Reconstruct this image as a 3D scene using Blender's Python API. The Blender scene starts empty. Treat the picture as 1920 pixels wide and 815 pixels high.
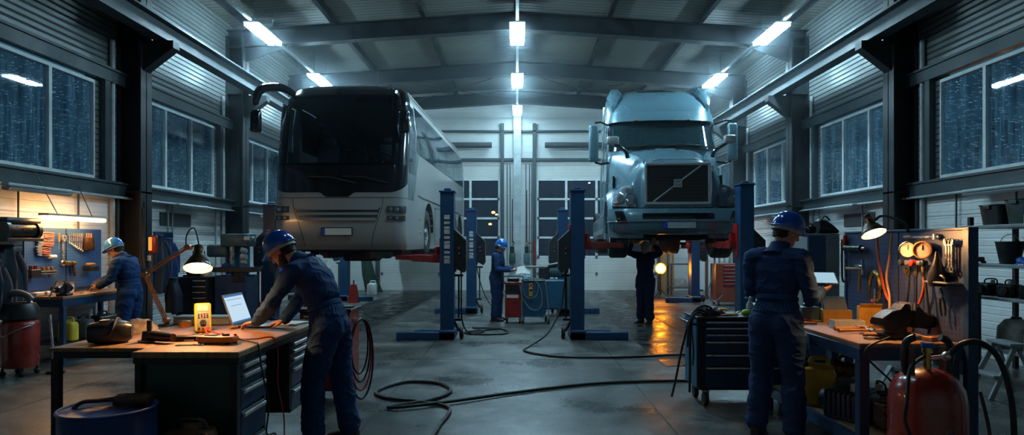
import bpy, bmesh, math, random
from mathutils import Vector, Matrix, Euler, noise
R = math.radians
PI = math.pi
rnd = random.Random(11)
SC = bpy.context.scene
COL = SC.collection
V = Vector

# ---------------------------------------------------------------- camera: level, 1.6 m up, looking down the hall (+Y)
CH = 1.6
FPX = 1200.0
def at(px, py, d):
    return V(((px - 970) * d / FPX, d, CH - (py - 458) * d / FPX))

cam = bpy.data.cameras.new('camera'); co = bpy.data.objects.new('camera', cam); COL.objects.link(co)
cam.sensor_width = 36; cam.lens = 36 * FPX / 1920
cam.shift_x = -10 / 1920; cam.shift_y = 50.5 / 1920
cam.clip_end = 400
co.location = (0, 0, CH); co.rotation_euler = (R(90), 0, 0)
SC.camera = co

# ---------------------------------------------------------------- materials
def nn(nt, t, **kw):
    n = nt.nodes.new(t)
    for k, v in kw.items():
        setattr(n, k, v)
    return n
MATS = {}
def mat(name, col, rough=.5, metal=0., var=.25, vs=6., bump=0., bs=30., coat=0., emit=None, es=0., trans=0., spec=.5, rvar=.15, stretch=(1, 1, 1)):
    """principled material with procedural mottling of colour, roughness and surface"""
    if name in MATS: return MATS[name]
    m = bpy.data.materials.new(name); m.use_nodes = True; nt = m.node_tree
    b = nt.nodes['Principled BSDF']
    tc = nn(nt, 'ShaderNodeTexCoord'); mp = nn(nt, 'ShaderNodeMapping'); mp.inputs['Scale'].default_value = stretch
    nt.links.new(tc.outputs['Object'], mp.inputs['Vector'])
    no = nn(nt, 'ShaderNodeTexNoise'); no.inputs['Scale'].default_value = vs; no.inputs['Detail'].default_value = 5; no.inputs['Roughness'].default_value = .65
    nt.links.new(mp.outputs['Vector'], no.inputs['Vector'])
    cr = nn(nt, 'ShaderNodeMapRange'); cr.inputs['From Min'].default_value = .3; cr.inputs['From Max'].default_value = .7
    cr.inputs['To Min'].default_value = 1 - var; cr.inputs['To Max'].default_value = 1 + var * .5
    nt.links.new(no.outputs['Fac'], cr.inputs['Value'])
    mx = nn(nt, 'ShaderNodeVectorMath', operation='SCALE'); mx.inputs[0].default_value = col
    nt.links.new(cr.outputs['Result'], mx.inputs['Scale'])
    nt.links.new(mx.outputs['Vector'], b.inputs['Base Color'])
    rr = nn(nt, 'ShaderNodeMapRange'); rr.inputs['From Min'].default_value = .3; rr.inputs['From Max'].default_value = .7
    rr.inputs['To Min'].default_value = max(.02, rough - rvar); rr.inputs['To Max'].default_value = min(1, rough + rvar)
    nt.links.new(no.outputs['Fac'], rr.inputs['Value']); nt.links.new(rr.outputs['Result'], b.inputs['Roughness'])
    b.inputs['Metallic'].default_value = metal
    b.inputs['Specular IOR Level'].default_value = spec
    b.inputs['Coat Weight'].default_value = coat; b.inputs['Coat Roughness'].default_value = .08
    if trans: b.inputs['Transmission Weight'].default_value = trans
    if bump:
        n2 = nn(nt, 'ShaderNodeTexNoise'); n2.inputs['Scale'].default_value = bs; n2.inputs['Detail'].default_value = 4
        nt.links.new(mp.outputs['Vector'], n2.inputs['Vector'])
        bp = nn(nt, 'ShaderNodeBump'); bp.inputs['Strength'].default_value = bump; bp.inputs['Distance'].default_value = .01
        nt.links.new(n2.outputs['Fac'], bp.inputs['Height']); nt.links.new(bp.outputs['Normal'], b.inputs['Normal'])
    if emit:
        b.inputs['Emission Color'].default_value = (*emit, 1); b.inputs['Emission Strength'].default_value = es
    MATS[name] = m
    return m

def glass_mat(name, tint, film=(.3, .36, .4), filmy=0., clear=.5, rough=.03, streak=False):
    """flat pane: lets light through with a tint, reflects by fresnel; streak = rain streaks, drops and condensation on it"""
    m = bpy.data.materials.new(name); m.use_nodes = True; nt = m.node_tree; nt.nodes.clear(); L = nt.links.new
    out = nn(nt, 'ShaderNodeOutputMaterial')
    tr = nn(nt, 'ShaderNodeBsdfTransparent'); tr.inputs['Color'].default_value = (*tint, 1)
    gl = nn(nt, 'ShaderNodeBsdfGlossy'); gl.inputs['Roughness'].default_value = rough; gl.inputs['Color'].default_value = (.9, .95, 1, 1)
    fr = nn(nt, 'ShaderNodeLayerWeight'); fr.inputs['Blend'].default_value = .22 if streak else .3
    base = nn(nt, 'ShaderNodeMixShader'); L(fr.outputs['Fresnel'], base.inputs[0]); L(tr.outputs[0], base.inputs[1]); L(gl.outputs[0], base.inputs[2])
    df = nn(nt, 'ShaderNodeBsdfDiffuse'); df.inputs['Color'].default_value = (*film, 1)
    mx = nn(nt, 'ShaderNodeMixShader'); L(base.outputs[0], mx.inputs[1]); L(df.outputs[0], mx.inputs[2])
    mx.inputs[0].default_value = filmy
    if streak:
        tc = nn(nt, 'ShaderNodeTexCoord')
        mp = nn(nt, 'ShaderNodeMapping'); mp.inputs['Scale'].default_value = (1, 15, .9); L(tc.outputs['Object'], mp.inputs['Vector'])
        n1 = nn(nt, 'ShaderNodeTexNoise'); n1.inputs['Scale'].default_value = 1.4; n1.inputs['Detail'].default_value = 7; n1.inputs['Roughness'].default_value = .7
        L(mp.outputs[0], n1.inputs['Vector'])
        mp3 = nn(nt, 'ShaderNodeMapping'); mp3.inputs['Scale'].default_value = (1, 4.5, .5); L(tc.outputs['Object'], mp3.inputs['Vector'])
        n2 = nn(nt, 'ShaderNodeTexNoise'); n2.inputs['Scale'].default_value = 1.1; n2.inputs['Detail'].default_value = 4; L(mp3.outputs[0], n2.inputs['Vector'])
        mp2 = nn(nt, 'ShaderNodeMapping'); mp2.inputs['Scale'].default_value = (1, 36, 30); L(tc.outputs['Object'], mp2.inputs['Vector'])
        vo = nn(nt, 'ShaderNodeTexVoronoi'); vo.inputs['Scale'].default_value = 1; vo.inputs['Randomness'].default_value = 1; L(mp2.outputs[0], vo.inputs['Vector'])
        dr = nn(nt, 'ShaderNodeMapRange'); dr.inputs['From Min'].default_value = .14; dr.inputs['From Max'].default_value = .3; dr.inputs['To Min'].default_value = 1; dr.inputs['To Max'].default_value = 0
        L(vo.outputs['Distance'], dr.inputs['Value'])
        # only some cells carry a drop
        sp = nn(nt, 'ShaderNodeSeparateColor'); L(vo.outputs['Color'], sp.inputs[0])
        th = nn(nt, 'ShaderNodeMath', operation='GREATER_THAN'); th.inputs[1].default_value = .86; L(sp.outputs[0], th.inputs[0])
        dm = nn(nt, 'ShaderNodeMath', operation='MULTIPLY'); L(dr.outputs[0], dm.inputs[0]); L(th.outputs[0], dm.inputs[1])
        s1 = nn(nt, 'ShaderNodeMapRange'); s1.inputs['From Min'].default_value = .42; s1.inputs['From Max'].default_value = .72; s1.inputs['To Min'].default_value = 0.1; s1.inputs['To Max'].default_value = .8
        L(n1.outputs['Fac'], s1.inputs['Value'])
        s2 = nn(nt, 'ShaderNodeMapRange'); s2.inputs['From Min'].default_value = .35; s2.inputs['From Max'].default_value = .65; s2.inputs['To Min'].default_value = .35; s2.inputs['To Max'].default_value = 1.
        L(n2.outputs['Fac'], s2.inputs['Value'])
        mu = nn(nt, 'ShaderNodeMath', operation='MULTIPLY'); L(s1.outputs[0], mu.inputs[0]); L(s2.outputs[0], mu.inputs[1])
        ad = nn(nt, 'ShaderNodeMath', operation='ADD', use_clamp=True); L(mu.outputs[0], ad.inputs[0])
        dm2 = nn(nt, 'ShaderNodeMath', operation='MULTIPLY'); L(dm.outputs[0], dm2.inputs[0]); dm2.inputs[1].default_value = .4; L(dm2.outputs[0], ad.inputs[1])
        L(ad.outputs[0], mx.inputs[0])
        bp = nn(nt, 'ShaderNodeBump'); bp.inputs['Strength'].default_value = .12; bp.inputs['Distance'].default_value = .003
        ah = nn(nt, 'ShaderNodeMath', operation='ADD'); ah.inputs[0].default_value = 0; L(dm.outputs[0], ah.inputs[1])
        L(ah.outputs[0], bp.inputs['Height']); L(bp.outputs[0], gl.inputs['Normal'])
        # drops coloured near-white, paler than the film, to paint in their sparkle
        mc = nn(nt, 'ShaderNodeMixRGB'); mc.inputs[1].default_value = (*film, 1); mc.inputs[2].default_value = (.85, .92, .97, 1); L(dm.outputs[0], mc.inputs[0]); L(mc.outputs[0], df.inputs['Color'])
    L(mx.outputs[0], out.inputs['Surface'])
    MATS[name] = m
    return m

def emis_mat(name, col, s):
    m = bpy.data.materials.new(name); m.use_nodes = True; nt = m.node_tree; nt.nodes.clear()
    out = nn(nt, 'ShaderNodeOutputMaterial'); e = nn(nt, 'ShaderNodeEmission')
    e.inputs['Color'].default_value = (*col, 1); e.inputs['Strength'].default_value = s
    nt.links.new(e.outputs[0], out.inputs['Surface']); MATS[name] = m
    return m

def line_mat(name, col, rough, axis, period, width, depth, col2=None, period2=None, metal=0., var=.25, vs=1.2, dirt=(.3, .28, .24), wet=0.):
    """painted sheet with pressed grooves that repeat along one axis (real relief through bump), grime by noise"""
    m = bpy.data.materials.new(name); m.use_nodes = True; nt = m.node_tree; L = nt.links.new
    b = nt.nodes['Principled BSDF']; tc = nn(nt, 'ShaderNodeTexCoord'); sx = nn(nt, 'ShaderNodeSeparateXYZ'); L(tc.outputs['Object'], sx.inputs[0])
    def groove(per, wd):
        d = nn(nt, 'ShaderNodeMath', operation='DIVIDE'); L(sx.outputs[axis], d.inputs[0]); d.inputs[1].default_value = per
        f = nn(nt, 'ShaderNodeMath', operation='FRACT'); L(d.outputs[0], f.inputs[0])
        p = nn(nt, 'ShaderNodeMath', operation='PINGPONG'); L(f.outputs[0], p.inputs[0]); p.inputs[1].default_value = .5
        r = nn(nt, 'ShaderNodeMapRange'); r.interpolation_type = 'SMOOTHSTEP'; r.inputs['From Min'].default_value = 0; r.inputs['From Max'].default_value = wd / per; L(p.outputs[0], r.inputs['Value'])
        return r
    g = groove(period, width); h = g
    if period2:
        g2 = groove(period2, width * 1.2); h = nn(nt, 'ShaderNodeMath', operation='MINIMUM')
        mm = nn(nt, 'ShaderNodeMath', operation='MULTIPLY'); L(g2.outputs[0], mm.inputs[0]); mm.inputs[1].default_value = 1
        L(g.outputs[0], h.inputs[0]); L(mm.outputs[0], h.inputs[1])
    bp = nn(nt, 'ShaderNodeBump'); bp.inputs['Strength'].default_value = 1; bp.inputs['Distance'].default_value = depth
    L(h.outputs[0], bp.inputs['Height']); L(bp.outputs[0], b.inputs['Normal'])
    no = nn(nt, 'ShaderNodeTexNoise'); no.inputs['Scale'].default_value = vs; no.inputs['Detail'].default_value = 8; no.inputs['Roughness'].default_value = .7
    L(tc.outputs['Object'], no.inputs['Vector'])
    mr = nn(nt, 'ShaderNodeMapRange'); mr.inputs['From Min'].default_value = .4; mr.inputs['From Max'].default_value = .75; mr.inputs['To Max'].default_value = var; L(no.outputs['Fac'], mr.inputs['Value'])
    mx = nn(nt, 'ShaderNodeMixRGB'); mx.inputs[1].default_value = (*col, 1); mx.inputs[2].default_value = (*dirt, 1); L(mr.outputs[0], mx.inputs[0]); 
    m2 = nn(nt, 'ShaderNodeMixRGB'); gi = nn(nt, 'ShaderNodeMapRange'); gi.inputs['To Min'].default_value = .5; gi.inputs['To Max'].default_value = 0
    L((g2 if period2 else g).outputs[0], gi.inputs['Value']); L(gi.outputs[0], m2.inputs[0]); L(mx.outputs[0], m2.inputs[1]); m2.inputs[2].default_value = (.03, .035, .04, 1)
    L(m2.outputs[0], b.inputs['Base Color']); b.inputs['Roughness'].default_value = rough; b.inputs['Metallic'].default_value = metal
    MATS[name] = m
    return m

# ---------------------------------------------------------------- mesh builder
class MB:
    def __init__(s): s.bm = bmesh.new()
    def _m(s, loc, rot): 
        M = Matrix.Translation(V(loc))
        if rot is not None:
            M = M @ (rot.to_4x4() if isinstance(rot, Matrix) else Euler(rot).to_matrix().to_4x4())
        return M
    def box(s, c, d, rot=None, bev=0., seg=1):
        r = bmesh.ops.create_cube(s.bm, size=1); vs = r['verts']
        for v in vs: v.co = V((v.co.x * d[0], v.co.y * d[1], v.co.z * d[2]))
        if bev:
            es = list({e for v in vs for e in v.link_edges})
            o = bmesh.ops.bevel(s.bm, geom=es, offset=min(bev, min(d) * .49), segments=seg, affect='EDGES', profile=.5)
            vs = list({v for f in o['faces'] for v in f.verts} | {v for v in vs if v.is_valid})
            # collect full island
            seen = set(vs); st = list(vs)
            while st:
                v = st.pop()
                for e in v.link_edges:
                    w = e.other_vert(v)
                    if w not in seen: seen.add(w); st.append(w)
            vs = list(seen)
        M = s._m(c, rot)
        for v in vs: v.co = M @ v.co
        return s
    def bb(s, x0, x1, y0, y1, z0, z1, bev=0., seg=1):
        return s.box(((x0 + x1) / 2, (y0 + y1) / 2, (z0 + z1) / 2), (abs(x1 - x0), abs(y1 - y0), abs(z1 - z0)), None, bev, seg)
    def bar(s, p0, p1, w, h, bev=0., up=V((0, 0, 1))):
        p0 = V(p0); p1 = V(p1); d = p1 - p0; L = d.length; y = d.normalized()
        x = y.cross(up)
        if x.length < 1e-4: x = y.cross(V((1, 0, 0)))
        x.normalize(); z = x.cross(y)
        return s.box((p0 + p1) / 2, (w, L, h), Matrix((x, y, z)).transposed(), bev)
    def loft(s, rings, cap0=True, cap1=True, closed=True):
        rr = [[s.bm.verts.new(p) for p in r] for r in rings]; n = len(rr[0])
        for a, b in zip(rr, rr[1:]):
            for i in range(n if closed else n - 1):
                j = (i + 1) % n
                try: s.bm.faces.new((a[i], a[j], b[j], b[i]))
                except ValueError: pass
        if closed and cap0: s.bm.faces.new(list(reversed(rr[0])))
        if closed and cap1: s.bm.faces.new(rr[-1])
        return s
    def tube(s, pts, r, n=10, smooth=0, cap=True):
        pts = [V(p) for p in pts]
        if smooth: pts = crom(pts, smooth)
        rs = r if isinstance(r, (list, tuple)) else [r] * len(pts)
        if len(rs) != len(pts):
            k = len(rs) - 1; rs = [rs[min(k, int(i * k / (len(pts) - 1)))] * (1 - ((i * k / (len(pts) - 1)) % 1)) + rs[min(k, int(i * k / (len(pts) - 1)) + 1)] * ((i * k / (len(pts) - 1)) % 1) for i in range(len(pts))]
        d = (pts[1] - pts[0]).normalized(); u = d.orthogonal().normalized(); rings = []
        for i, p in enumerate(pts):
            t = (pts[min(i + 1, len(pts) - 1)] - pts[max(i - 1, 0)]).normalized()
            u = (u - t * u.dot(t));
            if u.length < 1e-5: u = t.orthogonal()
            u.normalize(); w = t.cross(u)
            rings.append([p + (u * math.cos(2 * PI * k / n) + w * math.sin(2 * PI * k / n)) * rs[i] for k in range(n)])
        return s.loft(rings, cap, cap)
    def cyl(s, p0, p1, r0, r1=None, n=20, cap=True):
        return s.tube([p0, p1], [r0, r0 if r1 is None else r1], n, 0, cap)
    def lathe(s, prof, c=(0, 0, 0), rot=None, n=28, cap=True, sq=(1, 1)):
        M = s._m(c, rot); rings = []
        for r, z in prof:
            rings.append([M @ V((max(r, 1e-4) * math.cos(2 * PI * k / n) * sq[0], max(r, 1e-4) * math.sin(2 * PI * k / n) * sq[1], z)) for k in range(n)])
        return s.loft(rings, cap, cap)
    def ball(s, c, r, rot=None, n=16, m=10):
        r = (r, r, r) if not isinstance(r, (tuple, list)) else r
        M = s._m(c, rot); rings = []
        for j in range(m + 1):
            a = -PI / 2 + PI * j / m; cr = max(math.cos(a), 1e-3)
            rings.append([M @ V((r[0] * cr * math.cos(2 * PI * k / n), r[1] * cr * math.sin(2 * PI * k / n), r[2] * math.sin(a))) for k in range(n)])
        return s.loft(rings)
    def prism(s, poly, h, M=None):
        """polygon in XY extruded along +Z by h, placed by matrix M"""
        M = M or Matrix(); a = [s.bm.verts.new(M @ V((x, y, 0))) for x, y in poly]; b = [s.bm.verts.new(M @ V((x, y, h))) for x, y in poly]
        n = len(a)
        s.bm.faces.new(list(reversed(a))); s.bm.faces.new(b)
        for i in range(n): s.bm.faces.new((a[i], a[(i + 1) % n], b[(i + 1) % n], b[i]))
        return s
    def patch(s, f, us, vs, thick=0.):
        """grid surface f(u,v) -> point"""
        g = [[s.bm.verts.new(f(u, v)) for u in us] for v in vs]
        for j in range(len(vs) - 1):
            for i in range(len(us) - 1):
                s.bm.faces.new((g[j][i], g[j][i + 1], g[j + 1][i + 1], g[j + 1][i]))
        return s
    def build(s, name, m, parent=None, loc=None, rz=0, ang=35, rot=None, mods=None):
        me = bpy.data.meshes.new(name); bmesh.ops.recalc_face_normals(s.bm, faces=s.bm.faces); s.bm.to_mesh(me); s.bm.free()
        for p in me.polygons: p.use_smooth = True
        me.set_sharp_from_angle(angle=R(ang))
        if m is not None: me.materials.append(MATS[m] if isinstance(m, str) else m)
        o = bpy.data.objects.new(name, me); COL.objects.link(o)
        if parent is not None: o.parent = parent
        if loc is not None: o.location = loc
        if rot is not None: o.rotation_euler = rot
        elif rz: o.rotation_euler = (0, 0, rz)
        return o

def crom(pts, k):
    P = [pts[0]] + list(pts) + [pts[-1]]; out = []
    for i in range(1, len(P) - 2):
        for j in range(k):
            t = j / k; a, b, c, d = P[i - 1], P[i], P[i + 1], P[i + 2]
            out.append(.5 * ((2 * b) + (c - a) * t + (2 * a - 5 * b + 4 * c - d) * t * t + (3 * b - a - 3 * c + d) * t ** 3))
    out.append(V(pts[-1])); return out

def thing(name, label, cat, loc=(0, 0, 0), rz=0., group=None):
    o = bpy.data.objects.new(name, None); COL.objects.link(o); o.location = loc; o.rotation_euler = (0, 0, rz)
    o.empty_display_size = .1
    o['label'] = label; o['category'] = cat
    if group: o['group'] = group
    return o
def tag(o, label, cat, group=None):
    o['label'] = label; o['category'] = cat
    if group: o['group'] = group
    return o
def struct(o, label=None):
    o['kind'] = 'structure'
    if label: o['label'] = label
    return o
KIDS = lambda o: [c for c in bpy.data.objects if c.parent == o]
def dup(root, loc, rz=None, label=None, group=None, sc=None):
    r = root.copy(); COL.objects.link(r); r.location = loc
    if rz is not None: r.rotation_euler = (0, 0, rz)
    if sc: r.scale = sc if isinstance(sc, (tuple, list)) else (sc, sc, sc)
    if label: r['label'] = label
    if group: r['group'] = group
    for ch in root.children:
        c = ch.copy(); COL.objects.link(c); c.parent = r
        for g in ch.children:
            d = g.copy(); COL.objects.link(d); d.parent = c
    return r
def lin(a, b, n): return [a + (b - a) * i / n for i in range(n + 1)]
def boolean(o, cutters):
    for c in cutters:
        md = o.modifiers.new('cut', 'BOOLEAN'); md.operation = 'DIFFERENCE'; md.object = c; md.solver = 'EXACT'
    dg = bpy.context.evaluated_depsgraph_get(); dg.update()
    me = bpy.data.meshes.new_from_object(o.evaluated_get(dg)); o.modifiers.clear(); o.data = me
    for c in cutters: bpy.data.objects.remove(c)
    me.set_sharp_from_angle(angle=R(35))

# ---------------------------------------------------------------- palette
mat('steel_blue_grey', (.042, .058, .066), .5, .0, .3, 3, .15, 40)
mat('steel_dark', (.01, .014, .017), .5, 0, .3, 3, .1, 40)
mat('frame_white', (.66, .7, .7), .45, 0, .25, 5)
mat('conduit_grey', (.4, .43, .44), .45, 0, .3, 8)
mat('conduit_dark', (.06, .07, .075), .5, 0, .3, 8)
mat('rubber', (.012, .012, .013), .6, 0, .3, 12, .3, 80)
mat('black_plastic', (.016, .017, .019), .4, 0, .3, 12)
mat('black_metal', (.02, .021, .024), .35, .3, .3, 12)
mat('cast_iron', (.05, .055, .06), .45, .6, .4, 14, .4, 60)
mat('chrome', (.65, .67, .7), .15, 1., .1, 10, rvar=.06)
mat('handle_alu', (.62, .6, .57), .35, .35, .15, 20)
mat('tool_steel', (.5, .5, .5), .3, .75, .3, 20)
mat('lift_blue', (.006, .05, .13), .4, 0, .3, 5, .1, 50)
mat('bench_blue', (.009, .045, .12), .4, 0, .3, 6, .1, 50)
mat('arm_red', (.38, .012, .01), .35, 0, .35, 6)
mat('cart_red', (.28, .014, .01), .35, 0, .3, 6)
mat('cart_blue', (.015, .11, .2), .4, 0, .3, 6)
mat('tank_red', (.26, .016, .008), .32, 0, .3, 5, coat=.4)
mat('sticker', (.55, .52, .42), .6, 0, .4, 18)
mat('paint_grey', (.2, .22, .23), .5, 0, .3, 6)
mat('paint_light', (.42, .46, .47), .5, 0, .3, 6)
mat('machine_green', (.06, .12, .13), .45, 0, .35, 6)
mat('white_plastic', (.6, .6, .58), .4, 0, .2, 10)
mat('paper', (.75, .74, .7), .8, 0, .1, 20)
mat('cardboard', (.3, .18, .08), .8, 0, .3, 12)
mat('wood_top', (.3, .16, .07), .55, 0, .5, 5, .4, 40, stretch=(6, 1, 1))
mat('wood_bench', (.28, .15, .07), .55, 0, .5, 5, .4, 40, stretch=(6, 1, 1))
mat('wood_handle', (.4, .18, .06), .5, 0, .35, 12)
mat('orange', (.75, .2, .02), .4, 0, .25, 12)
mat('yellow', (.75, .42, .02), .4, 0, .25, 12)
mat('yellow_jug', (.7, .5, .03), .5, 0, .25, 8)
mat('red_plastic', (.55, .03, .02), .4, 0, .25, 12)
mat('blue_plastic', (.02, .1, .42), .35, 0, .2, 12)
mat('green_cyl', (.02, .16, .09), .4, 0, .3, 6)
mat('dark_green', (.02, .05, .035), .45, 0, .3, 6)
mat('brass', (.6, .38, .1), .3, 1., .3, 15)
mat('lamp_orange', (.62, .22, .06), .35, .1, .3, 10)
mat('lamp_brown', (.1, .045, .02), .32, .4, .4, 10)
mat('cloth_dark', (.018, .024, .04), .9, 0, .4, 9, .6, 60)
mat('cloth_blue', (.02, .05, .16), .9, 0, .35, 9, .6, 60)
mat('cloth_grey', (.25, .24, .22), .9, 0, .35, 9, .6, 60)
mat('drum_blue', (.015, .06, .2), .35, 0, .3, 5)
mat('rag', (.35, .3, .25), .9, 0, .4, 9, .5, 50)
# ================================================================ THE HALL
WX = 6.6            # half width to the wall panels
CX = 6.2            # inner face of the steel columns
YB = 22.3           # back wall
YF = -3.0           # wall behind the camera
BAY = 3.93
CY = [10.7 + BAY * k for k in range(-3, 3)]     # column lines: -1.1, 2.8, 6.8, 10.7, 14.6, 18.6
ZW0, ZW1 = 2.63, 4.17
ZE, ZR = 6.62, 7.05  # eave and ridge height of the roof sheet

line_mat('wall_panel', (.86, .86, .84), .5, 2, .105, .012, .006, period2=1.02, var=.4, dirt=(.42, .4, .36))
line_mat('wall_ribbed', (.2, .22, .22), .32, 2, .095, .02, .018, var=.4, metal=.35, dirt=(.1, .1, .1))
line_mat('roof_sheet', (.12, .12, .105), .5, 1, .16, .035, .02, var=.5, metal=.1, dirt=(.16, .16, .15))
line_mat('door_panel', (.62, .62, .59), .45, 2, .11, .01, .004, period2=.62, var=.35, dirt=(.3, .3, .27))
line_mat('pier_panel', (.55, .57, .56), .45, 2, .2, .01, .004, period2=1.1, var=.35, dirt=(.3, .3, .27))

def floor_mat():
    m = bpy.data.materials.new('wet_concrete'); m.use_nodes = True; nt = m.node_tree; L = nt.links.new; b = nt.nodes['Principled BSDF']
    tc = nn(nt, 'ShaderNodeTexCoord')
    def noi(sc, det, ro=.6):
        n = nn(nt, 'ShaderNodeTexNoise'); n.inputs['Scale'].default_value = sc; n.inputs['Detail'].default_value = det; n.inputs['Roughness'].default_value = ro; L(tc.outputs['Object'], n.inputs['Vector']); return n
    big, mid, fine, wet = noi(.35, 4), noi(2.2, 8, .72), noi(28, 6, .7), noi(.9, 6, .62)
    cr = nn(nt, 'ShaderNodeValToRGB'); e = cr.color_ramp.elements
    e[0].position = .36; e[0].color = (.03, .034, .034, 1); e[1].position = .64; e[1].color = (.15, .15, .135, 1)
    k = e.new(.5); k.color = (.065, .067, .063, 1)
    L(mid.outputs['Fac'], cr.inputs[0])
    # oil stains where the vehicles drip
    st = nn(nt, 'ShaderNodeMapRange'); st.inputs['From Min'].default_value = .48; st.inputs['From Max'].default_value = .7; st.inputs['To Min'].default_value = 0; st.inputs['To Max'].default_value = .6; L(big.outputs['Fac'], st.inputs['Value'])
    mx = nn(nt, 'ShaderNodeMixRGB'); L(st.outputs[0], mx.inputs[0]); L(cr.outputs[0], mx.inputs[1]); mx.inputs[2].default_value = (.03, .03, .03, 1)
    mf = nn(nt, 'ShaderNodeMapRange'); mf.inputs['To Min'].default_value = .35; mf.inputs['To Max'].default_value = 1.7; L(fine.outputs['Fac'], mf.inputs['Value'])
    sc = nn(nt, 'ShaderNodeVectorMath', operation='SCALE'); L(mx.outputs[0], sc.inputs[0]); L(mf.outputs[0], sc.inputs['Scale']); L(sc.outputs[0], b.inputs['Base Color'])
    rw = nn(nt, 'ShaderNodeMapRange'); rw.inputs['From Min'].default_value = .36; rw.inputs['From Max'].default_value = .66; rw.inputs['To Min'].default_value = .48; rw.inputs['To Max'].default_value = .13; L(wet.outputs['Fac'], rw.inputs['Value'])
    ra = nn(nt, 'ShaderNodeMath', operation='ADD'); rf = nn(nt, 'ShaderNodeMapRange'); rf.inputs['To Min'].default_value = -.12; rf.inputs['To Max'].default_value = .26; L(fine.outputs['Fac'], rf.inputs['Value'])
    L(rw.outputs[0], ra.inputs[0]); L(rf.outputs[0], ra.inputs[1]); L(ra.outputs[0], b.inputs['Roughness'])
    bp = nn(nt, 'ShaderNodeBump'); bp.inputs['Strength'].default_value = .5; bp.inputs['Distance'].default_value = .012
    hs = nn(nt, 'ShaderNodeMath', operation='MULTIPLY_ADD'); L(fine.outputs['Fac'], hs.inputs[0]); hs.inputs[1].default_value = .35; L(mid.outputs['Fac'], hs.inputs[2])
    L(hs.outputs[0], bp.inputs['Height']); L(bp.outputs[0], b.inputs['Normal'])
    MATS['wet_concrete'] = m
floor_mat()
struct(MB().bb(-WX - .3, WX + .3, YF - .2, YB + .3, -.2, 0).build('floor', 'wet_concrete'))
mat('pit_cover', (.035, .036, .036), .3, .2, .5, 3, .4, 12, rvar=.2)
for i_, (a_, b_, y_) in enumerate(((-3.75, -2.75, 11.8), (1.95, 2.95, 8.4))):
    pc = MB(); y0_ = y_
    while y0_ < YB - 1.2:
        pc.bb(a_, b_, y0_, min(y0_ + 1.46, YB - 1.2), .0005, .006, .002); y0_ += 1.48
    struct(pc.build('floor_pit_cover_surface', 'pit_cover'))
# saw-cut joints and the steel edge of the inspection strip
mj = MB()
for x in (-4.9, -1.35, 1.35, 4.9): mj.bb(x - .008, x + .008, 4, YB - .1, .0005, .002)
for y in (8.9, 12.4, 16.5, 20.2): mj.bb(-6.4, 6.4, y - .008, y + .008, .0005, .002)
struct(mj.build('floor_joint', 'rubber'))
mat('channel_steel', (.1, .09, .08), .4, .5, .4, 5)
for i, (a, b) in enumerate(((-2.72, -2.6), (3.0, 3.12))):
    struct(MB().bb(a, b, 9.5, YB - .4, .001, .006).build('trim_%d' % (i + 1), 'channel_steel'))

# --- side walls with window bands
WIN = [(7.15 + BAY * k, 10.0 + BAY * k) for k in range(-2, 4)]
for side, nm in ((-1, 'wall_left'), (1, 'wall_right')):
    x0, x1 = side * WX, side * (WX + .16)
    w = MB(); w.bb(x0, x1, YF, YB, 0, ZW0 - .26)
    struct(w.build(nm, 'wall_panel'))
    u = MB(); u.bb(x0, x1, YF, YB, ZW1 + .2, 7.0)
    ys = [YF] + [q for a, b in WIN for q in (a, b)] + [YB]
    for i in range(0, len(ys), 2):
        if ys[i + 1] - ys[i] > .02: u.bb(x0, x1, ys[i], ys[i + 1], ZW0 - .26, ZW1 + .2)
    struct(u.build('wall_upper' + nm[4:], 'wall_ribbed'))
    # girts above and below the windows
    for k, (za, zb, t) in enumerate(((ZW0 - .27, ZW0 - .02, .13), (ZW1 + .03, ZW1 + .25, .11))):
        g = MB()
        g.bb(side * (WX - t), side * (WX + .02), YF, YB, za, zb)
        g.bb(side * (WX - t - .03), side * (WX - t), YF, YB, zb - .035, zb); 
        struct(g.build('trim_%d' % (3 + k), 'steel_blue_grey'))
n = 0
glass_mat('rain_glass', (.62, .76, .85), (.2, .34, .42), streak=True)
for side in (-1, 1):
    for (a, b) in WIN:
        n += 1
        root = bpy.data.objects.new('window_%d' % n, None); COL.objects.link(root); root.location = (side * (WX + .05), (a + b) / 2, ZW0); root['kind'] = 'structure'
        h = (b - a) / 2; H = ZW1 - ZW0; f = MB()
        f.bb(-.05, .05, -h, h, 0, .05); f.bb(-.05, .05, -h, h, H - .05, H)
        for y in (-h, -h / 3, h / 3, h): f.bb(-.05, .05, max(-h, y - .03), min(h, y + .03), .05, H - .05)
        f.build('window_frame', 'frame_white', root)
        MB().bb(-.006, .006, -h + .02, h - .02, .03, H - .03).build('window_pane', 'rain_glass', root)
        # C-posts either side
        for y in (a - .16, b + .16):
            struct(MB().bb(side * (WX - .1), side * WX, y - .06, y + .06, ZW0 - .1, ZW1 + .1).build('trim_5', 'steel_blue_grey'))

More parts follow.
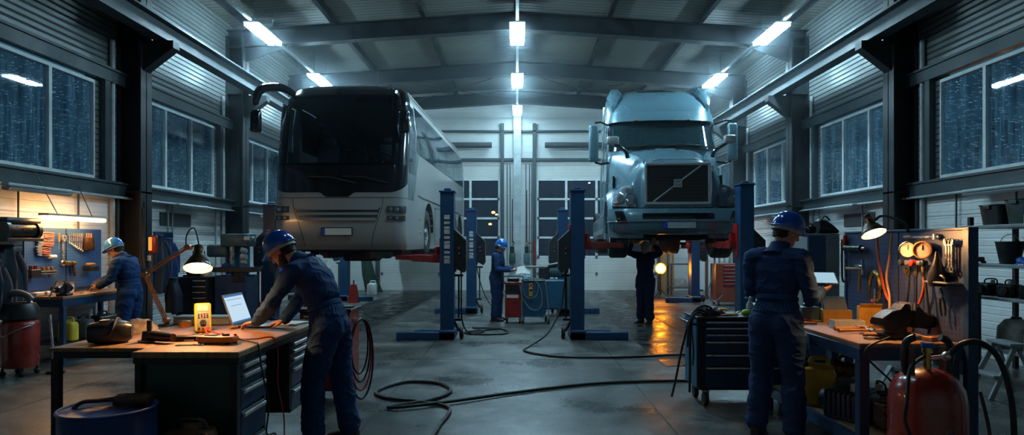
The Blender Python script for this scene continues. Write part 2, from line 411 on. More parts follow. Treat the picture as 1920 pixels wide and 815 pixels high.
# --- steel columns, brackets and the crane rails
for side in (-1, 1):
    for y in CY:
        c = MB(); xo, xi = side * WX, side * CX
        c.bb(xi, xi + side * .03, y - .16, y + .16, 0, ZE - .3)      # inner flange
        c.bb(xo - side * .03, xo, y - .16, y + .16, 0, ZE - .3)
        c.bb(xi, xo, y - .012, y + .012, 0, ZE - .3)                  # web
        c.bb(xi, xo, y - .15, y + .15, 2.45, 2.48); c.bb(xi, xo, y - .15, y + .15, 5.0, 5.03); c.bb(xi, xo, y - .15, y + .15, 0, .03)
        # bracket carrying the rail
        c.prism([(0, 0), (.5, 0), (.5, .12), (0, .5)], .2, Matrix.Translation((xi, y + .1, 4.98)) @ Matrix(((-side, 0, 0, 0), (0, 0, -1, 0), (0, -1, 0, 0), (0, 0, 0, 1))))
        struct(c.build('column', 'steel_dark'))
    r = MB(); xr = side * 5.93
    r.bb(xr - .12, xr + .12, YF, YB - .1, 4.99, 5.02); r.bb(xr - .12, xr + .12, YF, YB - .1, 5.3, 5.33); r.bb(xr - .012, xr + .012, YF, YB - .1, 5.02, 5.3)
    r.bb(xr - .03, xr + .03, YF, YB - .1, 5.33, 5.38)
    struct(r.build('crane_rail_beam', 'steel_blue_grey'))

# --- roof: two pitches of profiled sheet, rafters, purlins, ridge
def zroof(x): return ZR - (ZR - ZE) * abs(x) / WX
for side in (-1, 1):
    c = MB(); p = [(0, YF, ZR), (side * (WX + .16), YF, ZE), (side * (WX + .16), YB + .1, ZE), (0, YB + .1, ZR)]
    c.loft([[V(q) for q in p], [V(q) + V((0, 0, .12)) for q in p]])
    struct(c.build('ceiling', 'roof_sheet'))
for y in CY + [YB - .15]:
    for side in (-1, 1):
        b = MB()
        def bar_(z0, z1, hw):
            b.loft([[V((0, y - hw, zroof(0) + z0)), V((0, y + hw, zroof(0) + z0)), V((0, y + hw, zroof(0) + z1)), V((0, y - hw, zroof(0) + z1))],
                    [V((side * WX, y - hw, zroof(WX) + z0)), V((side * WX, y + hw, zroof(WX) + z0)), V((side * WX, y + hw, zroof(WX) + z1)), V((side * WX, y - hw, zroof(WX) + z1))]])
        bar_(-.56, -.535, .12); bar_(-.535, -.18, .012); bar_(-.18, -.16, .12)
        # haunch at the column
        b.loft([[V((side * (WX - 1.5), y - .012, zroof(WX - 1.5) - .55)), V((side * (WX - 1.5), y + .012, zroof(WX - 1.5) - .55)), V((side * (WX - 1.5), y + .012, zroof(WX - 1.5) - .5)), V((side * (WX - 1.5), y - .012, zroof(WX - 1.5) - .5))],
                [V((side * WX, y - .012, ZE - 1.0)), V((side * WX, y + .012, ZE - 1.0)), V((side * WX, y + .012, ZE - .5)), V((side * WX, y - .012, ZE - .5))]])
        struct(b.build('rafter_beam', 'steel_dark'))
for x in (-6.0, -4.15, -2.1, 0, 2.1, 4.15, 6.0):
    z = zroof(x)
    p = MB(); p.bb(x - .035, x + .035, YF, YB, z - .17, z - .01); p.bb(x - .07, x + .035, YF, YB, z - .185, z - .17)
    struct(p.build('purlin_beam', 'steel_dark'))
    if x:
        for y in CY[2:]:
            struct(MB().bar((x, y + .02, z - .5), (x, y + .45, z - .15), .03, .03).build('brace_beam', 'steel_dark'))
for side in (-1, 1):   # wind bracing rods in the last bay
    for a, b in ((2.1, 4.15),):
        pass
    br = MB(); y0, y1 = CY[5] + .1, YB - .3
    br.cyl((side * .2, y0, 6.6), (side * 3.9, y1, 6.4), .012, n=6)
    struct(br.build('bracing_rod_beam', 'steel_dark'))
    br = MB(); br.cyl((side * .2, y1, 6.6), (side * 3.9, y0, 6.4), .012, n=6); struct(br.build('bracing_rod_beam', 'steel_dark'))

# --- back wall with two sectional doors and the pier between
bw = MB()
DL = (-4.8, -.58); DR = (.65, 4.87); DZ = 4.5
bw.bb(-WX, DL[0], YB, YB + .16, 0, DZ); bw.bb(DR[1], WX, YB, YB + .16, 0, DZ); bw.bb(DL[1], DR[0], YB, YB + .16, 0, DZ); bw.bb(-WX, WX, YB, YB + .16, DZ, ZR)
struct(bw.build('wall_back', 'pier_panel'))
struct(MB().bb(-WX, WX, YF - .16, YF, 0, ZR).build('wall_front', 'wall_panel'))
struct(MB().bb(DL[0] - .2, DR[1] + .2, YB - .1, YB, DZ + .0, DZ + .09).build('trim_6', 'steel_blue_grey'))
struct(MB().bb(-WX, WX, YB - .12, YB, 5.5, 5.56).build('trim_7', 'steel_blue_grey'))
for x in (DL[0] - .06, DL[1] + .06, DR[0] - .06, DR[1] + .06):
    struct(MB().bb(x - .06, x + .06, YB - .12, YB, 0, DZ + 1.3).build('trim_8', 'steel_blue_grey'))
struct(MB().bb(-.06, .06, YB - .2, YB, 0, DZ + 1.6).bb(-.13, .13, YB - .22, YB - .2, 0, DZ + 1.6).build('column', 'paint_light'))
glass_mat('door_glass', (.3, .35, .42), (.05, .06, .085), filmy=.45)
for i, (a, b) in enumerate((DL, DR)):
    d = bpy.data.objects.new('door_%d' % (i + 1), None); COL.objects.link(d); d.location = ((a + b) / 2, YB + .04, 0); d['kind'] = 'structure'
    h = (b - a) / 2
    MB().bb(-h, h, -.03, .03, 0, 1.17).build('door_leaf', 'door_panel', d)
    MB().bb(-h, h, -.03, .03, 3.86, DZ).build('door_leaf', 'door_panel', d)
    f = MB(); zr = [1.17, 1.84, 2.51, 3.18, 3.86]
    for z in zr: f.bb(-h, h, -.035, .035, z - .035, z + .035)
    for x in (-h + .05, -h / 2, 0, h / 2, h - .05): f.bb(x - .04, x + .04, -.04, .04, 1.2, 3.83)
    f.build('door_frame', 'frame_white', d)
    MB().bb(-h, h, -.006, .006, 1.17, 3.86).build('door_pane', 'door_glass', d)
    hg = MB()
    for z in (.58, 1.17, 1.84, 2.51, 3.18):
        for x in (-h + .08, 0, h - .08): hg.bb(x - .04, x + .04, -.055, -.03, z - .05, z + .05)
    hg.build('door_hinge', 'conduit_dark', d)
    sh = MB().cyl((a + .3, YB - .25, 5.02), (b - .3, YB - .25, 5.02), .1, n=16); 
    struct(sh.build('trim_9', 'conduit_dark'))
# conduits and drain pipes on the walls
for side in (-1, 1):
    for (y, z0, z1, r, m) in ((10.35, .1, 4.9, .04, 'conduit_grey'), (10.5, .1, 2.4, .025, 'conduit_dark'), (12.0, 1.0, 2.4, .016, 'conduit_grey'), (12.15, .9, 2.4, .014, 'conduit_grey'), (14.25, .5, 4.9, .035, 'conduit_grey'), (13.9, .5, 2.4, .016, 'conduit_grey'), (8.4, 1.9, 2.4, .012, 'conduit_dark'), (9.55, 1.0, 2.4, .014, 'conduit_dark'), (8.0, .3, 4.9, .02, 'conduit_dark'), (18.2, .5, 4.9, .035, 'conduit_grey')):
        if side > 0 and y in (8.0,): continue
        struct(MB().cyl((side * (WX - .05), y, z0), (side * (WX - .05), y, z1), r, n=10).build('trim_10', m))
    struct(MB().cyl((side * (WX - .16), 6, 2.36), (side * (WX - .16), YB - .2, 2.36), .02, n=8).build('trim_11', 'conduit_grey'))
    # ventilation grille on the panel
    struct(MB().bb(side * (WX - .02), side * WX, 11.8, 12.9, 1.95, 2.2).build('trim_12', 'conduit_dark'))
for x in (-.35, -.25, .3, .42, .5):
    struct(MB().cyl((x, YB - .04, .9), (x, YB - .04, 4.4), .014, n=8).build('trim_13', 'conduit_dark'))

# --- lights. twin-tube fixtures in three rows, hung from a lighting track
COOL = (.5, .82, 1.)
emis_mat('tube_cool', COOL, 195.)
mat('fixture_white', (.5, .55, .56), .4, 0, .1)
LZ = 6.0
emis_mat('tube_cool_dim', COOL, 30.)
emis_mat('tube_cool_mid', COOL, 110.); emis_mat('tube_cool_back', COOL, 75.)
def ceiling_light(x, y, label, rows):
    t = thing('ceiling_light', label, 'light', (x, y, LZ), 0, rows)
    f = MB(); f.bb(-.16, .16, -.66, .66, .035, .07, .01); f.build('fixture_housing', 'fixture_white', t)
    for s in (-1, 1): MB().bb(s * .085 - .05, s * .085 + .05, -.64, .64, -.02, .02).build('light_tube', 'tube_cool' if 10 < y < 20 else 'tube_cool_back' if y > 20 else 'tube_cool_mid' if y > 6 else 'tube_cool_dim', t)
    for yy in (-.5, .5): MB().cyl((0, yy, .06), (0, yy, zroof(x) - LZ - .02), .005, n=6).build('hanging_wire', 'conduit_dark', t)
    return t
LY = [5.65, 9.55, 13.45, 17.3, 21.1]  # first two are fill lights added above the view to brighten the front
pos = ['nearest the camera', 'second from the front', 'third along', 'last before the rear doors']
for i, y in enumerate(LY):
    if 1:
        ceiling_light(0, y, ['cool twin-tube light above the open floor nearest the benches', 'cool twin-tube light above the front of the two vehicles', 'cool twin-tube light on the central ridge row, topmost in view', 'cool twin-tube light on the central ridge row, middle of three', 'cool twin-tube light on the central ridge row, over the rear door pier'][i], 'twin-tube lights down the middle of the roof')
    for s in (-1, 1):
        if i < 2: continue
        ceiling_light(s * 5.33, y, ('cool twin-tube light %s beside the %s crane rail' % (['', '', 'hanging above and in front of the vehicle', 'halfway down the hall', 'at the far end of the row'][i], 'bus-side' if s < 0 else 'truck-side')), 'twin-tube lights along the crane rails')
for x, nm in ((0, 'central'), (-5.33, 'bus-side'), (5.33, 'truck-side')):
    t = MB(); t.bb(x - .03, x + .03, 6, YB - .4, LZ + .07, LZ + .11); 
    struct(t.build('light_track_beam', 'conduit_grey'))
# unlit battens under the windows
bt = None
for side, (y, lab) in [(-1, (8.5, 'unlit clear batten lamp under the big rainy window above the pegboard bench')), (-1, (12.5, 'unlit batten lamp under the three-pane window on the bus-side wall')), (1, (8.5, 'unlit batten lamp under the window above the storage rack')), (1, (12.6, 'unlit batten lamp under the three-pane window on the truck-side wall')), (1, (16.4, 'small unlit batten lamp under the far window on the truck-side wall')), (-1, (16.5, 'unlit batten lamp under the far window beside the bus'))]:
    if bt is None:
        bt = thing('wall_lamp', lab, 'light', (0, 0, 0), 0, 'unlit batten lamps under the windows')
        MB().box((0, 0, .03), (.11, 1.15, .04), None, .01).build('lamp_housing', 'paint_light', bt)
        glass_mat('diffuser', (.6, .65, .68), (.5, .55, .56), filmy=.55)
        MB().loft([[V((.06 * math.cos(a), y_, -.045 * math.sin(a))) for a in lin(0, PI, 8)] for y_ in lin(-.56, .56, 4)]).build('lamp_cover', 'diffuser', bt)
        o = bt; o.location = (side * (WX - .25), y, 2.32)
    else: o = dup(bt, (side * (WX - .25), y, 2.32), None, lab)
# warm light over the pegboard bench
WARM = (1., .48, .14)
emis_mat('tube_warm', (1., .5, .17), 48.)
t = thing('bench_light', 'lit warm fluorescent lamp hanging on chains above the pegboard', 'light', (-6.2, 8.98, 1.95))
MB().bb(-.07, .07, -.62, .62, .03, .06, .01).build('lamp_housing', 'paint_grey', t)
MB().bb(-.055, .055, -.6, .6, -.02, .028, .02, 2).build('light_tube', 'tube_warm', t)
w = MB(); w.cyl((-.0, -.35, .06), (-.2, -.5, .62), .006, n=6); w.build('hanging_wire', 'conduit_dark', t)
w = MB(); w.cyl((-.0, .35, .06), (-.2, .35, .5), .006, n=6); w.build('hanging_wire', 'conduit_dark', t)

# --- the yard outside, night
mat('yard_ground', (.03, .03, .03), .3, 0, .4, .5)
struct(MB().bb(-60, 60, -20, 80, -.5, -.3).build('yard_ground', 'yard_ground'))
emis_mat('flood_cool', (.8, .95, 1.), 120.); emis_mat('flood_warm', (1., .42, .1), 90.)
def flood(x, y, z, r, m, lab, g):
    t = thing('yard_floodlight', lab, 'light', (x, y, -.3), 0, g)
    MB().cyl((0, 0, 0), (0, 0, z + .3), .06, n=8).build('pole', 'steel_dark', t)
    MB().ball((0, 0, z + .3), (r, r, r * .7), n=12, m=8).build('lamp_head', m, t)
def thru(px, py, D): return at(px, py, D)
for (px, py, D, r, m, lab) in ((290, 328, 26, .2, 'flood_cool', 'bright white yard lamp seen through the three-pane window'), (326, 338, 27, .18, 'flood_cool', 'second white yard lamp just below its neighbour in the window'),
        (1605, 340, 28, .3, 'flood_warm', 'warm yard lamp low in the truck-side three-pane window'), (1795, 196, 22, .05, 'flood_cool', 'tiny white yard lamp high in the big truck-side window'), (1828, 198, 22, .04, 'flood_cool', 'tiny white yard lamp beside the mullion of the big truck-side window'), (1870, 200, 22, .07, 'flood_cool', 'small white yard lamp in the last pane of the big truck-side window'),
        (925, 398, 45, .14, 'flood_warm', 'orange yard lamp through the bus-side rear door'), (931, 402, 46, .1, 'flood_warm', 'small orange yard lamp beside its neighbour through the rear door'), (919, 420, 45, .12, 'flood_warm', 'low orange yard lamp through the rear door'),
        (1903, 290, 14, .16, 'flood_warm', 'warm yard lamp low behind the wet big window'), (1790, 330, 15, .12, 'flood_warm', 'orange yard lamp behind the sill of the big truck-side window'), (1105, 343, 40, .07, 'flood_cool', 'faint white yard lamp behind the truck-side rear door')):
    p = thru(px, py, D); flood(p.x, p.y, p.z, r, m, lab, 'lamps out in the yard')
# world
w = bpy.data.worlds.new('night'); SC.world = w; w.use_nodes = True; nt = w.node_tree
bg = nt.nodes['Background']; bg.inputs['Color'].default_value = (.02, .085, .13, 1); bg.inputs['Strength'].default_value = .85
# haze in the hall
hz = bpy.data.materials.new('hall_haze'); hz.use_nodes = True; nt = hz.node_tree; nt.nodes.clear()
o_ = nn(nt, 'ShaderNodeOutputMaterial'); vs_ = nn(nt, 'ShaderNodeVolumeScatter'); vs_.inputs['Density'].default_value = HAZE if 'HAZE' in globals() else .004; vs_.inputs['Color'].default_value = (.75, .9, 1, 1); vs_.inputs['Anisotropy'].default_value = .6
nt.links.new(vs_.outputs[0], o_.inputs['Volume']); MATS['hall_haze'] = hz
h = MB().bb(-6.15, 6.15, 10.9, YB - .3, .05, 4.995).build('haze', 'hall_haze'); h['kind'] = 'stuff'; h['label'] = 'thin bluish haze hanging in the hall under the lights'
hz2 = hz.copy(); hz2.name = 'lamp_haze'; hz2.node_tree.nodes['Volume Scatter'].inputs['Density'].default_value = .011; hz2.node_tree.nodes['Volume Scatter'].inputs['Anisotropy'].default_value = .86; MATS['lamp_haze'] = hz2
h = MB().bb(-6.12, 6.12, 12.0, YB - .35, 5.0, 6.5).build('upper_haze', 'lamp_haze'); h['kind'] = 'stuff'; h['label'] = 'denser bluish haze gathered under the roof round the lights'  # haze slab added to give the lamps their halos
SC.cycles.volume_step_rate = 4; SC.cycles.volume_max_steps = 64
SC.cycles.max_bounces = 6; SC.cycles.diffuse_bounces = 3; SC.cycles.glossy_bounces = 3; SC.cycles.transmission_bounces = 4; SC.cycles.volume_bounces = 0; SC.cycles.transparent_max_bounces = 10
SC.cycles.sample_clamp_indirect = 4; SC.cycles.sample_clamp_direct = 0
SC.cycles.use_denoising = True; SC.cycles.use_adaptive_sampling = True; SC.cycles.adaptive_threshold = .02
SC.view_settings.view_transform = 'Standard'; SC.view_settings.look = 'None'; SC.view_settings.exposure = 0.15; SC.view_settings.gamma = 1; SC.view_settings.use_curve_mapping = False
def smooth01(t):
    t = max(0, min(1, t)); return t * t * (3 - 2 * t)
# ================================================================ BUS (local: x right, y towards the rear, z up from the underside of the body)
def interp(tab, z):
    if z <= tab[0][0]: return tab[0][1]
    for (a, va), (b, vb) in zip(tab, tab[1:]):
        if z <= b:
            t = (z - a) / (b - a); return va + (vb - va) * t
    return tab[-1][1]
class Stack:
    """body given as rounded outlines stacked over z"""
    def __init__(s, W, YF_, RC, yb, bulge=.06, ybt=None): s.W, s.YF, s.RC, s.yb, s.bulge, s.ybt = W, YF_, RC, yb, bulge, ybt
    def pt(s, a, z, off=0.):
        """a: arc length from the middle of the front, + to the right"""
        w, yf, rc = interp(s.W, z), interp(s.YF, z), interp(s.RC, z); sg = 1 if a >= 0 else -1; q = abs(a)
        if q < w - rc: x, y, nx, ny = q, yf, 0, -1
        elif q < w - rc + rc * PI / 2:
            th = (q - (w - rc)) / rc; x = w - rc + rc * math.sin(th); y = yf + rc * (1 - math.cos(th)); nx, ny = math.sin(th), -math.cos(th)
        else: x, y, nx, ny = w, yf + rc + q - (w - rc) - rc * PI / 2, 1, 0
        y += s.bulge * min(1, x / w) ** 2
        return V((sg * (x + nx * off), y + ny * off, z))
    def side(s, y, z, sg, off=0.): return V((sg * (interp(s.W, z) + off), y, z))
    def body(s, zs, na=10, nc=8):
        rings = []
        for z in zs:
            w, yf, rc = interp(s.W, z), interp(s.YF, z), interp(s.RC, z); r = []
            A = [(w - rc) * i / na for i in range(na)] + [w - rc + rc * PI / 2 * i / nc for i in range(nc + 1)]
            for a in reversed(A[1:]): r.append(s.pt(-a, z))
            for a in A: r.append(s.pt(a, z))
            yb = interp(s.ybt, z) if s.ybt else s.yb
            r.append(V((w, yb - .15, z))); r.append(V((w - .12, yb, z))); r.append(V((-w + .12, yb, z))); r.append(V((-w, yb - .15, z)))
            rings.append(r)
        return MB().loft(rings)
mat('bus_silver', (.26, .26, .25), .3, .2, .05, 1.5, coat=.35, rvar=.02)
mat('bus_dark_panel', (.05, .075, .09), .22, .2, .2, 2, coat=.5, rvar=.05)
mat('gloss_black', (.008, .009, .011), .12, 0, .2, 4, coat=.4, rvar=.05)
mat('underbody', (.022, .022, .024), .6, .2, .5, 6, .4, 20)
mat('truck_blue', (.11, .21, .26), .27, .25, .04, 1.2, coat=.5, rvar=.02)
mat('truck_blue_grey', (.1, .14, .17), .35, .3, .2, 2, coat=.2)
mat('lens', (.55, .6, .62), .1, .9, .2, 20, rvar=.05)
mat('seat_fabric', (.05, .055, .07), .85, 0, .4, 12)
mat('amber', (.7, .2, .02), .3, 0, .2, 12)
mat('plate_white', (.6, .6, .55), .4, 0, .1, 12)
mat('euro_blue', (.01, .05, .4), .4, 0, .1, 12)
mat('steel_wheel', (.32, .33, .35), .35, .8, .3, 10)
glass_mat('headlamp_glass', (.75, .8, .82), (.3, .33, .35), filmy=.08, rough=.03)
glass_mat('bus_glass', (.62, .72, .76), (.03, .05, .06), filmy=.02, rough=.02)
glass_mat('side_glass', (.5, .6, .65), (.06, .09, .11), filmy=.15, rough=.04)
glass_mat('truck_glass', (.4, .52, .56), (.05, .11, .13), filmy=.2, rough=.03)

def wheel(parent, x, y, z, r=.52, w=.3, sg=1, dual=False, rim='steel_wheel'):
    """tyre lathe with tread shoulders; child rim with hub and nuts. axis along x, outer face towards sg"""
    rot = Euler((0, sg * PI / 2, 0)).to_matrix()
    W = w / 2
    t = MB().lathe([(r * .56, -W), (r * .62, -W * 1.02), (r * .9, -W * 1.08), (r * .98, -W * .92), (r, -W * .7), (r, -W * .36), (r * .975, -W * .34), (r * .975, -W * .3), (r, -W * .28), (r, W * .28), (r * .975, W * .3), (r * .975, W * .34), (r, W * .36), (r, W * .7), (r * .98, W * .92), (r * .9, W * 1.08), (r * .62, W * 1.02), (r * .56, W)], (0, 0, 0), rot, 36, False)
    t = t.build('tyre', 'rubber', parent, (x, y, z))
    h = MB(); d = -.16 if dual else .0
    h.lathe([(r * .57, W * .9), (r * .53, W * .9), (r * .5, W * (.1 + d)), (r * .36, W * (.2 + d)), (r * .3, W * (.5 + d)), (r * .22, W * (.55 + d)), (r * .2, W * (1. + d)), (r * .12, W * (1.1 + d)), (.001, W * (1.12 + d))], (0, 0, 0), rot, 32, False)
    for k in range(10):
        a = k * PI / 5; q = rot @ V((r * .29 * math.cos(a), r * .29 * math.sin(a), W * (.45 + d))); e = rot @ V((r * .29 * math.cos(a), r * .29 * math.sin(a), W * (.75 + d)))
        h.cyl(q, e, .016, n=6)
    h.build('rim', rim, t)
    return t

def make_bus():
    Z0 = 1.5
    B = thing('coach_bus', 'silver tour coach with black glossy front raised on blue lift columns', 'bus', (-3.38, 12.0, Z0), R(-2.0))
    S = Stack([(0, 1.24), (.12, 1.265), (2.4, 1.265), (2.9, 1.2), (3.1, 1.14), (3.22, 1.05), (3.3, .93), (3.34, .7)],
              [(0, .14), (.1, .04), (.35, 0), (1.0, 0), (1.6, .05), (2.4, .2), (3.0, .38), (3.15, .5), (3.26, .75), (3.34, 1.15)],
              [(0, .22), (2.4, .27), (3.0, .3), (3.34, .35)], 9.6, .08, [(0, 9.6), (2.2, 9.6), (3.1, 9.35), (3.34, 9.1)])
    o = S.body([0, .05, .12, .35, .7, 1.0, 1.3, 1.6, 2.0, 2.4, 2.65, 2.9, 3.0, 3.1, 3.16, 3.22, 3.26, 3.3, 3.325, 3.34], 12, 10).build('body', 'bus_silver', B)
    cut = []
    def cb(*a): c = MB().bb(*a).build('c', None, B); cut.append(c); return c
    cb(-1.13, 1.13, .32, 9.3, .95, 2.98)
    # windscreen opening, side window bands, door opening
    mb = MB(); mb.loft([[V((-1.13, -1, 1.62)), V((1.13, -1, 1.62)), V((1.13, .55, 1.62)), V((-1.13, .55, 1.62))], [V((-1.0, -1, 3.02)), V((1.0, -1, 3.02)), V((1.0, .7, 3.02)), V((-1.0, .7, 3.02))]])
    cut.append(mb.build('c', None, B))
    for sg in (-1, 1):
        cb(*sorted((sg * 1.05, sg * 1.6)), 1.25, 9.0, 2.02, 2.93)
        cb(*sorted((sg * 1.05, sg * 1.6)), .5, 1.1, 1.5, 2.85)
    for y in (2.7, 7.0, 8.35):
        c = MB().cyl((-1.5, y, .38), (1.5, y, .38), .66, n=40); cut.append(c.build('c', None, B))
    bpy.context.view_layer.update()
    boolean(o, cut)
    # wheel arch liners and pillars
    MB().bb(-1.1, 1.1, .35, 9.2, .9, .94).build('cabin_floor', 'underbody', B)
    for y in (2.7, 7.68):
        for sg in (-1, 1):
            n_ = 12; lw = .66 if y < 3 else 1.34
            MB().loft([[V((sg * x, y + lw * math.cos(a) * 1.0, .38 + .67 * math.sin(a))) for a in lin(0, PI, n_)] for x in (.85, 1.25)], closed=False).build('wheel_arch_liner', 'underbody', B)
    # black mask below the windscreen, following the front, with the dip in the middle
    def lo(a):
        q = abs(a); base = 1.08 + max(0, (q - .95)) ** 2 * 1.1
        if q < .34: base -= .085 * (1 - smooth01((q - .2) / .14))
        return base
    mk = MB()
    us = lin(-1.5, 1.5, 60); mk.patch(lambda u, v: S.pt(u, lo(u) + (1.64 - lo(u)) * v, .006), us, lin(0, 1, 8)); mk.build('front_mask', 'gloss_black', B)
    MB().patch(lambda u, v: S.pt(u * (1 - .04 * (v - 1.6)), v, .008), lin(-1.5, 1.5, 32), lin(2.93, 3.33, 10)).build('roof_front_cap', 'gloss_black', B)
    for sg in (-1, 1):   # pillars
        MB().patch(lambda u, v: S.pt(sg * u, v, .007), lin(1.0, 1.5, 12), lin(1.6, 3.2, 12)).build('front_pillar', 'gloss_black', B)
    MB().patch(lambda u, v: S.pt(u, v, .012), lin(-1.16, 1.16, 30), lin(1.6, 3.0, 14)).build('windscreen', 'bus_glass', B)
    tube = lambda pts, r=.008, n=6: MB().tube(pts, r, n)
    # panel seams on the front
    MB().tube([S.pt(a, .98, .002) for a in lin(-1.5, 1.5, 40)], .005, 5).build('panel_seam', 'black_plastic', B)
    for sg in (-1, 1):
        MB().tube([S.pt(sg * (.86 - .22 * (1 - smooth01(t))), .06 + .92 * t, .002) for t in lin(0, 1, 16)], .005, 5).build('panel_seam', 'black_plastic', B)
    # grille recess with two slats
    g = MB()
    g.patch(lambda u, v: S.pt(u * (.73 + .08 * (v - .55) / .24), v, .004), lin(-1, 1, 20), [.55, .67, .79]); g.build('grille_recess', 'bus_dark_panel', B)
    for z0, z1, k in ((.55, .6, .73), (.655, .7, .76), (.75, .79, .78)):
        s_ = MB(); s_.loft([[S.pt(a, z0, .0), S.pt(a, z0, .035), S.pt(a, z1, .03), S.pt(a, z1, 0)] for a in lin(-k, k, 20)]); s_.build('grille_slat', 'bus_silver', B)
    # plate
    pl = MB().box((0.0, -.02, .34), (.6, .015, .16), None, .006).build('plate_holder', 'black_plastic', B)
    MB().box((.03, -.03, .34), (.5, .008, .125)).build('number_plate', 'plate_white', pl); MB().box((-.255, -.03, .34), (.05, .009, .125)).build('plate_band', 'euro_blue', pl)
    # headlights: two lens rows each side
    for sg in (-1, 1):
        for z, h, a0, a1 in ((.76, .12, .93, 1.3), (.6, .085, .93, 1.28)):
            hb = MB(); hb.loft([[S.pt(sg * a, z - h / 2, -.01), S.pt(sg * a, z - h / 2, .012), S.pt(sg * a, z + h / 2, .012), S.pt(sg * a, z + h / 2, -.01)] for a in lin(a0, a1, 8)])
            hb = hb.build('headlight', 'black_plastic', B)
            for k in range(3 if z > .7 else 2):
                a = a0 + .07 + k * .11; p = S.pt(sg * a, z, .012); q = S.pt(sg * a, z, .03)
                MB().cyl(p, q, h * .38, h * .3, 14).build('lamp_reflector', 'lens', hb)
            MB().patch(lambda u, v: S.pt(sg * u, v, .032), lin(a0, a1, 8), [z - h / 2, z + h / 2]).build('lamp_lens', 'headlamp_glass', hb)
        MB().patch(lambda u, v: S.pt(sg * u, v, .014), lin(1.22, 1.3, 4), [.66, .7]).build('indicator', 'amber', B)
    # wipers
    for s0, s1 in ((-.55, .35), (.1, .95)):
        wp = MB(); wp.tube([S.pt(s0, 1.38, .03), S.pt((s0 + s1) / 2, 1.36, .05), S.pt(s1, 1.25, .03)], .012, 6); wp.build('wiper', 'black_plastic', B)
    # side windows, pillars, door, swoosh
    for sg in (-1, 1):
        ys = [1.22, 2.65, 4.05, 5.45, 6.85, 8.1, 9.05]
        for a, b in zip(ys, ys[1:]):
            MB().patch(lambda u, v: S.side(u, v, sg, .008), [a + .012, b - .012], lin(1.98, 2.94, 4)).build('side_window', 'side_glass', B)
            MB().patch(lambda u, v: S.side(u, v, sg, .004), [b - .05, b + .05], lin(1.98, 2.94, 4)).build('window_post', 'gloss_black', B)
        MB().patch(lambda u, v: S.side(u, v, sg, .01), [.5, .8, 1.1], lin(1.5, 2.86, 5)).build('driver_window', 'side_glass', B)
        MB().patch(lambda u, v: S.side(u + (0 if u < .9 else -.55 * max(0, 1.9 - v)), v, sg, .005), [.42, .5, .8, 1.22, 1.42], lin(.98, 1.98, 6)).build('side_swoosh', 'bus_dark_panel', B)
        fr = MB(); 
        for a, b in ((.47, .5), (1.1, 1.13)): fr.patch(lambda u, v: S.side(u, v, sg, .012), [a, b], lin(1.47, 2.9, 4))
        fr.build('driver_window_frame', 'gloss_black', B)
        MB().tube([S.side(y, z, sg, .006) for y, z in ((1.4, 1.12), (2.0, 1.1), (5.5, 1.08), (9.4, 1.06))], .012, 6).build('side_rail', 'bus_dark_panel', B)
        for ya, yb in ((3.5, 4.4), (4.4, 5.3), (5.3, 6.2)):
            MB().tube([S.side(y, z, sg, .004) for y, z in ((ya, .12), (ya, .98), (yb, .98), (yb, .12))], .004, 5).build('locker_seam', 'black_plastic', B)
        for y, z in ((1.55, .62), (1.62, .35), (3.9, .5), (6.0, .5)):
            MB().ball(S.side(y, z, sg, .004), (.012, .035, .03), n=10, m=6).build('marker_lamp', 'amber', B)
        MB().patch(lambda u, v: S.side(u, v, sg, .006), lin(9.08, 9.4, 3), lin(1.1, 2.9, 5)).build('rear_corner_panel', 'side_glass', B)
        for y, dl in ((2.7, False), (7.0, True), (8.35, False)):
            wheel(B, sg * 1.06, y, .36, .53, .3, sg, dl)
            if dl: wheel(B, sg * .72, y, .36, .53, .28, sg, dl)
    # roof cove rail + aerial
    for sg in (-1, 1): MB().tube([V((sg * 1.1, y, 3.17)) for y in (1.0, 5, 9.0)], .03, 8).build('roof_edge_rail', 'bus_silver', B)
    MB().cyl((.45, 1.1, 3.3), (.5, 1.12, 3.72), .006, n=6).build('aerial', 'black_plastic', B)
    # mirrors
    for sg in (-1, 1):
        if sg < 0: pts = [(-.98, .42, 3.02), (-1.15, .22, 3.1), (-1.42, -.02, 3.02), (-1.5, -.1, 2.82), (-1.5, -.1, 2.7)]; c = (-1.5, -.1, 2.4)
        else: pts = [(1.0, .42, 2.98), (1.12, .2, 2.98), (1.22, .08, 2.88), (1.24, .05, 2.7), (1.24, .05, 2.6)]; c = (1.26, .04, 2.4)
        m_ = MB().tube(pts, [.06, .08, .085, .07, .05], 10, 6).build('mirror_arm', 'gloss_black', B)
        h = MB().box(c, (.2, .14, .42), None, .05, 3); h = h.build('mirror_head', 'gloss_black', m_)
        MB().box((c[0], c[1] + .075, c[2]), (.15, .006, .34), None, .002).build('mirror_glass', 'chrome', m_)
    # cabin: dash, steering wheel, seats, luggage racks
    MB().loft([[V((x, .35, 1.1)), V((x, .95, 1.1)), V((x, .95, 1.5)), V((x, .75, 1.72)), V((x, .4, 1.68))] for x in (-1.1, 1.1)]).build('dashboard', 'black_plastic', B)
    sw = MB(); cc = V((.62, 1.0, 1.78)); rot = Euler((R(-50), 0, 0)).to_matrix()
    sw.tube([cc + rot @ V((.22 * math.cos(a), .22 * math.sin(a), 0)) for a in lin(0, 2 * PI, 24)], .016, 8)
    sw.tube([cc + rot @ V((-.2, 0, 0)), cc, cc + rot @ V((.2, 0, 0))], .02, 6); sw.tube([cc, V((.62, .85, 1.5))], .04, 8); sw.build('steering_wheel', 'black_plastic', B)
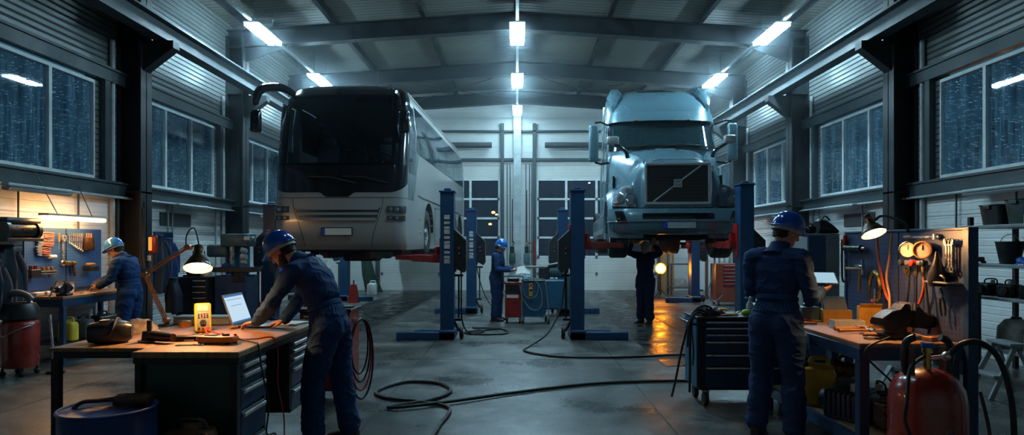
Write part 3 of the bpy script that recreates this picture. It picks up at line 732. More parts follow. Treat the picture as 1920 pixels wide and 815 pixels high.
    def seat(x, y, w=.45):
        s_ = MB().box((x, y, 1.42), (w, .45, .14), None, .04, 2).box((x, y + .24, 1.85), (w, .12, .78), (R(-8), 0, 0), .05, 2).box((x, y + .3, 2.3), (w * .7, .1, .16), (R(-8), 0, 0), .04, 2).box((x, y, 1.15), (.3, .3, .45))
        s_.build('seat', 'seat_fabric', B)
    seat(.62, 1.45, .5); seat(-.75, 1.5)
    for k in range(7):
        for x in (-.86, -.4, .4, .86): seat(x, 2.5 + .85 * k)
    for sg in (-1, 1): MB().bb(*sorted((sg * .75, sg * 1.1)), 2.0, 9.0, 2.72, 2.92).build('luggage_rack', 'seat_fabric', B)
    MB().box((.55, .55, 2.85), (.7, .04, .22), None, .01).build('sun_visor', 'black_plastic', B)
    # underside: frame rails, axles, tanks
    ub = MB(); ub.bb(-1.12, 1.12, .5, 9.3, -.04, .06); ub.build('chassis_floor', 'underbody', B)
    for sg in (-1, 1): MB().bar((sg * .42, .6, -.08), (sg * .42, 9.2, -.08), .1, .18).build('chassis_rail', 'underbody', B)
    for y in (2.7, 7.0, 8.35): MB().tube([(-1, y, .3), (-.5, y, .12), (.5, y, .12), (1, y, .3)], .08, 10).build('axle', 'underbody', B)
    MB().box((.1, 1.4, -.13), (.7, .5, .22), None, .04).build('spare_wheel_cover', 'underbody', B)
    MB().cyl((-.9, 4.6, -.05), (.3, 4.6, -.05), .17, n=16).build('air_tank', 'underbody', B)
    for sg in (-1, 1): MB().lathe([(.04, -.3), (.13, -.28), (.17, -.15), (.17, 0), (.14, .06)], (sg * .55 + .9 * 0, 6.2, .0), None, 16).build('air_bellow', 'rubber', B)
    return B

bus = make_bus()

mat('chrome_dull', (.42, .46, .5), .3, .7, .05, 10, rvar=.03)
mat('mirror_grey', (.3, .33, .34), .35, .3, .2, 10)
mat('plate_dim', (.3, .33, .33), .45, 0, .2, 10)
# ================================================================ TRUCK (local z from the tyre bottoms)
mat('lamp_inner', (.16, .18, .2), .25, .6, .1, 10)
def make_truck():
    T = thing('semi_truck', 'silver-blue long-nose tractor truck with sleeper cab raised on blue lift columns', 'truck', (2.92, 11.6, 1.33), R(-4.5))
    def P_(n, mb, m, par=None): return mb.build(n, m, par or T)
    def supr(hw, zb, zt, y, n=3.2, k=24, flat=1.):
        r = []
        for i in range(k + 1):
            a = PI - PI * i / k; c, s_ = math.cos(a), math.sin(a)
            r.append(V((hw * (abs(c) ** (2 / n)) * (1 if c >= 0 else -1), y, zb + (zt - zb) * s_ ** (2 / n) * 1.)))
        r += [V((hw * t, y, zb - .0)) for t in (.6, .2, -.2, -.6)]
        return r
    # hood
    hd = MB(); tab = [(.13, .62, 1.76), (.18, .66, 1.83), (.35, .69, 1.9), (.7, .73, 1.99), (1.1, .8, 2.1), (1.45, .9, 2.19), (1.8, 1.0, 2.26)]
    hd.loft([supr(hw, .95, zt, y, 4.2) for y, hw, zt in tab]); P_('hood', hd, 'truck_blue')
    # raised spine of the hood
    sp = MB(); sp.loft([[V((-w_, y, z - .02)), V((-w_ * .7, y, z + h)), V((w_ * .7, y, z + h)), V((w_, y, z - .02))] for y, w_, z, h in ((.2, .45, 1.83, .015), (.6, .4, 1.97, .025), (1.2, .3, 2.125, .03), (1.75, .24, 2.245, .03))]); P_('hood_spine', sp, 'truck_blue')
    # grille: frame, dark mesh, diagonal bar, badge
    gf = MB(); fx, z0, z1 = .575, 1.02, 1.74
    def bar_(p, q, w_=.05): gf.bar(p, q, w_, .06, .015)
    yy = .09
    bar_((-fx, yy, z0), (-fx, yy, z1)); bar_((fx, yy, z0), (fx, yy, z1)); bar_((-fx - .02, yy, z1), (fx + .02, yy, z1)); bar_((-fx - .02, yy, z0), (fx + .02, yy, z0)); P_('grille_frame', gf, 'chrome_dull')
    gm = MB().bb(-fx, fx, .12, .16, z0, z1)
    for k in range(11): gm.bb(-fx, fx, .1, .125, z0 + .05 + k * .062, z0 + .07 + k * .062)
    gm = P_('grille_mesh', gm, 'gloss_black')
    MB().bar((-.44, .085, z0 + .03), (.42, .085, z1 - .03), .02, .03, .006).build('diagonal_bar', 'chrome_dull', gm)
    bd = MB(); c = (0, .06, 1.385)
    for s_ in (-1, 1): bd.bb(s_ * .066 - .008, s_ * .066 + .008, .05, .08, c[2] - .074, c[2] + .074).bb(-.074, .074, .05, .08, c[2] + s_ * .066 - .008, c[2] + s_ * .066 + .008)
    bd.bb(-.064, .064, .07, .085, c[2] - .064, c[2] + .064)
    bd = bd.build('grille_badge', 'chrome_dull', gm)
    rg = MB(); rg.tube([V((.042 * math.cos(a), .055, c[2] + .042 * math.sin(a))) for a in lin(0, 2 * PI, 20)], .007, 6); rg.box((0, .055, c[2]), (.08, .012, .022)).build('badge_ring', 'chrome', gm)
    # fenders: elliptical arches over the steer wheels
    for sg in (-1, 1):
        f = MB(); rings = []
        cy, cz, prof = 1.2, .5, []
        for i in range(21):
            a = PI * 1.04 - (PI * 1.1) * i / 20            # front to back
            ca, sa = -math.cos(PI - a), math.sin(a)
            def q(ra, rb, x): return V((sg * x, cy + ra * math.cos(a), cz + rb * math.sin(a)))
            fl = .06 * smooth01((math.cos(PI - a) + .2))      # nose pulls inwards
            rings.append([q(.66, .62, 1.2), q(.7, .66, 1.24), q(.8, .76, 1.235), q(.9, .86, 1.16 - fl), q(.95, .91, 1.03 - fl), q(.97, .93, .85), q(.97, .93, .6), q(.72, .68, .6)])
        f.loft(rings); P_('fender', f, 'truck_blue')
        # headlamp on the fender nose
        h = MB(); pr = [(.73, .96), (1.16, .99), (1.13, 1.22), (.98, 1.36), (.80, 1.4), (.73, 1.3)]
        def hy(x, z): return .245 + (x - .7) ** 2 * .5 + max(0, z - 1.0) ** 2 * 1.15
        n_ = len(pr)
        h.loft([[V((sg * x, hy(x, z) - .035, z)) for x, z in pr], [V((sg * x, hy(x, z) + .2, z)) for x, z in pr]]); h = P_('headlamp_housing', h, 'lamp_inner')
        for x, z, r in ((.86, 1.1, .085), (1.02, 1.12, .07), (.87, 1.27, .055)): MB().cyl((sg * x, hy(x, z) - .045, z), (sg * x, hy(x, z) - .06, z), r * .8, r, 18).build('lamp_reflector', 'lens', h)
        le = MB(); vv = [le.bm.verts.new(V((sg * x, hy(x, z) - .075, z))) for x, z in pr]; cc = le.bm.verts.new(V((sg * .93, hy(.93, 1.18) - .11, 1.18)))
        for i in range(n_): le.bm.faces.new((vv[i], vv[(i + 1) % n_], cc))
        le.build('lamp_lens', 'headlamp_glass', h)
        MB().box((sg * 1.1, .32, 1.03), (.1, .05, .06), (0, 0, sg * R(30)), .01).build('indicator', 'amber', h)
        # panel between hood and fender, side grille
        sv = MB(); sv.prism([(1.3, 1.4), (1.72, 1.42), (1.62, 1.66), (1.35, 1.66)], .035, Matrix(((0, 0, 1, 1.055), (1, 0, 0, 0), (0, 1, 0, 0), (0, 0, 0, 1))) if sg > 0 else Matrix(((0, 0, -1, -1.055), (1, 0, 0, 0), (0, 1, 0, 0), (0, 0, 0, 1))))
        P_('hood_side_vent', sv, 'gloss_black')
        ht = [(.24, (.58, .95), (.74, .95), (.78, 1.2), (.74, 1.42), (.67, 1.6), (.58, 1.72)), (.5, (.58, .95), (.86, .95), (.9, 1.25), (.84, 1.48), (.72, 1.7), (.6, 1.88)),
              (.9, (.6, .95), (.95, .95), (.99, 1.3), (.92, 1.55), (.8, 1.8), (.64, 2.0)), (1.4, (.7, .95), (1.03, .95), (1.06, 1.4), (1.02, 1.7), (.94, 1.98), (.8, 2.13)), (1.85, (.8, .95), (1.12, .95), (1.14, 1.5), (1.12, 1.9), (1.06, 2.12), (.92, 2.22))]
        MB().loft([[V((sg * x, r[0], z)) for x, z in r[1:]] for r in ht]).build('hood_flank', 'truck_blue', T, ang=70)
    # bumper
    Bm = Stack([(.46, 1.12), (.52, 1.22), (.75, 1.25), (.93, 1.24)], [(.46, .1), (.52, .03), (.7, -.02), (.8, -.02), (.93, .03)], [(.4, .34), (1, .34)], .75, .14)
    b = Bm.body([.46, .5, .55, .68, .7, .72, .84, .9, .93], 10, 8); b = P_('bumper', b, 'truck_blue')
    MB().patch(lambda u, v: Bm.pt(u, v, .006), lin(-.64, .64, 16), lin(.735, .84, 2)).build('bumper_intake', 'gloss_black', b)
    MB().tube([Bm.pt(a, .69, .0) for a in lin(-1.6, 1.6, 40)], .012, 6).build('bumper_crease', 'truck_blue_grey', b)
    for sg in (-1, 1):
        MB().patch(lambda u, v: Bm.pt(sg * (u + (.9 - v) * -.35), v, .008), lin(.99, 1.16, 6), lin(.66, .88, 4)).build('fog_lamp', 'gloss_black', b)
    pl = MB().box((.02, -.045, .62), (.58, .015, .13), None, .005).build('plate_holder', 'black_plastic', b)
    MB().box((.05, -.056, .62), (.5, .006, .11)).build('number_plate', 'plate_dim', pl); MB().box((-.235, -.056, .62), (.06, .007, .11)).build('plate_band', 'euro_blue', pl)
    # cab, one stack from sill to roof
    C_ = Stack([(.55, 1.1), (.9, 1.16), (1.9, 1.17), (2.3, 1.15), (2.95, 1.1), (3.05, 1.12), (3.3, 1.14), (3.55, 1.1), (3.72, .98), (3.82, .84), (3.87, .6)],
               [(.55, 1.75), (2.25, 1.72), (2.95, 2.15), (3.05, 2.12), (3.25, 2.2), (3.5, 2.48), (3.7, 2.85), (3.82, 3.2), (3.87, 3.5)],
               [(.5, .2), (2.25, .28), (2.95, .3), (3.3, .4), (3.87, .5)], 5.2, .12)
    cab = C_.body([.55, .7, .9, 1.3, 1.9, 2.25, 2.5, 2.75, 2.95, 3.0, 3.05, 3.15, 3.3, 3.42, 3.55, 3.65, 3.72, 3.78, 3.82, 3.85, 3.87], 10, 8); cab = P_('cab', cab, 'truck_blue')
    cut = [MB().bb(-1.02, 1.02, 1.9, 3.6, 1.5, 2.93).build('c', None, T)]
    mb = MB(); mb.loft([[V((-1.02, 1, 2.32)), V((1.02, 1, 2.32)), V((1.02, 2.6, 2.32)), V((-1.02, 2.6, 2.32))], [V((-.97, 1, 2.92)), V((.97, 1, 2.92)), V((.97, 2.8, 2.92)), V((-.97, 2.8, 2.92))]])
    cut.append(mb.build('c', None, T))
    for sg in (-1, 1): cut.append(MB().bb(*sorted((sg * .9, sg * 1.5)), 2.25, 3.15, 2.15, 2.85).build('c', None, T))
    bpy.context.view_layer.update(); boolean(cab, cut)
    MB().patch(lambda u, v: C_.pt(u, v, .008), lin(-1.12, 1.12, 24), lin(2.26, 2.97, 8)).build('windscreen', 'truck_glass', T)
    # black surround, sun visor with marker lamps
    for sg in (-1, 1): MB().patch(lambda u, v: C_.pt(sg * u, v, .012), lin(1.07, 1.17, 3), lin(2.26, 2.97, 8)).build('windscreen_surround', 'gloss_black', T)
    MB().patch(lambda u, v: C_.pt(u, v, .012), lin(-1.15, 1.15, 24), [2.24, 2.32]).build('windscreen_seal', 'gloss_black', T)
    vz = MB(); vz.loft([[C_.pt(a, 2.93, .01), C_.pt(a, 2.9, .16 * math.cos(a * .9)), C_.pt(a, 2.95, .17 * math.cos(a * .9)), C_.pt(a, 3.12, .03)] for a in lin(-1.3, 1.3, 30)]); vz = P_('sun_visor', vz, 'truck_blue')
    for a in (-.55, -.28, 0, .28, .55): MB().box(C_.pt(a, 2.915, .14), (.07, .04, .02), None, .008).build('marker_lamp', 'amber', vz)
    # roof fairing: dark slot and raised shoulders
    MB().patch(lambda u, v: C_.pt(u, v, .02) + V((0, 0, .012)), lin(-.42, .46, 10), [3.72, 3.78, 3.82]).build('roof_slot', 'gloss_black', T)
    for sg in (-1, 1):
        sh = MB(); sh.loft([[V((sg * (x - w_), y, z)), V((sg * (x - w_ * .4), y, z + h)), V((sg * (x + w_ * .5), y, z + h * .9)), V((sg * (x + w_ * 1.1), y, z - h * .8)), V((sg * x, y, z - .25))] for x, w_, y, z, h in ((1.0, .05, 2.35, 3.3, .01), (.98, .12, 2.5, 3.5, .05), (.95, .16, 2.8, 3.66, .11), (.9, .18, 3.3, 3.74, .14), (.88, .18, 4.2, 3.8, .12), (.88, .1, 5.15, 3.82, .05))]); P_('roof_shoulder', sh, 'truck_blue')
        # door lines, quarter window, handle, steps
        MB().tube([C_.side(y, z, sg, .004) for y, z in ((2.2, .75), (2.0, 1.6), (2.15, 2.15), (2.6, 2.9), (3.3, 2.9), (3.35, .75), (2.2, .75))], .006, 5).build('door_seam', 'black_plastic', T)
        MB().patch(lambda u, v: C_.side(u, v, sg, .008), [2.25, 3.15], [2.15, 2.85]).build('door_window', 'truck_glass', T)
        MB().patch(lambda u, v: C_.side(u, v, sg, .008), [3.7, 4.3], [2.3, 2.75]).build('sleeper_window', 'gloss_black', T)
        MB().box(C_.side(3.15, 1.7, sg, .02), (.03, .18, .05), None, .01).build('door_handle', 'chrome_dull', T)
        MB().tube([C_.side(3.5, z, sg, .05) for z in (1.0, 1.5, 2.3)], .015, 8).build('grab_rail', 'chrome_dull', T)
        MB().tube([C_.side(3.45, z, sg, .002) for z in (.6, 2.0, 3.2)], .008, 5).build('sleeper_seam', 'black_plastic', T)
        # chassis side fairing with steps
        MB().bb(*sorted((sg * .95, sg * 1.22)), 2.1, 8.2, .42, .95, .05, 2).build('side_fairing', 'truck_blue_grey', T)
        for y in (2.5, 3.6, 4.9, 6.2): MB().bb(*sorted((sg * 1.21, sg * 1.24)), y, y + .9, .5, .62, .01).build('step_plate', 'chrome_dull', T)
        MB().cyl((sg * 1.0, 5.35, 1.0), (sg * 1.0, 5.35, 3.9), .07, n=16).build('exhaust_stack', 'chrome_dull', T)
        # mirrors
        m_ = MB(); m_.tube([(sg * 1.1, 2.1, 2.82), (sg * 1.3, 1.98, 2.88), (sg * 1.42, 1.95, 2.86)], .02, 8); m_.tube([(sg * 1.12, 1.9, 2.0), (sg * 1.3, 1.95, 1.98), (sg * 1.42, 1.95, 2.02)], .022, 8)
        m_ = P_('mirror_bracket', m_, 'gloss_black')
        MB().box((sg * 1.45, 1.96, 2.42), (.2, .15, .78), (0, 0, sg * R(-8)), .045, 3).build('mirror_head', 'truck_blue', m_)
        MB().box((sg * 1.45, 2.045, 2.42), (.16, .006, .66), (0, 0, sg * R(-8))).build('mirror_glass', 'chrome', m_)
        h2 = MB(); h2.tube([(sg * .82, 1.0, 1.98), (sg * .86, .95, 2.1), (sg * 1.02, .85, 2.2), (sg * 1.1, .85, 2.24)], [.04, .035, .03, .03], 8, 3); h2 = P_('hood_mirror_arm', h2, 'gloss_black')
        MB().box((sg * 1.12, .85, 2.3), (.24, .14, .17), None, .05, 3).build('hood_mirror', 'mirror_grey', h2)
        # wipers
        MB().tube([C_.pt(sg * .25 - .3, 2.3, .03), C_.pt(sg * .25 + .0, 2.36, .04), C_.pt(sg * .25 + .5, 2.33, .03)], .012, 6).build('wiper', 'black_plastic', T)
        # wheels
        wheel(T, sg * 1.0, 1.2, .52, .52, .34, sg, False, 'chrome_dull')
        for y in (6.9, 8.2):
            wheel(T, sg * 1.0, y, .52, .52, .28, sg, True); wheel(T, sg * .68, y, .52, .52, .28, sg, True)
        MB().bar((sg * .42, .6, .7), (sg * .42, 8.8, .7), .1, .26).build('frame_rail', 'underbody', T)
        MB().loft([[V((sg * x, 7.55 + 1.5 * math.cos(a), .5 + .7 * math.sin(a))) for a in lin(.15, PI - .15, 14)] for x in (.55, 1.2)], closed=False).build('mudguard', 'black_plastic', T)
        MB().loft([[V((sg * x, 1.2 + .66 * math.cos(a), .5 + .64 * math.sin(a))) for a in lin(0, PI, 14)] for x in (.55, 1.2)], closed=False).build('wheel_arch_liner', 'underbody', T)
    # inside of the cab
    MB().loft([[V((x, 1.95, 1.9)), V((x, 2.4, 1.9)), V((x, 2.4, 2.2)), V((x, 2.2, 2.34)), V((x, 2.0, 2.28))] for x in (-1.0, 1.0)]).build('dashboard', 'black_plastic', T)
    sw = MB(); cc = V((.52, 2.5, 2.3)); rot = Euler((R(-45), 0, 0)).to_matrix()
    sw.tube([cc + rot @ V((.22 * math.cos(a), .22 * math.sin(a), 0)) for a in lin(0, 2 * PI, 24)], .016, 8); sw.tube([cc + rot @ V((-.2, 0, 0)), cc, cc + rot @ V((.2, 0, 0))], .02, 6); sw.build('steering_wheel', 'black_plastic', T)
    for x in (-.52, .52): MB().box((x, 3.0, 1.95), (.5, .5, .14), None, .04, 2).box((x, 3.28, 2.35), (.48, .14, .75), (R(-8), 0, 0), .05, 2).build('seat', 'seat_fabric', T)
    MB().bb(-1.0, 1.0, 1.95, 3.6, 1.5, 1.54).build('cab_floor', 'underbody', T)
    # underside: engine sump, axle, springs, tanks
    MB().box((0, 1.0, .72), (.8, 1.6, .5), None, .06).build('engine_block', 'underbody', T)
    MB().tube([(-1, 1.2, .5), (-.6, 1.2, .42), (.6, 1.2, .42), (1, 1.2, .5)], .07, 10).build('front_axle', 'underbody', T)
    for y in (6.9, 8.2): MB().cyl((-.9, y, .52), (.9, y, .52), .1, n=12).build('drive_axle', 'underbody', T); MB().ball((0, y, .52), .24).build('differential', 'underbody', T)
    MB().bb(-.9, .9, .45, 1.0, .5, .95, .03).build('radiator_duct', 'underbody', T)
    MB().cyl((0, 2, .62), (0, 6.6, .56), .06, n=10).build('drive_shaft', 'underbody', T)
    MB().box((0, 7.5, .95), (1.0, .9, .1), None, .03).build('fifth_wheel', 'underbody', T)
    return T
truck = make_truck()

# ================================================================ LIFT COLUMNS
def lift_column(label, x, y, sg, H, arm_to, stickers=True, rz=0, boxside=None, legdir=None, handle=True):
    """column at x,y; legs reach to +x*sg (towards the vehicle); arm_to = world point under the chassis"""
    L = thing('vehicle_lift', label, 'vehicle lift', (x, y, 0), 0, 'blue lift columns')
    b = MB()
    for yy, ln in ((-.17, .84), (.33, .62)): b.bb(*sorted((-sg * .13, sg * ln)), yy - .07, yy + .07, 0, .13 if yy < 0 else .1, .012)
    b.bb(-.13, .13, -.24, .4, 0, .16, .012); b.build('base_frame', 'lift_blue', L)
    c = MB(); c.bb(-.115, .115, -.13, -.1, .12, H); c.bb(-.115, -.085, -.1, .14, .12, H); c.bb(.085, .115, -.1, .14, .12, H); c.bb(-.06, .06, .02, .06, .14, H - .02); c.bb(-.115, .115, .1, .14, .12, .5)
    c.build('mast', 'lift_blue', L)
    MB().bb(-.135, .135, -.15, .16, H, H + .03, .006).bb(-.06, .06, -.06, .06, H + .03, H + .08, .015).build('mast_cap', 'lift_blue', L)
    zc = arm_to[2] if arm_to else 1.45
    bs = boxside if boxside is not None else -sg
    bx = MB(); z0 = 1.12; pr = [(.0, z0 + .08), (.16, z0), (.2, z0 + .06), (.2, z0 + .55), (.0, z0 + .74)]
    bx.prism(pr, .34, Matrix(((bs, 0, 0, bs * .12), (0, 0, 1, -.1), (0, 1, 0, 0), (0, 0, 0, 1)))); bx = bx.build('control_box', 'black_metal' if sg < 0 else 'control_grey', L)
    MB().cyl((bs * .2, -.12, z0 + .42), (bs * .2, -.09, z0 + .42), .018, n=12).build('stop_button', 'red_plastic', bx)
    MB().cyl((bs * .2, -.115, z0 + .33), (bs * .2, -.09, z0 + .33), .012, n=12).build('start_button', 'paint_light', bx)
    if arm_to:
        p = V(arm_to) - V((x, y, 0)); s0 = V((sg * .05, .05, zc))
        cr = MB(); cr.bb(-.14, .14, -.02, .2, zc - .28, zc + .3, .01); cr.bb(*sorted((sg * .0, sg * .26)), .0, .2, zc - .12, zc + .02, .01); cr.build('carriage', 'arm_red', L)
        m = MB(); e = V((p.x, p.y, zc - .06)); s0 = V((sg * .15, .1, zc - .06)); md = s0 + (e - s0) * .55
        m.bar(s0, md, .17, .13, .012); m = m.build('lift_arm', 'arm_red', L)
        MB().bar(s0 + (e - s0) * .4, e, .12, .09, .01).build('arm_extension', 'arm_red', m)
        MB().cyl(e + V((0, 0, .03)), e + V((0, 0, .1)), .09, .1, 18).build('lift_pad', 'rubber', m)
        MB().bar(s0 + V((0, 0, .02)), s0 + V((0, 0, .2)) + (e - s0) * .02, .12, .1).build('arm_gusset', 'arm_red', m)
    if stickers:
        for k in range(15):
            z = 1.28 + k * .083 if H > 2.3 else 1.1 + k * .07
            if z > H - .55 + .1: break
            MB().bb(-.048, .048, -.1335, -.131, z, z + (.045 if k % 3 else .072), .001).build('notice_sticker', 'sticker', L)
    # tow wheel and handle
    wb = MB(); wx = bs * .2
    wb.bar((bs * .1, 0, .3), (wx, -.02, .12), .05, .03); wb.bb(*sorted((bs * .1, bs * .24)), -.05, .1, .3, .34); wb.build('wheel_bracket', 'black_metal', L)
    wh = MB().lathe([(.03, -.03), (.085, -.032), (.1, -.015), (.1, .015), (.085, .032), (.03, .03)], (wx + bs * .04, -.03, .1), Euler((0, PI / 2, 0)).to_matrix(), 24).build('caster_wheel', 'rubber', L)
    MB().lathe([(.004, -.034), (.05, -.036), (.055, -.02), (.055, .02), (.05, .036), (.004, .034)], (wx + bs * .04, -.03, .1), Euler((0, PI / 2, 0)).to_matrix(), 18).build('caster_hub', 'tool_steel', wh)
    if handle: MB().bb(*sorted((bs * .17, bs * .2)), .03, .06, .3, 1.05).bb(*sorted((bs * .12, bs * .26)), .02, .07, 1.05, 1.09).build('tow_handle', 'black_metal', L)
    return L
mat('control_grey', (.03, .035, .04), .4, .3, .3, 10)
lift_column('blue vehicle lift at the bus front with a long strip of notices', -1.19, 10.95, -1, 2.48, (-2.35, 12.6, 1.41))
lift_column('blue vehicle lift beside the bus rear, with a white notice strip, behind the front one', -1.07, 15.0, -1, 2.38, (-2.1, 16.6, 1.41))
lift_column('dark blue vehicle lift behind the bending worker, with orange-lit notices', -5.0, 13.0, 1, 2.38, (-4.3, 13.6, 1.41))
lift_column('blue vehicle lift seen under the bus near the red chocks', -4.93, 18.3, 1, 2.4, (-4.1, 17.3, 1.41), False)
lift_column('blue vehicle lift with bare face at the truck front, its base in the open', 1.02, 10.95, 1, 2.5, (1.95, 12.02, 1.64), False)
lift_column('blue vehicle lift behind the bare one, beside the truck rear', 1.06, 15.0, 1, 2.38, (2.1, 16.3, 1.62), False)
lift_column('blue vehicle lift rising behind the tablet worker beside the truck bumper', 3.87, 10.9, -1, 2.6, (3.62, 12.02, 1.65), False)
lift_column('blue vehicle lift seen under the truck behind the orange work lamp', 4.95, 17.9, -1, 2.4, (4.4, 17.0, 1.62), False, handle=False)
# ================================================================ PEOPLE (local: faces +X, left hand +Y, z up from the soles)
def skin_mat():
    m = mat('skin', (.5, .25, .16), .5, 0, .15, 25, .1, 120)
    m.node_tree.nodes['Principled BSDF'].inputs['Subsurface Weight'].default_value = .08
    return m
skin_mat()
mat('coverall_blue', (.012, .046, .14), .8, 0, .25, 5, .22, 90, spec=.25)
mat('coverall_navy', (.009, .026, .075), .8, 0, .25, 5, .22, 90, spec=.25)
mat('helmet_blue', (.01, .08, .42), .18, 0, .1, 6, coat=.5, rvar=.06)
mat('helmet_light', (.03, .2, .62), .22, 0, .1, 6, coat=.5, rvar=.06)
mat('hair_dark', (.015, .01, .008), .7, 0, .4, 40, .8, 90)
mat('hair_grey', (.3, .28, .26), .7, 0, .4, 40, .8, 90)
mat('boot', (.012, .012, .014), .5, 0, .3, 12, .3, 60)
mat('grey_band', (.35, .37, .38), .6, 0, .2, 12)
mat('eye_white', (.6, .6, .6), .2, 0, .1, 10)

def capsule(mb, pts, rad, n=14, flat=1., fdir=None):
    """closed tapered limb; end caps rounded"""
    pts = [V(p) for p in pts]; P = []; Rr = []
    d0 = (pts[0] - pts[1]).normalized(); d1 = (pts[-1] - pts[-2]).normalized()
    for k in (1., .86, .5): P.append(pts[0] + d0 * rad[0] * k); Rr.append(rad[0] * math.sqrt(max(.02, 1 - k * k)))
    for p, r in zip(pts, rad): P.append(p); Rr.append(r)
    for k in (.5, .86, 1.): P.append(pts[-1] + d1 * rad[-1] * k); Rr.append(rad[-1] * math.sqrt(max(.02, 1 - k * k)))
    mb.tube(P, Rr, n)
def ellring(c, fx, fy, a, b, n=28, p=2.3):
    """superellipse ring: half depth a along fx, half width b along fy"""
    r = []
    for k in range(n):
        t = 2 * PI * k / n; ct, st = math.cos(t), math.sin(t)
        r.append(c + fx * (a * abs(ct) ** (2 / p) * (1 if ct >= 0 else -1)) + fy * (b * abs(st) ** (2 / p) * (1 if st >= 0 else -1)))
    return r
def remeshed(mb, vox, smooth=2, sf=.5):
    me = bpy.data.meshes.new('t'); bmesh.ops.recalc_face_normals(mb.bm, faces=mb.bm.faces); mb.bm.to_mesh(me); mb.bm.free()
    o = bpy.data.objects.new('t', me); COL.objects.link(o)
    r = o.modifiers.new('r', 'REMESH'); r.mode = 'VOXEL'; r.voxel_size = vox
    if smooth:
        s_ = o.modifiers.new('s', 'SMOOTH'); s_.iterations = smooth; s_.factor = sf
    dg = bpy.context.evaluated_depsgraph_get(); dg.update()
    m2 = bpy.data.meshes.new_from_object(o.evaluated_get(dg)); bpy.data.objects.remove(o); bpy.data.meshes.remove(me)
    for p in m2.polygons: p.use_smooth = True
    return m2
def meshobj(name, me, m, parent):
    me.name = name; me.materials.clear(); me.materials.append(MATS[m]); o = bpy.data.objects.new(name, me); COL.objects.link(o)
    if parent is not None: o.parent = parent
    return o
def basis(d, up=V((0, 0, 1))):
    f = V(d).normalized(); s = up.cross(f); 
    if s.length < 1e-3: s = V((0, 1, 0))
    s.normalize(); u = f.cross(s); return f, s, u      # forward, left, up

def hand(mb, w, d, pn, side, curl=.35, spread=.12, sc=1.):
    """w wrist, d direction of the fingers, pn palm normal (out of the palm), side=+1: thumb on +cross(pn,d)"""
    w = V(w); d = V(d).normalized(); pn = V(pn); pn = (pn - d * pn.dot(d)).normalized(); s = pn.cross(d) * side
    L = .085 * sc
    rings = []
    for t, hw, ht in ((0, .026, .02), (.25, .033, .019), (.6, .041, .016), (1., .043, .013), (1.08, .038, .009)):
        rings.append(ellring(w + d * L * t, pn, s, ht * sc, hw * sc, 14))
    mb.loft(rings)
    for k, (off, ln, r, dc) in enumerate(((.031, .072, .0088, 0), (.0105, .08, .009, .05), (-.0105, .075, .0086, .1), (-.031, .06, .0076, .16))):
        b0 = w + d * L * .97 + s * off * sc; c = curl + dc; dirn = (d + s * off * spread * 12 * .25).normalized(); p = [b0 - d * .015]
        a = 0.; q = b0; p.append(q)
        for seg, f in ((.45, .9), (.3, 1.1), (.25, .8)):
            a += c * f; q = q + (dirn * math.cos(a) + pn * math.sin(a)) * ln * seg * sc; p.append(q)
        capsule(mb, p, [r * sc, r * 1.02 * sc, r * .95 * sc, r * .86 * sc, r * .74 * sc], 8)
    t0 = w + d * .018 * sc + s * .024 * sc; t1 = t0 + (d * .55 + s * .75 + pn * .25).normalized() * .036 * sc
    t2 = t1 + (d * .85 + s * .35 + pn * .3).normalized() * .03 * sc; t3 = t2 + (d * .95 + s * .05 + pn * .3).normalized() * .024 * sc
    capsule(mb, [t0, t1, t2, t3], [.015 * sc, .0125 * sc, .0105 * sc, .0085 * sc], 8)

def head_parts(mb, H, f, s, u, sc=1.):
    """skull, jaw, face into mb. H = middle of the head"""
    M = Matrix((f, s, u)).transposed(); q = lambda x, y, z: H + M @ (V((x, y, z)) * sc)
    mb.ball(q(-.012, 0, .03), (.098 * sc, .076 * sc, .088 * sc), M, 20, 14)
    mb.loft([ellring(q(x, 0, z), M @ V((1, 0, 0)), M @ V((0, 1, 0)), a * sc, b * sc, 20, 2.4) for x, z, a, b in ((.046, -.118, .026, .022), (.04, -.112, .042, .036), (.03, -.09, .062, .053), (.022, -.05, .07, .062), (.016, 0, .076, .069), (.012, .04, .08, .07))])
    mb.loft([ellring(q(x, 0, z), M @ V((1, 0, 0)), M @ V((0, 1, 0)), a * sc, b * sc, 10, 2) for x, z, a, b in ((.09, .03, .006, .008), (.1, .005, .014, .011), (.108, -.022, .019, .016), (.1, -.034, .014, .015))])   # nose
    mb.ball(q(.086, 0, -.058), (.011 * sc, .024 * sc, .007 * sc), M, 12, 8); mb.ball(q(.083, 0, -.071), (.012 * sc, .021 * sc, .008 * sc), M, 12, 8)   # lips
    mb.ball(q(.077, 0, -.102), (.016 * sc, .02 * sc, .014 * sc), M, 12, 8)
    for k in (-1, 1):
        mb.ball(q(.078, k * .03, .034), (.014 * sc, .026 * sc, .009 * sc), M, 12, 8)        # brow
        mb.ball(q(.058, k * .048, -.02), (.024 * sc, .02 * sc, .022 * sc), M, 12, 8)    # cheek
        mb.ball(q(.076, k * .031, .012), (.011 * sc, .016 * sc, .009 * sc), M, 10, 8)      # eyelid
        e = Matrix.Rotation(k * .35, 3, 'Z')
        mb.ball(q(-.006, k * .077, -.008), (.017 * sc, .009 * sc, .031 * sc), M @ e, 12, 8)

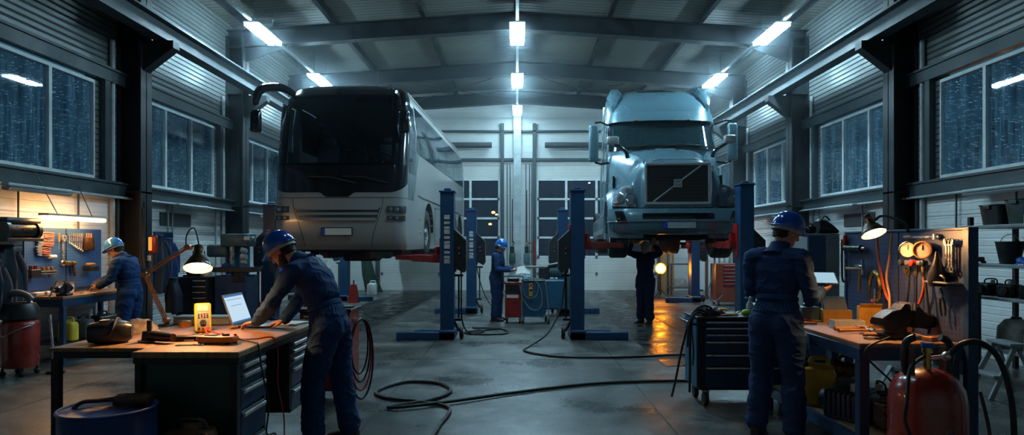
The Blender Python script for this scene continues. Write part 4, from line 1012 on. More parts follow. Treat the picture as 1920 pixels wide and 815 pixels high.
def person(label, loc, rz, P, vox=.012, hat='helmet_blue', suit='coverall_blue', beard=False, hatless=False, sc=1.):
    """P: pose. keys pelvis, neck, head, look, and per side (0 left +Y, 1 right): sh, el, wr, hd (finger dir), pn (palm normal), hip, kn, an, toe"""
    pel, nk, H = V(P['pelvis']), V(P['neck']), V(P['head']); look = V(P['look'])
    f, s, u = basis(look, V(P.get('up', (0, 0, 1))))
    bend = P.get('bend', .0)
    # spine curve
    sp_dir = (nk - pel); mid = pel + sp_dir * .5 + V((-bend, 0, 0))
    spine = crom([pel, pel + sp_dir * .28 + V((-bend * .5, 0, 0)), mid + sp_dir * .12, nk], 4)
    sw = (V(P['sh'][0]) - V(P['sh'][1])); lat = V((sw.x, sw.y, 0)).normalized() if sw.length else V((0, 1, 0))
    hw = V(P['hip'][0]) - V(P['hip'][1]); latp = V((hw.x, hw.y, 0)).normalized()
    def torso(mb, e):
        rings = []; n = len(spine)
        prof = [(0, .115, .165), (.1, .125, .172), (.25, .118, .16), (.38, .112, .152), (.55, .122, .168), (.72, .128, .185), (.84, .112, .175), (.93, .085, .13), (1, .06, .075)]
        for t, a, b in prof:
            k = t * (n - 1); i = min(int(k), n - 2); c = spine[i].lerp(spine[i + 1], k - i); tg = (spine[min(i + 2, n - 1)] - spine[max(i - 1, 0)]).normalized()
            lt = latp.lerp(lat, t).normalized(); fx = lt.cross(tg).normalized(); rings.append(ellring(c, fx, lt, a + e, b + e, 28, 2.5))
        mb.loft(rings)
        d = (spine[1] - spine[0]).normalized(); mb.ball(pel - d * .02, (.12 + e, .165 + e, .13 + e), Matrix.Rotation(math.atan2(latp.y, latp.x) - PI / 2, 3, 'Z'), 20, 12)
        # buttocks
        for k in (0, 1): 
            h = V(P['hip'][k]); mb.ball(h.lerp(pel, .25) + latp.cross(V((0, 0, -1))) * .035 * (1) + V((0, 0, .0)), (.1 + e, .1 + e, .12 + e), None, 16, 10)
    def limbs(mb, e, cloth):
        for k in (0, 1):
            sh, el, wr = V(P['sh'][k]), V(P['el'][k]), V(P['wr'][k])
            nb = spine[-3]
            capsule(mb, [nb, nb.lerp(sh, .6) + V((0, 0, .015)), sh], [.07 + e, .068 + e, .06 + e], 16)
            if cloth:
                ua, fa = (el - sh), (wr - el); end = wr - fa.normalized() * .02
                capsule(mb, [sh, sh + ua * .35, sh + ua * .8, el, el + fa * .3, el + fa * .75, end], [.072, .069, .06, .058, .057, .05, .045], 18)
                mb.cyl(end - fa.normalized() * .035, end + fa.normalized() * .012, .047, .046, 16)
            else:
                capsule(mb, [sh, sh.lerp(el, .4), el, el.lerp(wr, .35), wr], [.05, .042, .03, .034, .026], 14)
            hp, kn, an = V(P['hip'][k]), V(P['kn'][k]), V(P['an'][k])
            if cloth:
                th, cf = kn - hp, an - kn
                capsule(mb, [hp + V((0, 0, .02)), hp + th * .3, hp + th * .7, kn, kn + cf * .25, kn + cf * .6, kn + cf * .92], [.118, .116, .1, .09, .088, .086, .09], 20)
                # stacked hem folds on the boot
                for j, (t, r) in enumerate(((.8, .084), (.88, .08), (.96, .088))):
                    c = kn + cf * t; mb.lathe([(r * .86, -.02), (r, 0), (r * .86, .022)], c + V((.012 if j % 2 else -.006, 0, 0)), None, 20)
            else:
                capsule(mb, [hp, hp.lerp(kn, .4), kn, kn.lerp(an, .35), an], [.085, .078, .055, .056, .04], 14)
    nf = (H - nk)
    neck = [nk - nf.normalized() * .03, nk + nf * .35, H - f * .02 - u * .05]
    # continuous body
    body = MB(); torso(body, -.02); limbs(body, -.012, False)
    capsule(body, neck, [.062, .056, .055], 16); head_parts(body, H, f, s, u, sc)
    for k in (0, 1):
        hand(body, P['wr'][k], P['hd'][k], P['pn'][k], P.get('ts', (1, -1))[k], P.get('curl', .35))
    me = remeshed(body, min(vox, .0055) if vox < .01 else .0075, 2, .45)
    o = meshobj('person', me, 'skin', None); o.location = loc; o.rotation_euler = (0, 0, rz); o['label'] = label; o['category'] = 'person'
    # coverall
    cv = MB(); torso(cv, .004); limbs(cv, 0.01, True)
    me = remeshed(cv, vox, 3, .5)
    wa = spine[len(spine) // 3]; up_ = (nk - pel).normalized(); sd = P.get('seed', 1) * 7.3
    nrm = [v.normal.copy() for v in me.vertices]
    for v, n_ in zip(me.vertices, nrm):
        p = v.co; h = (p - wa).dot(up_)
        q = V((p.x * 3.2, p.y * 3.2, p.z * 6.5)) + V((sd, 0, 0))
        w1 = noise.noise(V((q.x + q.z * .9, q.y - q.z * .6, q.z * .8)) * 1.25)
        w2 = 1 - abs(noise.noise(V((p.x * 9 + p.z * 5, p.y * 9 - p.z * 7, p.z * 13 + sd)))) * 2
        d = w1 * .012 + max(0, w2) ** 3 * .008
        g = math.exp(-(h / .035) ** 2)
        ang = math.atan2(p.y - wa.y, p.x - wa.x)
        near = math.exp(-(abs(h) / .12) ** 2)
        rad2 = (V((p.x, p.y, p.z)) - wa); rad2 -= up_ * rad2.dot(up_)
        if rad2.length < .24:
            d += -g * .014 + near * (1 - g * .4) * .006 * math.sin(ang * 34 + w1 * 5)
        v.co = p + n_ * d
    c = meshobj('coverall', me, suit, o)
    # waistband and collar, pocket
    lt = latp
    k0 = len(spine) // 3; tg = (spine[k0 + 1] - spine[k0 - 1]).normalized(); fx = lt.cross(tg).normalized()
    b = MB(); b.loft([ellring(spine[k0] + tg * t, fx, lt, a, a + .042, 40, 2.4) for t, a in ((-.022, .112), (-.015, .124), (.015, .124), (.022, .112))], True, True); b.build('waistband', suit, c)
    tn = nf.normalized(); fx = lat.cross(tn).normalized()
    b = MB(); base = nk - tn * .02
    b.loft([ellring(base + tn * t + fx * .004, fx, lat, a, a * 1.08, 28, 2.1) for t, a in ((-.045, .104), (-.015, .086), (.02, .073), (.062, .074), (.064, .068), (.02, .066), (-.015, .07))], True, True); b.build('collar', suit, c)
    # pocket on the thigh/back
    if P.get('pocket'):
        for pp, pd in P['pocket']:
            pf, ps_, pu = basis(V(pd)); MB().box(V(pp), (.016, .13, .15), Matrix((pf, ps_, pu)).transposed(), .006).box(V(pp) + pu * .07, (.022, .14, .045), Matrix((pf, ps_, pu)).transposed(), .006).build('pocket', suit, c)
    # boots
    for k in (0, 1):
        an = V(P['an'][k]); t = V(P['toe'][k]).normalized(); lf = V((-t.y, t.x, 0)); g = P.get('ground', 0.)
        bt_ = MB(); rings = []
        for x, w_, h_ in ((-.085, .02, .05), (-.078, .036, .09), (-.04, .043, .12), (.02, .045, .115), (.08, .047, .08), (.14, .05, .06), (.185, .042, .05), (.205, .02, .035)):
            c_ = V((an.x, an.y, g)) + t * x; rings.append([c_ + lf * (w_ * math.cos(a)) + V((0, 0, max(0, h_ * (.5 + .5 * math.sin(a)) if math.sin(a) > 0 else h_ * .5 * (1 + math.sin(a) * 1.4)) )) for a in lin(0, 2 * PI * 15 / 16, 15)])
        bt_.loft(rings); capsule(bt_, [V((an.x, an.y, g + .08)), V((an.x, an.y, g + .19)) - t * .008], [.05, .056], 16)
        b = meshobj('boot', remeshed(bt_, .009, 2), 'boot', o)
        sl = MB(); sl.loft([[V((an.x, an.y, g)) + t * x + lf * w_ + V((0, 0, z)) for x, w_ in ((-.09, -.03), (-.05, -.046), (.05, -.048), (.15, -.052), (.2, -.03), (.212, 0), (.2, .03), (.15, .052), (.05, .048), (-.05, .046), (-.09, .03))] for z in (.002, .028)]); sl.build('boot_sole', 'rubber', b)
    # head dressing
    M = Matrix((f, s, u)).transposed(); q = lambda x, y, z: H + M @ (V((x, y, z)) * sc)
    hr = MB()
    hr.loft([ellring(q(x, 0, z), f, s, a * sc, b_ * sc, 20, 2.2) for x, z, a, b_ in ((-.05, -.07, .042, .052), (-.038, -.04, .066, .069), (-.03, 0, .083, .0785), (-.022, .05, .094, .083), (-.016, .09, .086, .074), (-.014, .118, .05, .045))]); 
    hmat = P.get('hair', 'hair_dark'); ho = hr.build('hair', hmat, o)
    if beard:
        br = MB(); br.loft([ellring(q(x, 0, z), f, s, a * sc, b_ * sc, 20, 2.3) for x, z, a, b_ in ((.05, -.124, .03, .025), (.042, -.116, .046, .041), (.031, -.09, .065, .058), (.012, -.05, .062, .0665), (.0, -.02, .04, .07))]); br.build('beard', 'hair_dark', o)
    for k in (-1, 1):
        ey = MB().ball(q(.081, k * .031, .012), (.009 * sc, .011 * sc, .006 * sc), M, 10, 6); ey = ey.build('eye', 'eye_white', o)
        MB().ball(q(.089, k * .031, .011), (.003 * sc, .005 * sc, .005 * sc), M, 8, 6).build('iris', 'hair_dark', ey)
        eb = MB().tube([q(.089, k * .014, .04), q(.091, k * .03, .046), q(.08, k * .05, .04)], [.003, .0045, .002], 6); eb.build('eyebrow', hmat, o)
    if hatless:
        MB().loft([ellring(q(x, 0, z), f, s, a * sc, b_ * sc, 22, 2.2) for x, z, a, b_ in ((-.012, .035, .106, .092), (-.012, .07, .102, .088), (-.012, .105, .08, .068), (-.012, .128, .04, .034), (-.012, .131, .01, .01))]).build('cap', 'grey_band', o)
    else:
        T_ = Matrix.Rotation(R(P.get('hat_tilt', -6)), 3, 'Y'); MM = M @ T_; hq = lambda x, y, z: H + M @ (V((-.008, 0, .045)) * sc) + MM @ (V((x, y, z)) * sc)
        A = lambda a, b_, z, x=0: ellring(hq(x, 0, z), MM @ V((1, 0, 0)), MM @ V((0, 1, 0)), a * sc, b_ * sc, 40, 2.15)
        hm = MB(); hm.loft([A(.128, .108, -.012), A(.13, .11, .0), A(.127, .107, .03), A(.117, .099, .065), A(.098, .084, .095), A(.07, .06, .116), A(.035, .03, .127), A(.004, .004, .129)], False, True)
        hm = hm.build('hard_hat', hat, o, ang=50)
        br = MB(); r0, r1 = [], []
        for k in range(48):
            t = 2 * PI * k / 48; c, s_ = math.cos(t), math.sin(t); ext = .012 + .05 * max(0, c) ** 1.5; dz = -.016 - .014 * max(0, c)
            r0.append(hq(.126 * c, .107 * s_, -.006)); r1.append(hq((.126 + ext) * c, (.107 + .014) * s_, dz))
        up0 = [p + MM @ V((0, 0, .006)) for p in r0]; up1 = [p + MM @ V((0, 0, .005)) for p in r1]
        br.loft([r0, r1, up1, up0], False, False); br.build('brim', hat, hm, ang=50)
        for yy in (-.02, 0, .02):
            MB().tube([hq(.118 * math.cos(a), yy, .0 + .128 * math.sin(a)) for a in lin(.12, PI - .12, 16)], .006 if yy else .008, 6).build('ridge', hat, hm)
        MB().loft([A(.118, .098, -.045, -.004), A(.121, .101, -.045, -.004), A(.121, .101, -.01), A(.118, .098, -.01)], False, False).build('headband', 'grey_band', hm)
    return o

STAND = dict(pelvis=(0, 0, .97), neck=(.0, 0, 1.52), head=(.03, 0, 1.67), look=(1, 0, -.1), bend=-.02,
    sh=[(0, .185, 1.44), (0, -.185, 1.44)], el=[(-.03, .25, 1.15), (-.03, -.25, 1.15)], wr=[(.1, .24, .92), (.1, -.24, .92)],
    hd=[(.2, 0, -1), (.2, 0, -1)], pn=[(0, -1, 0), (0, 1, 0)], hip=[(0, .095, .93), (0, -.095, .93)], kn=[(.02, .11, .5), (.02, -.11, .5)],
    an=[(0, .12, .1), (0, -.12, .1)], toe=[(1, .15, 0), (1, -.15, 0)])
def pose(**k): d = dict(STAND); d.update(k); return d

# bending at the desk, typing on the laptop
wA = person('worker in navy coverall and dark blue hard hat bending over the laptop on the desk', (-1.53, 5.15, 0), R(172), pose(
    pelvis=(-.03, 0, .97), neck=(.235, 0, 1.47), head=(.385, 0, 1.545), look=(1, -.0, -.85), up=(.8, 0, .6), bend=.045, hat_tilt=-8,
    sh=[(.19, .18, 1.40), (.19, -.18, 1.42)], el=[(.33, .27, 1.15), (.34, -.24, 1.16)], wr=[(.53, .14, .985), (.40, -.06, .975)],
    hd=[(1, -.12, -.18), (.8, .3, -.2)], pn=[(.1, 0, -1), (.1, 0, -1)], curl=.28,
    hip=[(-.03, .1, .92), (-.03, -.1, .93)], kn=[(.07, .11, .5), (-.07, -.12, .5)], an=[(.06, .12, .1), (-.14, -.12, .1)], toe=[(1, .1, 0), (1, -.1, 0)], seed=1), .0085, beard=True)
# tablet worker
wB = person('worker in blue coverall and dark hard hat seen from behind holding a tablet', (2.12, 5.25, 0), R(46), pose(
    pelvis=(0, 0, 1.0), neck=(.05, 0, 1.57), head=(.1, -.05, 1.70), look=(.8, -.72, -.5), up=(.3, -.25, .9), hat_tilt=-8,
    sh=[(.02, .2, 1.49), (.02, -.2, 1.49)], el=[(.02, .23, 1.2), (.03, -.27, 1.16)], wr=[(.30, -.02, 1.235), (.30, -.25, 1.215)],
    hd=[(.85, -.2, .15), (.875, -.5, .25)], pn=[(0, -.5, .8), (.2, .6, .75)], ts=(-1, 1), curl=.3,
    hip=[(0, .1, .96), (0, -.1, .96)], kn=[(.03, .13, .52), (.02, -.13, .52)], an=[(0, .16, .1), (0, -.15, .1)], toe=[(1, .2, 0), (1, -.3, 0)], seed=2,
    pocket=[((.1, -.2, .78), (.3, -1, .0))]), .0085)
# reading a paper at the carts
wC = person('worker in blue coverall and light blue hard hat reading paper at the red cart', (-.44, 13.5, 0), R(-15), pose(
    pelvis=(0, 0, .92), neck=(.03, 0, 1.42), head=(.09, 0, 1.545), look=(1, 0, -.5), up=(.4, 0, .9), sh=[(.02, .18, 1.35), (.02, -.18, 1.35)], el=[(.06, .24, 1.09), (.08, -.24, 1.09)], wr=[(.33, .1, 1.08), (.34, -.12, 1.06)],
    hd=[(1, -.1, 0), (1, .1, 0)], pn=[(0, -.4, .9), (0, .4, .9)], ts=(-1, 1), curl=.5,
    hip=[(0, .09, .88), (0, -.09, .88)], kn=[(.02, .1, .48), (.02, -.1, .48)], seed=3), .012, hat='helmet_light')
# under the truck, arms up
wD = person('worker in dark coverall and pale cap standing under the truck with both arms raised', (2.6, 13.0, 0), R(-128), pose(
    pelvis=(0, 0, .9), neck=(-.02, 0, 1.4), head=(.02, 0, 1.53), look=(1, .25, .0), sh=[(0, .18, 1.38), (0, -.18, 1.38)], el=[(.1, .38, 1.42), (.1, -.36, 1.44)], wr=[(.12, .26, 1.59), (.12, -.24, 1.6)],
    hd=[(.05, .0, 1), (.05, 0, 1)], pn=[(1, 0, 0), (1, 0, 0)], ts=(-1, 1), curl=.3,
    hip=[(0, .09, .86), (0, -.09, .86)], kn=[(.01, .09, .47), (.01, -.09, .47)], an=[(0, .1, .1), (0, -.1, .1)], seed=4, hair='hair_grey'), .012, hatless=True, suit='coverall_navy')
# at the pegboard bench
wE = person('worker in blue coverall and light blue hard hat working at the pegboard bench', (-5.66, 9.35, 0), R(178), pose(
    pelvis=(0, 0, .93), neck=(.1, 0, 1.42), head=(.2, .03, 1.53), look=(1, .1, -.6), up=(.5, 0, .85), bend=.03, sh=[(.07, .18, 1.35), (.07, -.18, 1.35)], el=[(.13, .24, 1.1), (.15, -.22, 1.12)], wr=[(.36, .16, 1.0), (.38, -.1, 1.08)],
    hd=[(1, .1, -.25), (1, .1, -.1)], pn=[(0, 0, -1), (0, .3, -.9)], curl=.5,
    hip=[(0, .09, .88), (0, -.09, .88)], seed=5), .012, hat='helmet_light')
# ================================================================ PROPS, helpers
def onz(px, py, z): d = FPX * (CH - z) / (py - 458); return ((px - 970) * d / FPX, d, z)
def one(name, label, cat, mb, m, loc=(0, 0, 0), rz=0, group=None, rot=None):
    return tag(mb.build(name, m, None, loc, rz, rot=rot), label, cat, group)
# small tools, built along +X, lying on z=0
def mk_wrench(name, label, loc, rz, L=.2, rot=None, group=None):
    s = L / .2; b = MB()
    b.bar((.03 * s, 0, .006), (.17 * s, 0, .006), .016 * s, .008, .002)
    b.prism([(.0, .008), (.012, .02), (.034, .018), (.046, .006), (.046, -.006), (.034, -.018), (.012, -.02), (0, -.008), (.022, -.005), (.022, .005)], .01, Matrix.Scale(s, 4) @ Matrix.Translation((-.005, 0, .001)))
    b.tube([(.18 * s + .015 * s * math.cos(a), .015 * s * math.sin(a), .006) for a in lin(0, 2 * PI, 14)], .006 * s, 6)
    return one(name, label, 'tool', b, 'tool_steel', loc, rz, group, rot)
def mk_driver(name, label, loc, rz, L=.2, hm='red_plastic', rot=None, group=None):
    t = thing(name, label, 'tool', loc, rz, group)
    if rot: t.rotation_euler = rot
    MB().lathe([(.004, 0), (.012, .004), (.0135, .03), (.011, .05), (.0135, .07), (.012, L * .45), (.006, L * .47)], (0, 0, .014), Euler((0, PI / 2, 0)).to_matrix(), 12).build('handle', hm, t)
    MB().cyl((L * .46, 0, .014), (L * .95, 0, .014), .0038, n=8).bar((L * .95, 0, .014), (L, 0, .014), .008, .0025).build('shaft', 'tool_steel', t)
    return t
def mk_pliers(name, label, loc, rz, L=.2, hm='red_plastic', rot=None, group=None):
    t = thing(name, label, 'tool', loc, rz, group)
    if rot: t.rotation_euler = rot
    b = MB(); b.prism([(0, .004), (.04, .016), (.065, .018), (.075, 0), (.065, -.018), (.04, -.016), (0, -.004)], .014, Matrix.Scale(L / .2, 4)); b.build('jaw', 'tool_steel', t)
    for k in (-1, 1): MB().tube([(.06 * L / .2, k * .008, .008), (.1 * L / .2, k * .02, .008), (.15 * L / .2, k * .026, .008), (L, k * .02, .008)], [.007, .009, .009, .007], 8, 3).build('handle', hm, t)
    return t
def mk_hammer(name, label, loc, rz, L=.3, rot=None, group=None):
    t = thing(name, label, 'tool', loc, rz, group)
    if rot: t.rotation_euler = rot
    MB().tube([(0, 0, .02), (L * .4, 0, .02), (L * .9, 0, .02)], [.016, .012, .01], 10, 3).build('handle', 'wood_handle', t)
    MB().cyl((L * .92, -.055, .02), (L * .92, -.01, .02), .016, n=14).box((L * .92, .01, .02), (.026, .05, .026), None, .004).prism([(-.013, 0), (.013, 0), (.004, .05), (-.004, .05)], .024, Matrix.Translation((L * .92, .03, .008))).build('head', 'tool_steel', t)
    return t
def mk_jug(name, label, loc, rz, m, s=1., cap='black_plastic', group=None):
    t = thing(name, label, 'canister', loc, rz, group); b = MB()
    A = lambda x, y, z, p=4: ellring(V((0, 0, z)), V((1, 0, 0)), V((0, 1, 0)), x, y, 24, p)
    b.loft([A(.085 * s, .12 * s, 0), A(.095 * s, .135 * s, .015 * s), A(.095 * s, .135 * s, .25 * s), A(.085 * s, .12 * s, .29 * s), A(.05 * s, .06 * s, .315 * s, 3), A(.045 * s, .05 * s, .32 * s, 3)]); b.build('body', m, t)
    MB().tube([(0, -.09 * s, .29 * s), (0, -.085 * s, .35 * s), (0, -.06 * s, .37 * s), (0, .02 * s, .37 * s), (0, .05 * s, .35 * s), (0, .055 * s, .3 * s)], .016 * s, 10, 4).build('handle', m, t)
    MB().lathe([(.028 * s, .28 * s), (.03 * s, .29 * s), (.03 * s, .335 * s), (.026 * s, .34 * s)], (0, .095 * s, 0), None, 18).build('cap', cap, t)
    return t
def mk_tin(name, label, loc, r, h, m, cat='tin', lid='tool_steel', group=None):
    t = thing(name, label, cat, loc, 0, group)
    MB().lathe([(r * .97, 0), (r, .004), (r, h - .006), (r * 1.03, h - .003), (r * 1.03, h)], (0, 0, 0), None, 24).build('body', m, t)
    MB().lathe([(r * .98, h + .0005), (r * 1.0, h + .004), (r * .8, h + .006), (.01, h + .007)], (0, 0, 0), None, 24).build('lid', lid, t)
    return t
def mk_openbox(name, label, loc, rz, d, m, cat='box', t_=.008, group=None, flaps=False):
    x, y, z = d; b = MB()
    b.bb(-x / 2, x / 2, -y / 2, y / 2, 0, t_)
    for s in (-1, 1): b.bb(*sorted((s * x / 2, s * (x / 2 - t_))), -y / 2, y / 2, t_, z); b.bb(-x / 2 + t_, x / 2 - t_, *sorted((s * y / 2, s * (y / 2 - t_))), t_, z)
    t = thing(name, label, cat, loc, rz, group); b.build('box_body', m, t)
    if flaps:
        MB().box((0, y / 2 + .03, z + .05), (x * .96, .006, .14), (R(-25), 0, 0)).build('flap', m, t); MB().box((-x / 2 - .04, 0, z + .03), (.006, y * .95, .12), (0, R(-40), 0)).build('flap', m, t)
    return t
def cloth_heap(name, label, loc, d, m, seed=0, cat='rag', rz=0, group=None):
    b = MB(); n, k = 28, 12; rings = []
    for j in range(k + 1):
        a = (PI / 2) * j / k; r = []
        for i in range(n):
            t = 2 * PI * i / n; q = V((math.cos(t) * math.cos(a), math.sin(t) * math.cos(a), math.sin(a)))
            w = 1 + .28 * noise.noise(q * 1.7 + V((seed, 0, 0))) + .12 * noise.noise(q * 5 + V((0, seed, 0)))
            r.append(V((q.x * d[0] / 2 * w, q.y * d[1] / 2 * w, max(0, q.z * d[2] * w))))
        rings.append(r)
    b.loft(rings); return one(name, label, cat, b, m, loc, rz, group)
def hose(name, label, pts, r, m='rubber', cat='hose', k=8, group=None, n=8): return one(name, label, cat, MB().tube(pts, r, n, k), m, (0, 0, 0), 0, group)

# ---------------------------------------------------------------- DESK with two drawer pedestals
ZD = .92
D = thing('workshop_desk', 'wooden-topped metal desk with two blue drawer pedestals under the laptop', 'desk', (-2.1, 4.85, 0))
def lc(x, y): return x + 2.1, y - 4.85
mb = MB(); mb.bb(-.34, .34, -.81, .8, .88, .92, .006); mb.build('desktop', 'wood_top', D)
MB().bb(-.335, .335, -.8, .79, .845, .88, .003).build('desktop_frame', 'black_metal', D)
def pedestal(y0, y1, z0, hs):
    p = MB(); p.bb(-.32, .3, y0, y1, z0, .845, .004); p = p.build('drawer_pedestal', 'dark_green', D)
    MB().bb(.3, .315, y0, y0 + .025, z0, .84).bb(.3, .315, y1 - .025, y1, z0, .84).bb(.3, .315, y0, y1, z0, z0 + .03).build('pedestal_frame', 'steel_blue_grey', p)
    for a, b in hs:
        d = MB().bb(.3, .318, y0 + .03, y1 - .03, a, b - .012, .003); d = d.build('drawer', 'bench_blue', D)
        MB().bb(.318, .34, y0 + .045, y1 - .045, b - .045, b - .022, .004).bb(.318, .334, y0 + .045, y1 - .045, b - .05, b - .045).build('drawer_handle', 'handle_alu', d)
pedestal(-.75, -.31, .1, [(.79, .845), (.69, .78), (.54, .68), (.33, .53), (.14, .32)])
pedestal(.17, .59, .28, [(.79, .845), (.73, .785), (.65, .72), (.48, .64), (.31, .47)])
MB().bb(-.33, -.31, -.78, .76, .2, .845).build('back_panel', 'dark_green', D)
for x, y in ((-.31, -.77), (.3, .76), (-.31, .76), (.3, -.77)): MB().bb(x - .02, x + .02, y - .02, y + .02, 0, .845, .003).build('leg', 'black_metal', D)
# side table
S_ = thing('side_table', 'low dark-legged table with thin wooden top adjoining the desk', 'table', (-2.77, 4.9, 0))
MB().bb(-.31, .32, -.7, .7, .895, .92, .004).build('table_top', 'wood_top', S_); MB().bb(-.29, .3, -.68, .68, .85, .894).build('apron', 'black_metal', S_)
for x in (-.28, .28):
    for y in (-.66, .66): MB().bb(x - .025, x + .025, y - .025, y + .025, 0, .85, .003).build('leg', 'black_metal', S_)
# laptop
emis_mat('screen_white', (.5, .66, .8), 1.); emis_mat('screen_line', (.1, .3, .75), .6); emis_mat('screen_text', (.1, .16, .25), .4)
L = thing('laptop', 'open grey laptop with a lit document on the screen', 'laptop', (-2.12, 5.38, ZD), 0)
MB().bb(-.19, .1, -.19, .19, .002, .02, .006, 2).build('base', 'black_metal', L)
k = MB()
for i in range(5):
    for j in range(14): k.bb(-.13 + i * .028, -.108 + i * .028, -.172 + j * .0247, -.152 + j * .0247, .02, .023)
k.build('keyboard', 'black_plastic', L)
MB().bb(.03, .085, -.05, .05, .0195, .0215).build('touchpad', 'paint_grey', L)
TR = Matrix.Translation((-.19, 0, .018)) @ Matrix.Rotation(R(-20), 4, 'Y')
def tm(mb_): 
    for v in mb_.bm.verts: v.co = TR @ v.co
    return mb_
lid = tm(MB().bb(-.006, .004, -.19, .19, 0, .265, .004)).build('screen_lid', 'paint_grey', L)
tm(MB().bb(.0045, .006, -.175, .175, .02, .25)).build('display', 'screen_white', lid)
tm(MB().bb(.0062, .007, -.175, .175, .238, .25)).build('title_bar', 'screen_line', lid)
tm(MB().bb(.0062, .007, -.15, .13, .212, .216)).build('text_line', 'screen_line', lid)
tm(MB().bb(.0062, .007, -.1, .1, .16, .163)).build('text_line', 'screen_text', lid)
tm(MB().bb(.0062, .007, -.175, .175, .02, .03)).build('task_bar', 'screen_line', lid)
# desk lamp: spring arm
emis_mat('bulb_warm', (1., .47, .15), 600.)
mat('liner_white', (.75, .7, .6), .5, 0, .05)
def shade(parent, c, axis, r, h, m, bm_, es=.6):
    """bell shade with open mouth along axis; bulb disc inside"""
    ax = V(axis).normalized(); q = ax.to_track_quat('Z', 'Y').to_matrix(); M = q
    o = MB(); o.lathe([(r * .32, -h), (r * .36, -h * .96), (r * .4, -h * .7), (r * .62, -h * .52), (r * .85, -h * .25), (r * .97, -.02), (r, 0), (r * .985, 0), (r * .95, -.02), (r * .82, -h * .25), (r * .58, -h * .5), (r * .3, -h * .62)], c, M, 36, False)
    o = o.build('lamp_shade', m, parent, ang=50)
    MB().lathe([(r * .965, -.004), (r * .93, -.024), (r * .8, -h * .26), (r * .56, -h * .5), (r * .3, -h * .6), (.003, -h * .61)], c, M, 36, False).build('shade_liner', 'liner_white', o, ang=50)
    MB().lathe([(r * .3, -h * 1.0), (r * .34, -h * 1.02), (r * .3, -h * 1.22), (r * .2, -h * 1.28), (.002, -h * 1.28)], c, M, 24).build('shade_cap', m, o)
    rb = MB()
    for i in range(8):
        a = i * PI / 4; rb.box(V(c) + M @ V((r * .39 * math.cos(a), r * .39 * math.sin(a), -h * .84)), (.004, .008, h * .2), M @ Matrix.Rotation(a, 3, 'Z'))
    rb.build('cooling_slots', 'brass', o)
    MB().ball(V(c) + M @ V((0, 0, -h * .22)), (r * .5, r * .5, r * .3), M, 20, 10).build('bulb', bm_, o)
    return o
dl = thing('desk_lamp', 'lit orange-brown spring-arm desk lamp clamped beside the desk', 'lamp', (-2.93, 5.35, ZD))
MB().lathe([(.06, 0), (.065, .004), (.062, .014), (.02, .02), (.014, .05), (.01, .06)], (0, 0, 0), None, 24).build('clamp_base', 'black_metal', dl)
J0, J1, J2 = V((0, 0, .05)), V((-.09, -.15, .433)), V((.4, -.42, .66))
for a, b, n_ in ((J0, J1, 'lower_arm'), (J1, J2, 'upper_arm')):
    o = MB().cyl(a + V((0, .014, 0)), b + V((0, .014, 0)), .006, n=8).build(n_, 'lamp_orange', dl); o2 = MB().cyl(a + V((0, -.014, 0)), b + V((0, -.014, 0)), .006, n=8).build(n_, 'lamp_orange', dl)
    d_ = (b - a).normalized(); pn = d_.cross(V((0, 1, 0)))
    MB().tube([a + pn * .025 + d_ * (.02 + .006 * i) + pn.cross(d_) * (.006 * math.cos(i * 1.6)) + pn * (.006 * math.sin(i * 1.6)) for i in range(50 if n_[0] == 'l' else 40)], .0025, 5).build('spring', 'lamp_orange', o)
    MB().cyl(a + pn * .025, b + pn * .02, .004, n=6).build('spring_rod', 'lamp_orange', o)
for J in (J0, J1, J2): MB().cyl(J + V((0, -.03, 0)), J + V((0, .03, 0)), .022, n=16).build('joint', 'lamp_orange', dl)
ax = V((.16, -.4, -.9)).normalized(); c = V((.56, -.6, .503))
sh = shade(dl, c, ax, .1, .15, 'lamp_brown', 'bulb_warm')
MB().tube([J2, J2 + V((.06, 0, .01)), c - ax * .175], .008, 8, 3).build('shade_bracket', 'lamp_orange', dl)
MB().tube([J2 + V((-.02, 0, 0)), J2 + V((-.02, 0, .08)), J2 + V((.03, -.03, .14)), J2 + V((.1, -.1, .13)), c - ax * .19], .005, 8, 6).build('lamp_cord', 'rubber', dl)
# multimeter leaning upright
mm = thing('multimeter', 'yellow multimeter leaning upright with grey display and dial', 'multimeter', (-2.42, 4.93, ZD), R(0))
TM = Matrix.Translation((0, 0, .0)) @ Matrix.Rotation(R(-24), 4, 'Y') @ Matrix.Rotation(R(90), 4, 'Z') @ Matrix.Rotation(R(90), 4, 'X')  # local XY plane = face
TM = Matrix.Translation((0, 0, .004)) @ Matrix.Rotation(R(30), 4, 'Z') @ Matrix.Rotation(R(-18), 4, 'X') @ Matrix.Rotation(R(90), 4, 'X')
def mmx(b):
    for v in b.bm.verts: v.co = TM @ v.co
    return b
mmx(MB().box((0, .115, 0), (.12, .23, .045), None, .018, 3)).build('holster', 'yellow', mm)
mmx(MB().box((0, .115, .02), (.092, .195, .012), None, .01, 2)).build('face', 'paint_grey', mm)
mmx(MB().box((0, .18, .027), (.075, .04, .004), None, .002)).build('display', 'sticker', mm)
for i in range(4):
    for j in range(3): mmx(MB().box((-.03 + i * .02, .138 - j * .014, .028), (.013, .008, .005), None, .002)).build('key', 'black_plastic' if (i + j) % 3 else 'red_plastic', mm)
mmx(MB().cyl((0, .07, .026), (0, .07, .036), .024, .021, 20).box((0, .07, .038), (.008, .04, .006), None, .002)).build('dial', 'black_plastic', mm)
for i in range(3): mmx(MB().cyl((-.03 + i * .03, .025, .026), (-.03 + i * .03, .025, .034), .008, n=12)).build('jack', 'red_plastic' if i == 2 else 'black_plastic', mm)
mmx(MB().box((0, .1, -.05), (.05, .14, .006), (R(22), 0, 0), .002)).build('kickstand', 'black_plastic', mm)
